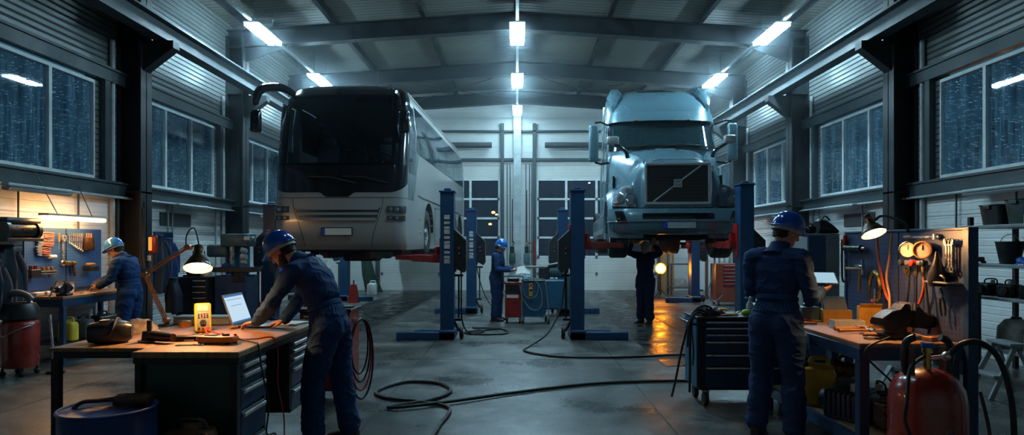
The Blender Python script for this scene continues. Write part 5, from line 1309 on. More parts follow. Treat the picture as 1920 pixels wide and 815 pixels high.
# flat meter
fm = thing('clamp_meter', 'orange test meter lying flat at the desk edge with leads plugged in', 'meter', (-2.06, 4.4, ZD), R(-6))
b = MB(); b.loft([ellring(V((0, 0, z)), V((1, 0, 0)), V((0, 1, 0)), .14 * k, .062 * k, 28, 4) for z, k in ((.012, .9), (.018, .98), (.04, 1), (.052, .94), (.055, .85))]); b.build('body', 'orange', fm)
MB().box((-.04, 0, .057), (.08, .07, .008), None, .006).build('face_plate', 'black_plastic', fm); MB().cyl((.06, 0, .053), (.06, 0, .068), .026, .022, 18).build('dial', 'black_plastic', fm)
for x in (-.1, .1):
    for y in (-.045, .045): MB().cyl((x, y, 0), (x, y, .016), .014, n=10).build('foot', 'rubber', fm)
MB().cyl((.115, .02, .05), (.115, .02, .066), .009, n=10).build('jack', 'red_plastic', fm)
hose('test_lead', 'red test lead running from the meters over the desk edge', [(-2.4, 4.88, .97), (-2.25, 4.74, .95), (-2.05, 4.62, .935), (-1.93, 4.5, .935), (-1.85, 4.55, .93), (-1.76, 4.62, .925), (-1.735, 4.64, .8), (-1.73, 4.62, .6), (-1.7, 4.66, .35), (-1.72, 4.72, .15)], .005, 'red_plastic', 'cable', group='test leads over the desk edge')
hose('test_lead', 'black test lead looping down beside the blue drawers', [(-2.04, 4.42, .985), (-1.95, 4.48, .94), (-1.8, 4.38, .93), (-1.74, 4.3, .92), (-1.715, 4.3, .75), (-1.71, 4.4, .5), (-1.7, 4.34, .32), (-1.68, 4.45, .28), (-1.66, 4.5, .1), (-1.6, 4.5, .01), (-1.5, 4.62, .01)], .006, 'rubber', 'cable', group='test leads over the desk edge')
hose('test_lead', 'short red lead lying from the yellow multimeter onto the flat meter', [(-2.38, 4.87, .97), (-2.25, 4.66, .95), (-2.1, 4.6, .935), (-1.99, 4.56, .93), (-1.95, 4.42, .98)], .0055, 'red_plastic', 'cable')
# clutter on desk and side table
def ot(px, py): x, y, z = onz(px, py, ZD); return (x, y, ZD)
b = MB(); b.bb(-.24, .24, -.08, .08, 0, .05, .008); t = thing('tool_case', 'flat pale grey tool case at the back of the side table', 'case', (-2.68, 5.5, ZD), 0); b.build('case_body', 'paint_light', t); MB().bb(-.24, .24, -.08, .08, .052, .07, .006).build('case_lid', 'paint_light', t); MB().box((0, -.085, .045), (.05, .01, .03), None, .003).build('latch', 'black_plastic', t)
mk_tin('tape_tin', 'small orange-brown tin behind the yellow multimeter', ot(347, 612), .05, .045, 'lamp_orange', 'tin', 'brass')
t = thing('parts_bin', 'orange plastic tray of small parts beside the laptop', 'tray', ot(396, 603), R(20)); 
b = MB(); b.bb(-.1, .1, -.07, .07, 0, .006); [b.bb(s * .1 - .004, s * .1 + .004, -.07, .07, 0, .045).bb(-.1, .1, s * .07 - .004, s * .07 + .004, 0, .045) for s in (-1, 1)]; b.build('tray_body', 'orange', t)
cr_ = MB()
for i in range(16): cr_.cyl((rnd.uniform(-.08, .08), rnd.uniform(-.05, .05), .015), (rnd.uniform(-.08, .08), rnd.uniform(-.05, .05), .035 + rnd.random() * .02), .007, n=6)
o = cr_.build('loose_bolts', 'tool_steel', t); o['kind'] = 'stuff'
cloth_heap('rag', 'crumpled grey rag ball beside the laptop screen', ot(432, 603), (.14, .12, .06), 'cloth_grey', 3)
cloth_heap('rag', 'pale rag heaped on the side table beside the black pouch', ot(262, 622), (.26, .2, .1), 'rag', 5)
t = thing('welding_mask', 'black welding mask lying face down on the side table', 'mask', (-2.82, 4.42, ZD), R(20))
b = MB(); b.loft([ellring(V((x, 0, .075)), V((0, 0, 1)), V((0, 1, 0)), h, w_, 24, 2.8) for x, w_, h in ((-.13, .05, .04), (-.11, .09, .065), (-.03, .11, .08), (.05, .1, .085), (.11, .07, .07), (.14, .03, .05))]); b.build('shell', 'black_plastic', t)
MB().box((-.02, 0, .155), (.06, .1, .012), None, .004).build('visor', 'gloss_black', t); MB().tube([(.02, -.115, .06), (.05, -.12, .12), (.05, 0, .17), (.05, .12, .12), (.02, .115, .06)], .008, 8, 4).build('headgear_strap', 'rubber', t)
t = thing('grinder', 'black angle grinder with upright handle on the side table corner', 'power tool', ot(300, 642), R(160))
MB().tube([(-.12, 0, .04), (-.02, 0, .042), (.06, 0, .045), (.11, 0, .045)], [.028, .034, .036, .026], 14, 3).build('body', 'black_plastic', t); MB().cyl((.12, 0, .075), (.12, 0, .012), .03, .036, 16).build('gear_head', 'cast_iron', t); MB().cyl((.12, 0, .012), (.12, 0, .006), .06, n=24).build('disc', 'paint_grey', t); MB().tube([(.1, 0, .06), (.1, .0, .1), (.1, 0, .15)], [.012, .017, .016], 10, 3).build('side_handle', 'black_plastic', t)
mk_pliers('pliers', 'black-handled pliers lying on the desk in front of the yellow multimeter', ot(345, 640), R(20), .2, 'black_plastic')
mk_driver('screwdriver', 'black screwdriver lying next to the pliers', ot(360, 632), R(-12), .22, 'black_plastic')
t = thing('calliper_case', 'flat black instrument case lying between the meters', 'case', ot(352, 638), R(12)); MB().bb(-.09, .09, -.05, .05, 0, .022, .008, 2).build('case_body', 'black_plastic', t); MB().bb(-.085, .085, -.045, .045, .024, .036, .008, 2).build('case_lid', 'black_plastic', t)
mk_wrench('spanner', 'steel spanner lying on the desk before the flat meter', ot(330, 648), R(5), .18)
mk_driver('screwdriver', 'screwdriver with wooden-brown handle behind the laptop hinge', (-2.3, 5.12, ZD), R(65), .16, 'wood_handle')
mk_driver('torch', 'brown-handled tool lying behind the laptop keyboard', (-2.05, 5.6, ZD), R(20), .22, 'lamp_brown')
t = thing('notebook', 'dark notebook under the far hand on the desk', 'notebook', (-1.93, 5.5, ZD), R(-12)); MB().bb(-.11, .11, -.14, .1, 0, .004).build('cover', 'black_plastic', t); MB().bb(-.105, .1, -.135, .095, .0045, .014).build('pages', 'paper', t)
# barrel under the table front
t = thing('oil_drum', 'blue steel drum with dished lid in front of the side table', 'drum', (-2.39, 3.74, 0))
MB().lathe([(.25, 0), (.255, .01), (.25, .03), (.25, .2), (.256, .21), (.25, .22), (.25, .42), (.256, .43), (.25, .44), (.25, .63), (.257, .645), (.25, .655), (.243, .64), (.2, .632), (.0, .632)], (0, 0, 0), None, 48).build('body', 'drum_blue', t)
MB().tube([(.253 * math.cos(a), .253 * math.sin(a), .648) for a in lin(0, 2 * PI, 48)], .008, 8).build('rim_ring', 'drum_blue', t); MB().cyl((.1, .1, .632), (.1, .1, .645), .03, n=16).build('bung', 'black_metal', t)
t = thing('hand_lamp', 'brown battery box with black lead standing on the blue drum lid', 'box', (-2.3, 3.84, .646), R(10)); MB().bb(-.1, .1, -.05, .05, 0, .055, .008, 2).build('case_body', 'lamp_brown', t); MB().tube([(-.09, 0, .03), (-.2, .02, .02), (-.3, .0, .01), (-.36, -.05, -.1), (-.4, 0, -.3)], .012, 8, 5).build('lead', 'rubber', t)
t = thing('rag_sack', 'brown plastic canister standing before the desk end panel', 'canister', (-1.97, 3.86, 0)); b = MB(); b.loft([ellring(V((0, 0, z)), V((1, 0, 0)), V((0, 1, 0)), a, a * .8, 24, 3) for z, a in ((0, .13), (.02, .145), (.42, .15), (.48, .13), (.5, .06), (.53, .055), (.535, .04))]); b.build('body', 'lamp_brown', t); MB().tube([(-.1, 0, .46), (-.07, 0, .54), (.07, 0, .54), (.1, 0, .46)], .012, 8, 4).build('handle', 'black_plastic', t)

# ---------------------------------------------------------------- red roller cabinet behind the bending worker
t = thing('roller_cabinet', 'narrow red roller cabinet with hoses behind the bending worker', 'tool cabinet', (-1.93, 6.6, 0))
MB().bb(-.25, .25, -.2, .2, .13, .92, .01).build('cabinet_body', 'cart_red', t); MB().bb(-.27, .27, -.22, .22, .92, .955, .008).build('top_tray', 'black_plastic', t)
for k_, (a, b_) in enumerate(((.8, .9), (.68, .78), (.5, .66), (.16, .48))):
    d = MB().bb(-.22, .22, -.215, -.2, a, b_, .004).build('drawer', 'cart_red', t); MB().bb(-.2, .2, -.23, -.215, b_ - .03, b_ - .012, .004).build('drawer_handle', 'handle_alu', d)
for x in (-.2, .2):
    for y in (-.15, .15): w = MB().lathe([(.02, -.018), (.055, -.018), (.06, -.01), (.06, .01), (.055, .018), (.02, .018)], (x, y, .06), Euler((0, PI / 2, 0)).to_matrix(), 20).build('caster_wheel', 'rubber', t); MB().bb(x - .025, x + .025, y - .02, y + .02, .1, .13).build('caster_fork', 'tool_steel', w)
MB().bb(.25, .27, -.05, .05, .8, .84).build('hose_hook', 'tool_steel', t)
hose_g = 'coiled leads on the red roller cabinet'
for i, (m, dx) in enumerate((('rubber', 0), ('rubber', .02), ('red_plastic', .035), ('rubber', .05))):
    r_ = .15 + .02 * i; c = V((-1.6 + dx, 6.5 - .04 * i, .86 - r_ * 1.9 - .0))
    hose('hanging_hose', ['outermost black lead coiled on the red roller cabinet', 'second black lead coiled on the red roller cabinet', 'red lead coiled between the black ones on the roller cabinet', 'longest black lead coiled on the red roller cabinet'][i], [c + V((.1 * math.sin(a) * (.5 + .1 * i), .14 * math.sin(a), r_ * 1.9 * math.cos(a))) for a in lin(0, 2 * PI, 14)], .009, m, 'cable', 3, hose_g)
for i, (x, y, a, lab) in enumerate(((-2.0, 6.5, 10, 'black tool lying across the top of the red roller cabinet'), (-1.9, 6.6, -20, 'second black-handled tool on the red roller cabinet'))): mk_pliers('pliers', lab, (x, y, .957), R(a), .24, 'black_plastic')

# ---------------------------------------------------------------- PEGBOARD BENCH (left wall)
B = thing('workbench', 'blue-legged wooden workbench along the wall under the pegboard', 'workbench', (-6.28, 9.25, 0))
MB().bb(-.27, .28, -.8, .8, .87, .91, .005).build('bench_top', 'wood_bench', B); MB().bb(-.26, .27, -.79, .79, .77, .868, .003).build('bench_frame', 'bench_blue', B)
for x in (-.24, .25):
    for y in (-.76, .76): MB().bb(x - .03, x + .03, y - .03, y + .03, 0, .77, .004).build('leg', 'bench_blue', B)
MB().bb(-.25, .26, -.75, .75, .26, .29).build('lower_shelf', 'black_metal', B)
PB = thing('pegboard', 'blue perforated tool board on the wall above the workbench', 'tool board', (-6.5, 9.2, .97))
MB().bb(-.012, .012, -.78, .78, 0, .86, .002).build('board', 'peg_blue', PB) if 0 else None
def peg_mat():
    m = bpy.data.materials.new('peg_blue'); m.use_nodes = True; nt = m.node_tree; L = nt.links.new; b = nt.nodes['Principled BSDF']; tc = nn(nt, 'ShaderNodeTexCoord'); sx = nn(nt, 'ShaderNodeSeparateXYZ'); L(tc.outputs['Object'], sx.inputs[0]); outs = []
    for ax in (1, 2):
        d = nn(nt, 'ShaderNodeMath', operation='DIVIDE'); L(sx.outputs[ax], d.inputs[0]); d.inputs[1].default_value = .04
        f = nn(nt, 'ShaderNodeMath', operation='FRACT'); L(d.outputs[0], f.inputs[0]); s_ = nn(nt, 'ShaderNodeMath', operation='SUBTRACT'); L(f.outputs[0], s_.inputs[0]); s_.inputs[1].default_value = .5
        p = nn(nt, 'ShaderNodeMath', operation='POWER'); L(s_.outputs[0], p.inputs[0]); p.inputs[1].default_value = 2; outs.append(p)
    a = nn(nt, 'ShaderNodeMath', operation='ADD'); L(outs[0].outputs[0], a.inputs[0]); L(outs[1].outputs[0], a.inputs[1])
    c = nn(nt, 'ShaderNodeMath', operation='LESS_THAN'); L(a.outputs[0], c.inputs[0]); c.inputs[1].default_value = .022
    no = nn(nt, 'ShaderNodeTexNoise'); no.inputs['Scale'].default_value = 4; no.inputs['Detail'].default_value = 5; L(tc.outputs['Object'], no.inputs['Vector'])
    m1 = nn(nt, 'ShaderNodeMixRGB'); m1.inputs[1].default_value = (.02, .09, .28, 1); m1.inputs[2].default_value = (.05, .13, .3, 1); L(no.outputs['Fac'], m1.inputs[0])
    m2 = nn(nt, 'ShaderNodeMixRGB'); L(c.outputs[0], m2.inputs[0]); L(m1.outputs[0], m2.inputs[1]); m2.inputs[2].default_value = (.004, .005, .008, 1); L(m2.outputs[0], b.inputs['Base Color']); b.inputs['Roughness'].default_value = .45
    MATS['peg_blue'] = m
peg_mat()
MB().bb(-.012, .012, -.78, .78, 0, .86, .002).build('board', 'peg_blue', PB); MB().bb(-.016, .018, -.006, .006, 0, .86).build('panel_joint', 'black_metal', PB)
def wl(px, py, off=.0):
    X = -6.475 + off; y = FPX * (-X) / (970 - px); return (X, y, CH - (py - 458) * y / FPX)
# rotation helper: tools built along +X lying in XY; hang on board: X->dir in YZ plane, Z->+X(out)
def hang(o, ang):  # ang measured from +Y (right in the board) towards +Z
    c, s_ = math.cos(R(ang)), math.sin(R(ang)); M = Matrix(((0, 0, 1), (c, -s_, 0), (s_, c, 0))); o.rotation_euler = M.to_euler(); return o
for i in range(9):
    w_ = wl(64 + i * 1.2 if i < 5 else 60 + i, 437 + i * 5.0, .01); hang(mk_pliers('hanging_pliers', 'pliers on the blue pegboard, row %s from the top of the fan' % ['one', 'two', 'three', 'four', 'five', 'six', 'seven', 'eight', 'nine'][i], w_, 0, .36 - .015 * i, ['wood_handle', 'red_plastic', 'lamp_brown'][i % 3], group='pliers fanned on the blue pegboard'), -3 + 2 * (i % 3))
for i in range(7):
    hang(mk_wrench('hanging_spanner', 'ring spanner hanging on the pegboard, %s in the row from the longest' % ['first', 'second', 'third', 'fourth', 'fifth', 'sixth', 'last'][6 - i], wl(130 + i * 3.8, 438, .01), 0, .14 + .022 * i, group='ring spanners in a row on the pegboard'), -90)
hang(mk_driver('hanging_screwdriver', 'long orange-handled screwdriver hanging alone on the pegboard', wl(109, 437, .01), 0, .26, 'lamp_orange'), -90)
hang(mk_wrench('hanging_adjustable_wrench', 'long steel wrench hanging in the middle of the pegboard', wl(118, 441, .01), 0, .44), -90)
for i in range(6): hang(mk_driver('hanging_screwdriver', 'small screwdriver in the low rack on the pegboard', wl(76 + i * 4, 500, .02), 0, .15, 'wood_handle' if i % 2 else 'brass', group='small screwdrivers in the low rack'), -86 + 3 * i)
one('tool_rack', 'narrow steel rail that holds the small screwdrivers on the pegboard', 'rack', MB().bb(-.01, .05, -.16, .16, -.02, .0, .002).bb(.04, .05, -.16, .16, -.03, .015), 'paint_grey', wl(86, 509, .01))
t = thing('hanging_pocket', 'dark wall pocket with red-handled tools low on the pegboard', 'holder', wl(56, 512, .01)); MB().bb(0, .09, -.09, .09, -.06, .05, .006).build('pocket_body', 'black_plastic', t)
for i in range(4): MB().cyl((.045, -.06 + i * .04, .05), (.045, -.06 + i * .04, .1), .012, n=10).build('tool_handle', 'red_plastic' if i % 2 else 'black_plastic', t)
t = thing('hanging_air_drill', 'pistol-grip air drill hanging on the pegboard', 'power tool', wl(132, 492, .03)); MB().cyl((0, -.12, 0), (0, .1, -.01), .028, .024, 16).build('barrel', 'brass', t); MB().cyl((0, .1, -.01), (0, .14, -.01), .016, .008, 12).build('chuck', 'tool_steel', t); MB().bar((0, .05, -.01), (0, .1, -.2), .04, .035, .01).build('grip', 'lamp_brown', t)
t = thing('hanging_pouch', 'red and orange tool pouch at the top corner of the pegboard', 'pouch', wl(163, 452, .01)); MB().bb(0, .07, -.09, .09, -.14, .06, .02, 2).build('pouch_body', 'lamp_brown', t)
for i in range(3): MB().cyl((.03, -.05 + i * .05, .05), (.03, -.05 + i * .05, .12), .01, n=8).build('tool_handle', 'lamp_orange', t)
t = thing('hanging_roll', 'small white roll fixed on the pegboard below the pliers', 'roll', wl(98, 481, .03)); MB().cyl((0, -.06, 0), (0, .06, 0), .028, n=16).build('roll_body', 'paper', t); MB().cyl((0, -.064, 0), (0, .064, 0), .01, n=10).build('core', 'cardboard', t)
t = thing('hanging_caddy', 'small shelf caddy with pale soap block beside the pegboard edge', 'caddy', wl(163, 500, .02)); MB().bb(0, .12, -.1, .1, -.06, .02, .006).build('caddy_body', 'black_plastic', t); MB().bb(.02, .1, -.07, .07, .02, .06, .02, 2).build('soap', 'wood_handle', t)
t = thing('bench_vise', 'black bench vise at the corner of the pegboard bench', 'vise', (-6.1, 8.62, .912), R(-80))
def vise(t, s=1., m='black_metal'):
    MB().box((0, 0, .015 * s), (.16 * s, .14 * s, .03 * s), None, .006).cyl((0, 0, .02 * s), (0, 0, .06 * s), .06 * s, n=20).build('swivel_base', m, t)
    b = MB(); b.loft([[V((x * s, y * s, z * s)) for y, z in ((-.05, z0), (.05, z0), (.055, z1 * .8), (.04, z1), (-.04, z1), (-.055, z1 * .8))] for x, z0, z1 in ((-.13, .08, .12), (-.06, .05, .16), (.0, .05, .17), (.03, .06, .2), (.06, .08, .2))]); b.build('fixed_jaw', m, t)
    b = MB(); b.box((.16 * s, 0, .1 * s), (.2 * s, .06 * s, .055 * s), None, .008); b.loft([[V((x * s, y * s, z * s)) for y, z in ((-.05, z0), (.05, z0), (.055, z1 * .9), (.04, z1), (-.04, z1), (-.055, z1 * .9))] for x, z0, z1 in ((.09, .06, .2), (.12, .06, .2), (.17, .05, .15), (.24, .06, .13))]); b.build('moving_jaw', m, t)
    MB().bb(.06 * s, .068 * s, -.06 * s, .06 * s, .16 * s, .205 * s).bb(.082 * s, .09 * s, -.06 * s, .06 * s, .16 * s, .205 * s).build('jaw_plate', 'tool_steel', t)
    MB().cyl((.24 * s, 0, .09 * s), (.3 * s, 0, .09 * s), .018 * s, n=14).build('screw_head', 'tool_steel', t); MB().cyl((.285 * s, -.05 * s, -.02 * s), (.285 * s, .04 * s, .2 * s), .008 * s, n=10).build('screw_handle', 'tool_steel', t)
vise(t, 1.0)
t = thing('paper_roll', 'cream paper packet lying on the pegboard bench behind the vise', 'packet', (-6.4, 8.62, .912), R(80)); MB().bb(-.14, .14, -.06, .06, 0, .05, .01).build('packet_body', 'paper', t); MB().bb(-.02, .02, -.062, .062, -.0, .052).build('packet_band', 'cardboard', t)
t = thing('carton', 'small upright white carton on the pegboard bench', 'carton', (-6.42, 9.15, .912), R(10)); MB().bb(-.05, .05, -.06, .06, 0, .15, .003).build('carton_body', 'paper', t); MB().bb(-.052, .052, -.062, .062, .12, .15).build('carton_flap', 'cardboard', t)
t = thing('paper_sheet', 'white sheet held by the worker at the pegboard bench', 'paper', (-6.12, 9.42, .98), 0); 
b = MB(); b.patch(lambda u, v: V((u * .2 - .1 + .03 * math.sin(v * 3), v * .22 - .11, .02 + .16 * u + .02 * math.sin(u * 5 + v * 4))), lin(0, 1, 8), lin(0, 1, 8)); b.build('sheet', 'paper', t); 
t = thing('funnel', 'yellow funnel bowl on the pegboard bench beside the sheet', 'bowl', (-6.3, 9.62, .93)); MB().lathe([(.03, -.018), (.05, 0), (.1, .06), (.105, .065), (.1, .062), (.048, .005)], (0, 0, 0), None, 24, False).build('bowl', 'yellow', t)
for i, (y, x) in enumerate(((9.0, -6.15), (9.15, -6.2), (9.25, -6.1), (9.75, -6.35))): mk_wrench('spanner', ['spanner on the pegboard bench next to the vise', 'spanner on the bench before the white carton', 'spanner at the front edge of the pegboard bench', 'spanner on the pegboard bench near the column'][i], (x, y, .912), R(30 + 50 * i), .2)
mk_jug('jerry_can', 'bright yellow can on the shelf under the pegboard bench', (-6.12, 8.72, .292), R(85), 'yellow_jug', .85)
mk_jug('jerry_can', 'grey plastic can beside the yellow one under the pegboard bench', (-6.12, 9.05, .292), R(85), 'paint_grey', .85)
t = thing('tool_bag', 'black case with white label on the shelf under the pegboard bench', 'case', (-6.16, 9.5, .292), R(88)); MB().bb(-.24, .24, -.14, .14, 0, .26, .03, 3).build('case_body', 'black_plastic', t); MB().tube([(-.1, 0, .26), (-.08, 0, .31), (.08, 0, .31), (.1, 0, .26)], .012, 8, 4).build('handle', 'black_plastic', t); MB().bb(-.08, .04, -.144, -.14, .14, .2).build('label_plate', 'paper', t)
# corner left: vacuum, grinder rack, jackets, pipe
t = thing('vacuum_tank', 'red drum vacuum with wire bail handle before the pegboard bench', 'vacuum', (-6.1, 7.85, 0))
MB().lathe([(.15, .1), (.19, .11), (.2, .14), (.2, .62), (.185, .66), (.16, .68)], (0, 0, 0), None, 36).build('drum', 'tank_red', t); MB().lathe([(.17, .68), (.2, .7), (.2, .8), (.16, .88), (.06, .9), (.01, .9)], (0, 0, 0), None, 30).build('motor_head', 'black_plastic', t)
MB().tube([(.2 * math.cos(a), -.06 + .2 * math.sin(a) * 1.0, .62 - .12 * (1 - abs(math.cos(a)))) for a in lin(PI, 2 * PI, 12)], .006, 6).build('bail_handle', 'tool_steel', t)
for a in (45, 135, 225, 315): w = MB().ball((.17 * math.cos(R(a)), .17 * math.sin(R(a)), .035), .035, None, 12, 8).build('caster_wheel', 'rubber', t); MB().cyl((.17 * math.cos(R(a)), .17 * math.sin(R(a)), .05), (.17 * math.cos(R(a)), .17 * math.sin(R(a)), .12), .014, n=8).build('caster_fork', 'black_metal', w)
t = thing('vacuum_hose_head', 'pale curved nozzle resting on the red vacuum', 'nozzle', (-6.15, 7.85, .905)); MB().tube([(-.15, 0, .0), (-.1, 0, .07), (0, 0, .1), (.12, 0, .08), (.2, 0, .02)], [.03, .04, .045, .035, .03], 14, 5).build('nozzle_body', 'paint_grey', t); MB().cyl((.1, 0, .09), (.16, .04, -.03), .02, n=12).build('collar', 'tool_steel', t)
t = thing('suction_pipe', 'chrome pipe leaning against the bench end beside the red vacuum', 'pipe', (-5.75, 7.95, 0)); MB().cyl((0, 0, .03), (-.13, .1, .72), .016, n=12).build('tube', 'tool_steel', t); MB().box((.03, -.02, .02), (.2, .06, .035), (0, 0, R(20)), .01).build('floor_head', 'black_plastic', t)
t = thing('bench_grinder', 'black grinding machine on the wall bracket high beside the pegboard', 'machine', (-6.35, 8.12, 1.68)); MB().tube([(0, -.2, .1), (0, .2, .1)], .11, 20).build('motor', 'black_metal', t)
for y in (-.25, .25): MB().cyl((0, y - .03, .1), (0, y + .03, .1), .13, n=24).build('wheel_guard', 'black_plastic', t)
MB().bb(-.1, .1, -.28, .3, .18, .26, .03, 2).build('top_cover', 'black_plastic', t); MB().bb(-.25, .12, -.3, .3, -.04, 0, .004).build('bracket', 'steel_dark', t)
def jacket(name, label, loc, rz, m, H=.8, W=.42, seed=0, group=None):
    b = MB(); rings = []
    for j in range(15):
        t_ = j / 14; z = -H * t_; w_ = W / 2 * (.32 + .68 * min(1, t_ * 3.2)) * (1 + .12 * noise.noise(V((seed, t_ * 3, 0)))); dp = .05 + .06 * min(1, t_ * 2)
        rings.append([V(((math.cos(a)) * dp * (1 + .35 * math.sin(a * 5 + seed + t_ * 2)), math.sin(a) * w_, z)) for a in lin(0, 2 * PI * 31 / 32, 31)])
    b.loft(rings); t = thing(name, label, 'jacket', loc, rz, group); o = b.build('body', m, t)
    for s in (-1, 1): MB().tube([(0, s * W * .3, -.1), (.03, s * W * .5, -.3), (.04, s * W * .52, -.62)], [.06, .065, .05], 14, 4).build('sleeve', m, t)
    MB().tube([(.03 * math.cos(a) * 1.5, .07 * math.sin(a), .0) for a in lin(0, 2 * PI, 12)], .02, 8).build('collar', m, t)
    return t
jacket('hanging_jacket', 'dark jacket hanging at the wall behind the red vacuum', (-6.42, 8.05, 1.58), 0, 'cloth_dark', .75, .4, 1)
jacket('hanging_jacket', 'dark work coat hanging lower at the wall behind the red vacuum', (-6.3, 7.7, 1.4), 0, 'cloth_dark', .6, .3, 2)
jacket('hanging_jacket', 'long dark jacket hanging just past the steel column', (-6.25, 11.15, 1.75), 0, 'cloth_dark', 1.0, .45, 3)
jacket('hanging_jacket', 'dark navy coat hanging beside the blue cloth', (-6.3, 11.55, 1.7), 0, 'cloth_blue', .95, .42, 4)
jacket('hanging_overall', 'small dark overall hanging lowest past the steel column', (-6.1, 11.35, 1.0), R(20), 'cloth_dark', .6, .3, 5)
t = thing('notice_board', 'plain blue board on the wall behind the hanging jackets', 'board', (-6.5, 11.75, 1.15)); MB().bb(-.02, .02, -.3, .3, 0, .68, .004).build('board_panel', 'lift_blue', t); MB().bb(.02, .03, -.3, .3, .6, .62).build('board_rail', 'bench_blue', t)
t = thing('warning_lamp', 'orange warning lamp with red backing on a post at the steel column', 'lamp', (-6.05, 10.55, 0)); MB().cyl((0, 0, 0), (0, 0, 1.45), .035, n=14).bb(-.14, .14, -.14, .14, 0, .03, .005).build('post', 'steel_blue_grey', t)
MB().bb(-.02, .12, -.03, .03, 1.45, 1.75, .03, 3).build('lamp_back', 'cart_red', t); emis_mat('amber_glow', (1., .3, .05), 1.2); MB().bb(-.01, .045, -.045, -.028, 1.5, 1.72, .01, 2).build('amber_lens', 'amber_glow', t); MB().bb(-.035, .035, -.04, -.036, 1.33, 1.42).build('sign_plate', 'white_plastic', t)
hose('hanging_cable', 'thick black cable hanging on the front column', [(-6.12, 10.5, 2.3), (-6.1, 10.45, 1.8), (-6.14, 10.42, 1.4), (-6.05, 10.4, 1.2), (-6.1, 10.42, 1.5), (-6.12, 10.46, 2.2)], .02, 'rubber', 'cable')
# milling machine and drawer cabinet behind the lamp
t = thing('milling_machine', 'blue-green milling machine with grey motor head on a blue pedestal', 'machine', (-5.35, 12.2, 0))
MB().bb(-.3, .3, -.28, .3, 0, 1.02, .02).build('pedestal', 'bench_blue', t); MB().bb(-.1, .14, -.02, .24, 1.02, 1.6, .02).build('column_body', 'machine_blue', t) if 'machine_blue' in MATS else None
mat('machine_blue', (.02, .16, .3), .4, 0, .3, 6)
MB().bb(-.12, .16, -.02, .24, 1.02, 1.6, .02).build('upright', 'machine_blue', t); MB().bb(-.22, .3, -.22, .2, 1.56, 1.8, .03, 2).build('motor_head', 'machine_green', t)
MB().bb(-.5, -.1, -.18, .14, 1.36, 1.6, .05, 3).build('belt_cover', 'machine_green', t); MB().cyl((-.02, -.16, 1.56), (-.02, -.16, 1.2), .05, .035, 18).build('spindle', 'tool_steel', t)
MB().bb(-.35, .42, -.26, .1, 1.08, 1.17, .01).build('table', 'cast_iron', t); MB().bb(.06, .26, -.3, -.1, .9, 1.08, .01).build('knee', 'black_metal', t)
for z, r_ in ((1.5, .05), (1.38, .06), (1.28, .04)): MB().cyl((.2, -.24, z), (.3, -.26, z - .02), r_, r_ * .8, 16).build('hand_wheel', 'paint_light', t)
for x in (-.1, .1): MB().cyl((.25, x - .12, 1.7), (.36, x - .12, 1.7), .05, n=16).build('capacitor_cap', 'chrome_dull', t)
t = thing('drawer_cabinet', 'black cabinet with a column of thin pale drawer handles beside the milling machine', 'tool cabinet', (-5.95, 12.05, 0))
MB().bb(-.32, .26, -.3, .3, 0, 1.0, .01).build('cabinet_body', 'black_metal', t)
for i in range(8):
    z = .12 + i * .105; d = MB().bb(-.02, .25, -.315, -.3, z, z + .095, .003).build('drawer', 'black_plastic', t); MB().bb(0, .23, -.33, -.315, z + .07, z + .085, .003).build('drawer_handle', 'handle_alu', d)
t = thing('sander', 'rounded dark machine standing on the black drawer cabinet', 'machine', (-6.0, 12.0, 1.002)); MB().tube([(-.15, 0, .14), (.1, 0, .14)], .14, 20).build('housing', 'black_metal', t); MB().ball((.12, 0, .16), (.12, .14, .17), None, 18, 12).build('end_cover', 'black_plastic', t); MB().bb(-.2, .2, -.14, .14, 0, .03, .005).build('foot_plate', 'cast_iron', t)
cloth_heap('rag', 'pale rag heap on the black drawer cabinet', (-5.78, 11.9, 1.002), (.2, .2, .09), 'rag', 8)
cloth_heap('rag', 'small blue rag on the milling machine table', (-5.45, 12.0, 1.172), (.2, .14, .08), 'cloth_blue', 9)
# rods and stands between the wall and the bus
for i, (x, y, m, lab) in enumerate(((-5.75, 14.2, 'black_metal', 'black floor jack stand near the second column by the bus'), (-5.5, 13.8, 'cart_red', 'red floor jack stand near the second column by the bus'))):
    t = thing('jack_stand', lab, 'jack', (x, y, 0)); MB().cyl((0, 0, .2), (0, 0, 1.3), .03, n=12).build('post', m, t); MB().cyl((0, 0, 1.0), (0, 0, 1.45), .018, n=10).build('screw', 'tool_steel', t); MB().box((0, 0, 1.47), (.1, .1, .04), None, .008).build('saddle', m, t)
    for a in (30, 150, 270): MB().bar((0, 0, .35), (.22 * math.cos(R(a)), .22 * math.sin(R(a)), .015), .03, .03).build('leg', m, t)
t = thing('parts_shelf', 'low metal shelf with small blue and white parts behind the second column', 'rack', (-5.6, 15.9, 0))
for z in (.35, .9): MB().bb(-.4, .4, -.2, .2, z, z + .03).build('shelf', 'paint_grey', t)
for x in (-.38, .38):
    for y in (-.18, .18): MB().bb(x - .02, x + .02, y - .02, y + .02, 0, .95).build('post', 'steel_dark', t)
for i, (x, m) in enumerate(((-.25, 'blue_plastic'), (0, 'white_plastic'), (.22, 'cart_red'))): mk_openbox('parts_crate', ['blue crate', 'white crate', 'red crate'][i] + ' on the low shelf behind the second column', (-5.6 + x, 15.9, .932), 0, (.2, .25, .16), m, 'crate')
mat('lightblue', (.2, .45, .6), .7, 0, .2, 12)
mat('lime', (.4, .6, .05), .6, 0, .2, 12)
mat('cabinet_brown', (.3, .06, .03), .45, 0, .3, 8)
mat('gauge_face', (.5, .42, .36), .4, 0, .05, 12)
mat('hose_orange', (.6, .1, .03), .4, 0, .2, 20)
mat('hose_tan', (.5, .25, .08), .4, 0, .2, 20)
mat('cast_black', (.018, .018, .02), .4, .3, .3, 12, .3, 60)
mat('cardbox_y', (.5, .26, .04), .7, 0, .25, 12)
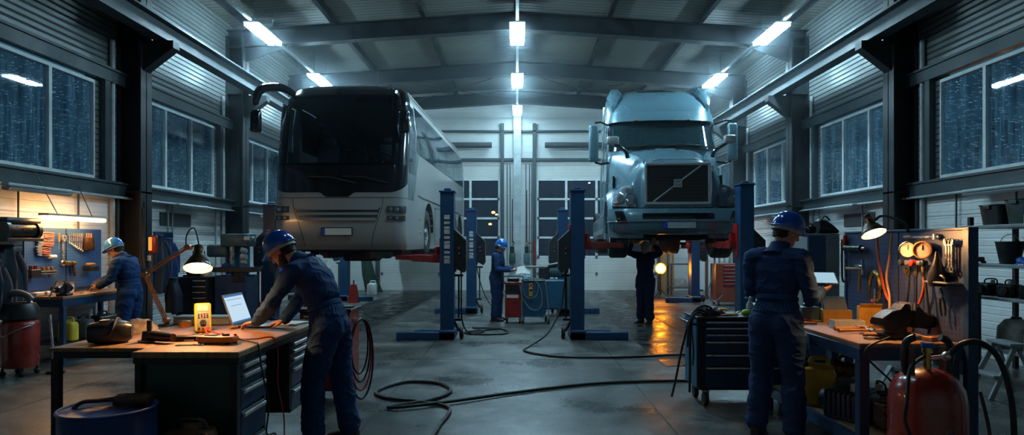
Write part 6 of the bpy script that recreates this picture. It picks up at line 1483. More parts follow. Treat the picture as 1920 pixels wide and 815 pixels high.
mat('yellow_jug2', (.75, .38, .02), .45, 0, .25, 8)
mat('cyl_dark', (.015, .06, .045), .45, 0, .3, 6)
mat('bin_dark', (.012, .035, .025), .5, 0, .3, 6)
emis_mat('tablet_screen', (.36, .55, .68), .95)
emis_mat('bulb_warm_r', (1., .47, .15), 620.)
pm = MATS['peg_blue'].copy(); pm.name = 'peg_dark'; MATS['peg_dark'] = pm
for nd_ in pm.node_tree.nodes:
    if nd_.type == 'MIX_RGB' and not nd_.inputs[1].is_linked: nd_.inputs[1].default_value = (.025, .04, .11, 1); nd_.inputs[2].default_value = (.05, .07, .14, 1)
# ================================================================ CENTRE: carts
def casters(t, pts, r=.05, m='rubber'):
    for x, y in pts:
        w = MB().lathe([(r * .3, -r * .3), (r * .9, -r * .32), (r, -r * .18), (r, r * .18), (r * .9, r * .32), (r * .3, r * .3)], (x, y, r), Euler((0, PI / 2, 0)).to_matrix(), 18).build('caster_wheel', m, t)
        MB().bb(x - r * .5, x + r * .5, y - r * .35, y + r * .35, r * 2, r * 2.4).bb(x + r * .36, x + r * .48, y - r * .3, y + r * .3, r * .8, r * 2).build('caster_fork', 'tool_steel', w)
t = thing('service_cart', 'red service cart with dark opening in front of the paper-reading worker', 'cart', (-.08, 13.15, 0))
MB().bb(-.17, .17, -.2, .2, .12, .6, .01).bb(-.17, .17, .16, .2, .6, .82).bb(-.17, -.15, -.2, .2, .6, .82).bb(.15, .17, -.2, .2, .6, .82).bb(-.17, .17, -.2, .2, .78, .84, .008).build('cart_body', 'cart_red', t)
MB().bb(-.15, .15, -.18, .15, .6, .78).build('inner_box', 'black_metal', t); MB().bb(-.14, .1, -.205, -.2, .52, .58).build('label_plate', 'paper', t); MB().bb(-.12, .12, -.19, .12, .84, .93, .02).build('battery_unit', 'black_plastic', t)
MB().tube([(-.17, -.2, .8), (-.19, -.24, .95), (.19, -.24, .95), (.17, -.2, .8)], .012, 8, 3).build('push_handle', 'black_metal', t); casters(t, [(-.13, -.15), (.13, -.15), (-.13, .15), (.13, .15)], .055)
t = thing('waste_oil_cart', 'blue box cart with tubular frame and hoses beside the red cart', 'cart', (.33, 13.1, 0))
b = MB(); b.loft([[V((x, -.2, z)), V((x, .2, z)), V((x, .2, z2)), V((x, -.2, z2))] for x, z, z2 in ((-.24, .18, .8), (-.2, .14, .82), (.2, .14, .82), (.26, .24, .78))]); b.build('cart_body', 'cart_blue', t)
MB().tube([(-.24, -.22, .02), (-.24, -.22, .8), (-.18, -.23, .9), (.16, -.23, .9), (.24, -.22, .8), (.32, -.22, .05)], .014, 8, 3).build('tube_frame', 'paint_grey', t)
MB().bb(-.22, .22, -.19, .19, .82, .88, .01).build('top_tray', 'machine_green', t); casters(t, [(-.22, -.2), (.3, -.2), (-.2, .2), (.26, .2)], .05)
hose('cart_hose', 'grey hose looping over the front of the blue cart', [(.05, 12.86, .8), (.1, 12.84, .55), (.25, 12.84, .32), (.42, 12.84, .3), (.5, 12.85, .45), (.45, 12.86, .75), (.3, 12.9, .92)], .012, 'paint_grey', group='hoses on the blue cart')
hose('cart_hose', 'second grey hose hanging in a short loop on the blue cart', [(.1, 12.85, .86), (.14, 12.83, .6), (.26, 12.83, .52), (.4, 12.83, .6), (.42, 12.85, .84)], .009, 'paint_grey', group='hoses on the blue cart')
t = thing('multimeter', 'small orange meter hanging on the front of the blue cart', 'multimeter', (.27, 12.84, .56)); MB().bb(-.035, .035, -.02, .02, 0, .17, .01, 2).build('holster', 'yellow', t); MB().bb(-.025, .025, -.024, -.02, .1, .15).build('display', 'black_plastic', t); MB().tube([(0, 0, .17), (-.03, .0, .22), (.0, .01, .26), (.03, .0, .22), (0, 0, .17)], .012, 8, 3).build('strap', 'orange', t)
t = thing('paper_sheet', 'white sheet of paper held up by the worker at the red cart', 'paper', (.1, 13.3, 1.02), R(-10))
b = MB(); b.patch(lambda u, v: V((-.12 + .3 * u, -.08 + .14 * v + .01 * math.sin(u * 6), -.04 + .14 * v + .03 * math.sin(u * 3))), lin(0, 1, 10), lin(0, 1, 8)); b.build('sheet', 'paper', t)
t = thing('drip_tray', 'pale flat tray on a thin stand above the blue cart', 'tray', (.4, 13.35, .85)); MB().lathe([(.0, .26), (.2, .26), (.24, .29), (.245, .3), (.2, .275), (.0, .27)], (0, 0, 0), None, 28, False, sq=(1, .6)).build('tray', 'paper', t)
for x in (-.15, .1): MB().cyl((x, 0, -.0), (x, 0, .26), .012, n=8).build('post', 'black_metal', t)
cloth_heap('rag', 'light blue rag on the corner of the blue cart', (.22, 12.98, .88), (.16, .14, .1), 'lightblue' if 'lightblue' in MATS else 'cloth_grey', 12)
t = thing('air_compressor', 'grey-green compressor with horizontal tank behind the blue cart', 'compressor', (.78, 14.4, 0))
MB().bb(-.28, .3, -.25, .25, .16, .82, .03).build('housing', 'cart_blue', t); MB().tube([(-.22, 0, 1.0), (.3, 0, 1.0)], .14, 22).build('tank', 'machine_green', t); MB().bb(-.3, -.05, -.14, .14, .82, 1.14, .02).build('motor', 'cast_iron', t); MB().cyl((-.1, -.1, 1.12), (.12, -.1, 1.16), .04, n=14).build('air_filter', 'black_plastic', t)
MB().bb(.32, .5, -.2, .2, .16, .95, .01).build('side_bin', 'machine_green', t)
for x in (.36, .46): MB().cyl((x, 0, .9), (x, 0, 1.3), .018, n=10).build('stored_bar', 'black_metal', t)
casters(t, [(-.22, -.2), (.4, -.2), (-.22, .2), (.4, .2)], .08)
# hanging things on the pier
for i, (x, z0, z1, m) in enumerate(((-.17, .95, 1.75, 'dark_green'), (.32, .95, 2.05, 'machine_green'))):
    t = thing('hanging_hoist', ['small dark hoist hanging at the left of the pier post between the doors', 'taller hoist with hook hanging beside the pier post between the doors'][i], 'hoist', (x, YB - .45, 0)); 
    MB().bb(-.11, .11, -.08, .08, z0, z0 + .35, .03, 2).build('hoist_body', m, t); MB().bb(-.07, .07, -.06, .06, z0 + .35, z0 + .6, .02).build('gear_box', 'black_metal', t); MB().tube([(0, 0, z0 + .6), (.06, 0, z0 + .7), (.0, 0, z0 + .78), (0, 0, z1), (0, 0, z1 + 1.4)], .016, 8, 3).build('hang_rope', 'rubber', t); MB().cyl((0, .0, z0 + .5), (0, .45, z0 + .5), .015, n=8).build('wall_bracket', 'black_metal', t)
t = thing('pipe_wrench_rack', 'dark red hand crank hanging right of the taller hoist', 'tool', (.6, YB - .3, 1.2)); MB().tube([(0, 0, -.5), (0, 0, .5)], .02, 8).tube([(-.16, 0, .45), (0, 0, .4), (0, 0, .1), (-.16, 0, .15)], .025, 8).build('crank', 'arm_red', t); MB().cyl((0, 0, 0), (0, .3, 0), .015, n=8).build('wall_bracket', 'black_metal', t)
# floor hoses of the lifts
hose('air_hose', 'black hose lying in a wide S from the bus lift to the tool chest', [(-.85, 12.2, .015), (-.3, 12.0, .015), (-.2, 11.4, .015), (-.75, 11.3, .015), (-.95, 11.6, .015), (-.55, 11.9, .015), (-.3, 12.1, .015)], .016, 'rubber', group='black hoses on the floor')
hose('air_hose', 'black hose dropping from the bus lift box to the floor loop', [(-1.02, 10.95, 1.55), (-.96, 10.9, 1.2), (-.95, 10.85, .7), (-.95, 11.0, .3), (-.86, 11.3, .05), (-.6, 11.7, .015), (-.85, 12.2, .015)], .014, 'rubber', group='black hoses on the floor')
hose('air_hose', 'black hose curving from the truck lift across the floor to the tool chest', [(.85, 10.95, 1.35), (.8, 10.9, .9), (.72, 10.8, .5), (.5, 10.5, .15), (.2, 10.0, .016), (.12, 9.5, .016), (.6, 9.05, .016), (1.4, 9.0, .016), (2.3, 9.2, .016), (3.1, 9.3, .016)], .016, 'rubber', group='black hoses on the floor')
hose('air_hose', 'thick black hose looped in the foreground and running to the tool chest', [(-.72, 5.0, .02), (-.68, 5.6, .02), (-.66, 6.2, .02), (-1.0, 6.45, .02), (-1.35, 6.6, .02), (-1.52, 6.9, .02), (-1.3, 7.35, .02), (-.9, 7.3, .02), (-.72, 6.9, .02), (-.9, 6.5, .02), (-1.25, 6.25, .02), (-1.1, 6.2, .03), (-.6, 6.45, .03), (0, 6.85, .02), (.8, 7.25, .02), (1.5, 7.4, .02), (2.2, 7.42, .02), (3.0, 7.4, .02)], .018, 'rubber', group='black hoses on the floor', k=8)
for x, y0, z1, lab in ((-2.3, 18.9, 1.5, 'thin black cable hanging below the bus near the rear door'), (-1.0, 15.1, 1.4, 'thin black cable beside the rear bus lift')):
    hose('hanging_cable', lab, [(x, y0, z1), (x + .1, y0, .8), (x + .3, y0 - .1, .3), (x + .6, y0 - .2, .012), (x + .9, y0, .012)], .012, 'rubber', 'cable')
# under the bus: red stand, white can, pipe stack
t = thing('wheel_chock', 'tall red chock stand under the bus', 'chock', (-4.5, 17.6, 0)); MB().loft([[V((-.14, -.12, 0)), V((.14, -.12, 0)), V((.14, .12, 0)), V((-.14, .12, 0))], [V((-.07, -.06, .5)), V((.07, -.06, .5)), V((.07, .06, .5)), V((-.07, .06, .5))]]).build('chock_body', 'cart_red', t); MB().cyl((0, 0, .5), (0, 0, .62), .02, n=8).build('handle', 'black_metal', t)
mk_jug('white_can', 'white plastic can on the floor under the bus', (-4.6, 20.3, 0), R(90), 'white_plastic', 1.2)
t = thing('folded_tarp', 'dark green tarpaulin leaning at the back wall under the bus', 'tarpaulin', (-5.1, 21.5, 0)); MB().loft([ellring(V((x, 0, z)), V((1, 0, 0)), V((0, 1, 0)), a, .12, 14, 2) for x, z, a in ((.3, 0, .3), (.1, .6, .22), (0, 1.2, .16), (-.05, 1.7, .08))]).build('folds', 'dark_green', t)
# ---------------------------------------------------------------- work lamp and timber behind the truck
for i, (x, r, m) in enumerate(((4.92, .05, 'wood_handle'), (5.04, .04, 'cardboard'), (5.16, .045, 'wood_bench'), (5.28, .035, 'wood_handle'))):
    t = thing('timber_post', ['timber post', 'pale board', 'brown board', 'thin plank'][i] + ' leaning upright behind the work lamp', 'timber', (x, 21.7, 0), 0); MB().bb(-r, r, -.03, .03, 0, 1.95 - .1 * i, .004).build('board', m, t, rot=(R(-2), 0, 0))
t = thing('work_lamp', 'glaring orange work lamp on a low stand behind the truck worker', 'lamp', (4.3, 19.2, 0))
emis_mat('work_glow', (1., .3, .014), 62.)
MB().cyl((0, 0, .1), (0, 0, .78), .015, n=10).build('pole', 'black_metal', t)
for a in (90, 210, 330): MB().cyl((0, 0, .25), (.25 * math.cos(R(a)), .25 * math.sin(R(a)), .01), .012, n=8).build('leg', 'black_metal', t)
hd = MB().lathe([(.05, .1), (.13, .06), (.17, 0), (.175, -.02), (.165, -.02), (.155, .0), (.11, .04)], (0, 0, .88), Euler((R(-90), 0, 0)).to_matrix(), 24, False).build('reflector', 'black_metal', t)
MB().ball((0, -.0, .88), (.14, .06, .14), None, 18, 10).build('bulb', 'work_glow', hd)
t = thing('steel_rack', 'open metal rack standing by the back wall behind the truck lift', 'rack', (5.25, 20.6, 0))
for x in (-.35, .35):
    for y in (-.25, .25): MB().bb(x - .025, x + .025, y - .025, y + .025, 0, 1.5 if y > 0 else .95).build('post', 'conduit_dark', t)
for z in (.2, .95): MB().bb(-.38, .38, -.28, .28, z, z + .04).build('shelf', 'conduit_dark', t)
MB().bb(-.38, .38, .23, .27, 1.46, 1.5).build('top_rail', 'conduit_dark', t)
cloth_heap('rag', 'grey cloth heap on the low shelf of the open metal rack', (5.25, 20.6, .242), (.55, .4, .25), 'cloth_grey', 20)
for i, (x, m, h, lab) in enumerate(((6.0, 'cart_red', 1.7, 'red pipe leaning behind the truck'), (6.1, 'paint_grey', 2.0, 'grey pipe leaning behind the truck'), (6.2, 'paint_light', 2.2, 'long pale pipe leaning behind the truck'))):
    t = thing('leaning_pipe', lab, 'pipe', (x - .1, 19.2 - i * .15, 0), R(0)); MB().cyl((0, 0, 0), (.12, .3, h), .03, n=10).cyl((.12, .3, h), (.122, .305, h + .04), .036, n=10).build('pipe_body', m, t)
t = thing('roll_cabinet', 'red-brown tool cabinet with pale drawer edges seen under the truck', 'tool cabinet', (5.55, 16.9, 0))
MB().bb(-.38, .34, -.25, .25, .1, 1.1, .01).build('cabinet_body', 'cabinet_brown' if 'cabinet_brown' in MATS else 'arm_red', t)
for i in range(6): z = .5 + i * .095; d = MB().bb(-.2, .32, -.265, -.25, z, z + .085, .003).build('drawer', 'arm_red', t); MB().bb(-.18, .3, -.285, -.265, z + .065, z + .08, .003).build('drawer_handle', 'paint_light', d)
casters(t, [(-.3, -.2), (.28, -.2), (-.3, .2), (.28, .2)], .05)
t = thing('bottle', 'clear bottle standing on the red-brown cabinet', 'bottle', (5.6, 16.8, 1.102)); MB().lathe([(.05, 0), (.055, .02), (.055, .25), (.02, .33), (.018, .4)], (0, 0, 0), None, 16).build('bottle_body', 'paint_light', t); MB().cyl((0, 0, .4), (0, 0, .43), .022, n=12).build('cap', 'orange', t)
hose('hanging_cable', 'pale hose hanging in a loop beside the red-brown cabinet', [(5.15, 16.7, 1.2), (5.05, 16.65, .7), (4.95, 16.6, .3), (5.1, 16.55, .12), (5.3, 16.5, .3)], .02, 'paint_grey', 'hose')
hose('hanging_cable', 'brown hose hanging at the right edge of the red-brown cabinet', [(5.92, 16.6, 1.9), (5.98, 16.6, 1.2), (5.94, 16.6, .7), (5.8, 16.55, .2)], .025, 'arm_red', 'hose')
t = thing('wall_shelf', 'orange-lit wooden shelf board under the truck beside the lift', 'shelf', (5.9, 18.6, 1.42)); MB().bb(-.45, .55, -.12, .12, 0, .04).build('board', 'wood_handle', t)
for x in (-.4, .5): MB().bb(x - .02, x + .02, -.1, .1, -1.42, 0).build('post', 'conduit_dark', t)

# ---------------------------------------------------------------- TOOL CHEST
t = thing('tool_chest', 'wide blue rolling tool chest with long bright drawer handles', 'tool chest', (2.25, 6.54, 0))
MB().bb(-.46, .46, -.22, .24, .16, .86, .012).build('chest_body', 'black_metal', t); MB().bb(-.475, -.46, -.2, .23, .18, .85).build('side_panel', 'cart_blue', t)
MB().bb(-.48, .48, -.24, .26, .86, .885, .006).build('top_mat', 'black_plastic', t)
for a, b_ in ((.79, .845), (.725, .785), (.655, .72), (.525, .65), (.4, .52), (.19, .395)):
    d = MB().bb(-.4, .44, -.236, -.22, a, b_, .004).build('drawer', 'bench_blue', t); MB().bb(-.39, .43, -.262, -.236, b_ - .02, b_ - .006, .004).build('drawer_handle', 'handle_alu', d)
casters(t, [(-.38, -.17), (.38, -.17), (-.38, .19), (.38, .19)], .068)
MB().tube([(-.46, -.18, .8), (-.53, -.18, .82), (-.53, .2, .82), (-.46, .2, .8)], .012, 8, 2).build('side_handle', 'black_metal', t)
zc = .887
for i, (x, y, a, hm, lab) in enumerate(((1.95, 6.42, 15, 'orange', 'orange-handled screwdriver at the corner of the tool chest top'), (2.05, 6.5, 160, 'red_plastic', 'red-handled screwdriver on the tool chest top'), (2.1, 6.4, -20, 'yellow', 'yellow-handled screwdriver on the tool chest top'), (2.0, 6.6, 40, 'blue_plastic', 'blue-handled screwdriver on the tool chest top'), (2.3, 6.5, 70, 'black_plastic', 'black-handled screwdriver on the tool chest top'))): mk_driver('screwdriver', lab, (x, y, zc), R(a), .22, hm)
for i, (x, y, a, hm, lab) in enumerate(((1.9, 6.55, 20, 'black_plastic', 'black pliers on the end of the tool chest'), (2.2, 6.45, 200, 'red_plastic', 'red pliers on the tool chest near the green ball'), (2.15, 6.62, 120, 'orange', 'orange pliers at the back of the tool chest'))): mk_pliers('pliers', lab, (x, y, zc), R(a), .2, hm)
for i, (x, y, a) in enumerate(((1.95, 6.66, 10), (2.25, 6.6, 60), (2.38, 6.42, -30))): mk_wrench('spanner', ['spanner at the back edge of the tool chest', 'spanner lying in the middle of the tool chest top', 'spanner by the spray bottle on the tool chest'][i], (x, y, zc), R(a), .2)
t = thing('work_glove', 'orange-yellow work glove draped on the tool chest pile', 'glove', (2.02, 6.52, zc + .03), R(-12)); g = MB(); g.loft([ellring(V((x, 0, .02)), V((0, 0, 1)), V((0, 1, 0)), .016, w_, 14, 2.4) for x, w_ in ((-.12, .035), (-.05, .04), (0, .045), (.04, .042))]); g.build('palm', 'yellow', t)
for k in range(4): MB().tube([(.03, -.03 + .02 * k, .02), (.08, -.034 + .023 * k, .028), (.12, -.036 + .025 * k, .015)], [.011, .011, .008], 8, 3).build('finger', 'yellow', t)
t = thing('sponge_ball', 'lime green ball on the tool chest top', 'ball', (2.27, 6.36, zc)); MB().ball((0, 0, .035), (.045, .04, .035), None, 18, 12).build('ball_body', 'lime' if 'lime' in MATS else 'green_cyl', t)
t = thing('spray_bottle', 'clear spray bottle on the tool chest', 'bottle', (2.38, 6.55, zc)); MB().lathe([(.032, 0), (.036, .01), (.036, .1), (.014, .135), (.013, .15)], (0, 0, 0), None, 18).build('bottle_body', 'paint_light', t); MB().box((0, 0, .165), (.03, .03, .03), None, .006).box((-.03, 0, .17), (.04, .014, .014)).build('trigger_head', 'white_plastic', t)
t = thing('paint_carton', 'white and orange carton lying beside the spray bottle', 'carton', (2.5, 6.6, zc), R(10)); MB().bb(-.06, .09, -.05, .05, 0, .11, .004).build('carton_body', 'paper', t); MB().bb(.0, .092, -.052, .052, .02, .112).build('orange_band', 'orange', t); MB().loft([[V((-.06, -.05, .0)), V((-.06, .05, .0)), V((-.06, .05, .11)), V((-.06, -.05, .11))], [V((-.12, -.02, .03)), V((-.12, .02, .03)), V((-.12, .02, .07)), V((-.12, -.02, .07))]]).build('spout', 'paper', t)
t = thing('tool_tray', 'flat orange tray on the tool chest next to the tablet worker', 'tray', (2.55, 6.42, zc)); MB().bb(-.12, .12, -.07, .07, 0, .012, .004).bb(-.12, .12, -.07, -.06, 0, .03).bb(-.12, .12, .06, .07, 0, .03).build('tray_body', 'lamp_orange', t); MB().bb(-.1, .1, -.05, .05, .012, .03, .006).build('pad', 'black_plastic', t)
cloth_heap('cable_heap', 'dark tangle of rag and straps at the corner of the tool chest', (1.93, 6.48, zc), (.26, .2, .09), 'black_plastic', 30, 'cloth')
for i, pts in enumerate(([(2.0, 6.45, .93), (1.86, 6.38, .99), (1.72, 6.32, .9), (1.62, 6.28, .6), (1.55, 6.25, .3), (1.5, 6.22, .12)], [(1.9, 6.4, .92), (1.8, 6.34, .95), (1.72, 6.33, .88), (1.7, 6.3, .6), (1.7, 6.3, .38), (1.69, 6.28, .15)], [(1.95, 6.5, .93), (1.8, 6.4, .93), (1.74, 6.38, .8), (1.75, 6.36, .55), (1.74, 6.35, .4)], [(1.88, 6.38, .9), (1.76, 6.3, .93), (1.68, 6.26, .82), (1.66, 6.24, .6)])):
    hose('air_line', ['black air line arching out farthest from the tool chest', 'thick black air line hanging straight beside the tool chest', 'thin black line hanging close to the tool chest side', 'short black line ending halfway down the tool chest'][i], pts, [.011, .013, .008, .009][i], 'rubber', 'hose')
MB().cyl((1.69, 6.28, .04), (1.69, 6.28, .15), .018, n=10).build('tmp', 'black_plastic') if 0 else None
# red jug and cloth behind, by the lift
# ---------------------------------------------------------------- RIGHT BENCH
RB = thing('workbench', 'blue steel workbench with brown top and lower shelf beside the tablet worker', 'workbench', (2.74, 5.33, 0))
def rl(x, y): return (x - 2.74, y - 5.33)
MB().bb(-.35, .36, -.86, .9, .875, .91, .005).build('bench_top', 'wood_bench', RB); MB().bb(-.36, .37, -.875, .915, .79, .878, .004).build('bench_frame', 'bench_blue', RB)
for x in (-.31, .32):
    for y in (-.82, .86): MB().bb(x - .035, x + .035, y - .035, y + .035, 0, .79, .004).build('leg', 'bench_blue', RB)
MB().bb(-.34, .35, -.84, .88, .2, .23).bb(-.35, -.31, -.84, .88, .16, .25).bb(-.34, .35, -.85, -.81, .16, .25).build('lower_shelf', 'bench_blue', RB); MB().bb(-.3, .33, -.8, .85, .232, .245).build('shelf_board', 'wood_bench', RB)
PB2 = thing('pegboard', 'large perforated tool board with gauges standing behind the blue bench', 'tool board', (3.13, 5.25, .9))
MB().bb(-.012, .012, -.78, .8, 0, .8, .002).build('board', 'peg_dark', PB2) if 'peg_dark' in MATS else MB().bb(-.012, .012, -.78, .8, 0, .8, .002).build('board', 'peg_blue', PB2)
MB().bb(-.02, .05, -.84, -.78, -.9, .81, .003).bb(-.02, .05, .8, .84, -.9, .81, .003).bb(-.02, .05, -.84, .84, .8, .82, .003).build('board_frame', 'bench_blue', PB2)
MB().bb(.013, .05, -.78, .8, -.1, .8).build('board_back', 'steel_dark', PB2)
MB().bb(-.016, .0, -.02, -.012, 0, .8).build('panel_joint', 'black_metal', PB2)
def wr(px, py, off=0.):
    X = 3.11 - off; y = FPX * X / (px - 970); return (X, y, CH - (py - 458) * y / FPX)
def hangr(o, ang):   # board faces -X; tool +X -> (0, -cos, sin); its z -> -X
    c, s_ = math.cos(R(ang)), math.sin(R(ang)); M = Matrix(((0, 0, -1), (-c, s_, 0), (s_, c, 0))); o.rotation_euler = M.to_euler(); return o
# gauges
G = thing('manifold_gauges', 'pair of round dial gauges with red and black valves on the pegboard', 'gauge set', wr(1730, 468, .0))
for k, dy in enumerate((.09, -.085)):
    GM = Matrix.Translation((-.035, dy, 0)) @ Matrix.Rotation(R(42), 4, 'Z') @ Matrix.Translation((.035, -dy, 0))
    def gx(b):
        for v in b.bm.verts: v.co = GM @ v.co
        return b
    g = gx(MB().cyl((-.1, dy, 0), (-.03, dy, 0), .062, n=32)).build('gauge_body', 'black_metal', G); gx(MB().lathe([(.056, 0), (.066, 0), (.066, .012), (.058, .014), (.056, .01)], (-.1, dy, 0), Euler((0, R(-90), 0)).to_matrix(), 32, False)).build('bezel', 'lamp_orange' if k else 'chrome', g)
    gx(MB().cyl((-.103, dy, 0), (-.1, dy, 0), .056, n=32)).build('dial_face', 'gauge_face', g)
    nd = MB(); nd.bar((-.105, dy, 0), (-.105, dy + .0, .035), .004, .006); gx(nd).build('needle', 'black_plastic', g)
    tk = MB(); 
    for a in range(-120, 121, 20): q = V((-.1045, dy + .047 * math.sin(R(a)), .047 * math.cos(R(a)))); q2 = V((-.1045, dy + .038 * math.sin(R(a)), .038 * math.cos(R(a)))); tk.bar(q, q2, .002, .003)
    gx(tk).build('tick_marks', 'red_plastic' if k else 'black_plastic', g)
MB().bar((-.05, .13, -.1), (-.05, -.12, -.1), .04, .035, .006).build('manifold_block', 'tool_steel', G)
for dy, m in ((.14, 'black_plastic'), (.0, 'red_plastic'), (-.13, 'black_plastic')): MB().lathe([(.012, -.02), (.024, -.015), (.026, 0), (.024, .015), (.012, .02)], (-.08, dy, -.1), Euler((0, PI / 2, 0)).to_matrix(), 16).build('valve_knob', m, G)
for dy in (.09, 0, -.085): MB().cyl((-.05, dy, -.2), (-.05, dy, -.1), .014, n=12).build('hose_fitting', 'brass', G)
gl = G.location
def gp(dy, dz, dx=-.05): return (gl.x + dx, gl.y + dy, gl.z + dz)
hose('charging_hose', 'orange-red hose sweeping in a deep loop from the gauges', [gp(-.085, -.18), gp(-.09, -.3), gp(.0, -.44), gp(.2, -.5), gp(.38, -.38, -.06), gp(.47, -.1, -.07), gp(.52, .1, -.06), gp(.55, .22, -.05)], .0105, 'hose_orange', k=8)
hose('charging_hose', 'thin tan hose hanging below the lamp to the bench', [wr(1672, 437, .05), wr(1668, 480, .06), wr(1662, 520, .07), wr(1668, 560, .1), (2.95, 5.1, .93)], .009, 'hose_tan', k=8)
hose('charging_hose', 'black hose hanging from the left gauge down behind the vise', [gp(.09, -.18), gp(.095, -.3), gp(.13, -.44), gp(.25, -.56), (3.02, 5.0, .93)], .009, 'rubber')
hose('charging_hose', 'straight black hose hanging from the middle of the manifold', [gp(0, -.18), gp(.0, -.35), gp(.01, -.6)], .008, 'rubber')
hose('charging_hose', 'black hose hanging from the right gauge along the board', [gp(-.1, -.2), gp(-.13, -.35), gp(-.16, -.55), gp(-.15, -.62)], .01, 'rubber')
# lamp on the board
rl_ = thing('bench_lamp', 'lit round lamp clamped at the top of the large pegboard', 'lamp', (3.05, 5.1, 1.75))
MB().tube([(.06, -.0, -.05), (.03, -.02, .01), (-.1, -.06, .06), (-.22, -.12, .07), (-.28, -.15, .04)], .011, 8, 4).build('bracket_arm', 'black_metal', rl_)
shade(rl_, V((-.32, -.2, -.07)), V((.12, -.45, -.88)).normalized(), .09, .13, 'lamp_brown', 'bulb_warm_r')
# hanging tools on the board
t = thing('hacksaw', 'dark hacksaw hanging at the left edge of the large pegboard', 'saw', wr(1583, 480, .02)); MB().tube([(0, 0, .1), (0, .04, .16), (0, .04, -.2), (0, 0, -.24)], .01, 8, 2).build('saw_frame', 'black_metal', t); MB().bar((0, -.02, .1), (0, -.02, -.24), .004, .02).build('blade', 'tool_steel', t); MB().tube([(0, .0, .1), (0, -.02, .2)], .018, 10).build('handle', 'red_plastic', t)
hangr(mk_hammer('hanging_hammer', 'hammer hanging head outwards in the middle-left of the large pegboard', wr(1592, 503, .02), 0, .3), 2)
hangr(mk_hammer('hanging_hammer', 'orange-handled hammer hanging upright beside the first one', wr(1616, 545, .02), 0, .24), 88)
t = thing('hanging_tape_roll', 'black roll of tape hanging high at the left of the large pegboard', 'tool', wr(1600, 465, .03)); MB().cyl((0, .14, 0), (0, -.14, 0), .03, n=16).build('barrel', 'black_metal', t); MB().cyl((0, -.14, 0), (0, -.2, 0), .014, n=12).build('shaft', 'tool_steel', t)
t = thing('clamp', 'curved brown G-clamp hanging below the lamp on the pegboard', 'clamp', wr(1640, 537, .03)); MB().tube([(0, .09, -.12), (0, .08, .02), (0, .02, .12), (0, -.05, .1), (0, -.09, 0), (0, -.07, -.1), (0, 0, -.13)], [.01, .014, .018, .02, .018, .014, .01], 10, 5).build('clamp_frame', 'brass', t); MB().cyl((0, 0, -.16), (0, 0, -.02), .008, n=8).build('screw', 'tool_steel', t); MB().ball((0, .02, -.13), .022, None, 12, 8).build('pad', 'red_plastic', t)
t = thing('pipe_bender', 'long steel ratchet hanging along the top of the pegboard', 'tool', wr(1735, 444, .02)); MB().cyl((0, .16, 0), (0, -.16, .0), .009, n=10).cyl((0, -.12, -.02), (0, -.12, .02), .022, n=16).build('ratchet', 'tool_steel', t); MB().cyl((0, .16, 0), (0, .26, 0), .013, n=10).build('grip', 'wood_handle', t)
for i in range(3): hangr(mk_wrench('hanging_spanner', ['spanner hanging near the top right corner of the large pegboard', 'second spanner near the top right corner of the large pegboard', 'third spanner near the top right corner of the large pegboard'][i], wr(1776 + i * 5, 448, .02), 0, .24), -90)
t = thing('oil_can', 'triangular black funnel hanging right of the gauges', 'funnel', wr(1757, 505, .06)); MB().lathe([(.012, .13), (.02, .08), (.055, -.02), (.06, -.1), (.055, -.12)], (0, 0, 0), None, 20).build('cone', 'black_metal', t)
t = thing('board_shelf', 'small bracket shelf with steel clamp at the right of the pegboard', 'shelf', wr(1762, 527, .05)); MB().bb(-.06, .05, -.16, .1, -.012, .0, .002).build('shelf_plate', 'tool_steel', t); MB().tube([(-.02, -.1, .0), (-.02, -.06, .04), (-.02, .04, .04), (-.02, .08, .0)], .012, 8, 3).build('clip', 'black_metal', t)
hangr(mk_pliers('hanging_pliers', 'pliers hanging under the small bracket shelf', wr(1765, 540, .03), 0, .2, 'black_plastic'), -80)
t = thing('valve_key', 'small orange valve key on the pegboard left of the gauges', 'key', wr(1700, 507, .02)); MB().box((0, 0, 0), (.02, .06, .02), None, .005).box((0, .01, 0), (.02, .016, .05), None, .005).build('key_body', 'orange', t)
# vise and clutter on the bench
t = thing('bench_vise', 'large black bench vise at the front corner of the blue bench', 'vise', (2.8, 4.74, .912), R(14)); vise(t, 1.25, 'cast_black')
def rt(px, py): return onz(px, py, .912)
t = thing('index_box', 'yellow open carton with grey card rack inside at the back of the blue bench', 'box', (2.83, 5.72, .912), R(-8)); MB().bb(-.12, .12, -.1, .1, 0, .11, .003).build('carton_body', 'cardbox_y', t); MB().box((0, .02, .16), (.2, .012, .14), (R(-35), 0, 0), .002).box((0, -.03, .15), (.19, .012, .13), (R(-35), 0, 0), .002).build('card_stack', 'paint_grey', t)
t = thing('yellow_carton', 'tall yellow cardboard sheet box standing behind the vise', 'box', (2.97, 5.4, .912), R(-10)); MB().bb(-.09, .09, -.03, .03, 0, .17, .003).build('carton_body', 'cardbox_y', t); MB().box((0, -.035, .17), (.17, .004, .05), (R(30), 0, 0)).build('flap', 'cardbox_y', t)
mk_openbox('parts_box', 'white-rimmed plastic parts tray on the blue bench before the cartons', (2.72, 5.28, .912), R(-6), (.24, .12, .065), 'paint_light', 'tray')
t = thing('battery_pack', 'dark grey box on the bench beside the tablet worker arm', 'box', (2.62, 5.78, .912), R(5)); MB().bb(-.09, .09, -.07, .07, 0, .13, .012, 2).build('case_body', 'machine_green', t); MB().bb(-.04, .04, -.03, .03, .13, .16, .01).build('top_knob', 'black_plastic', t)
t = thing('screw_case', 'low brown wooden box behind the vise on the blue bench', 'box', (3.0, 5.12, .912), R(5)); MB().bb(-.1, .1, -.1, .1, 0, .05, .004).build('box_body', 'wood_bench', t); MB().bb(-.1, .1, -.1, .1, .052, .064, .003).build('lid', 'wood_bench', t)
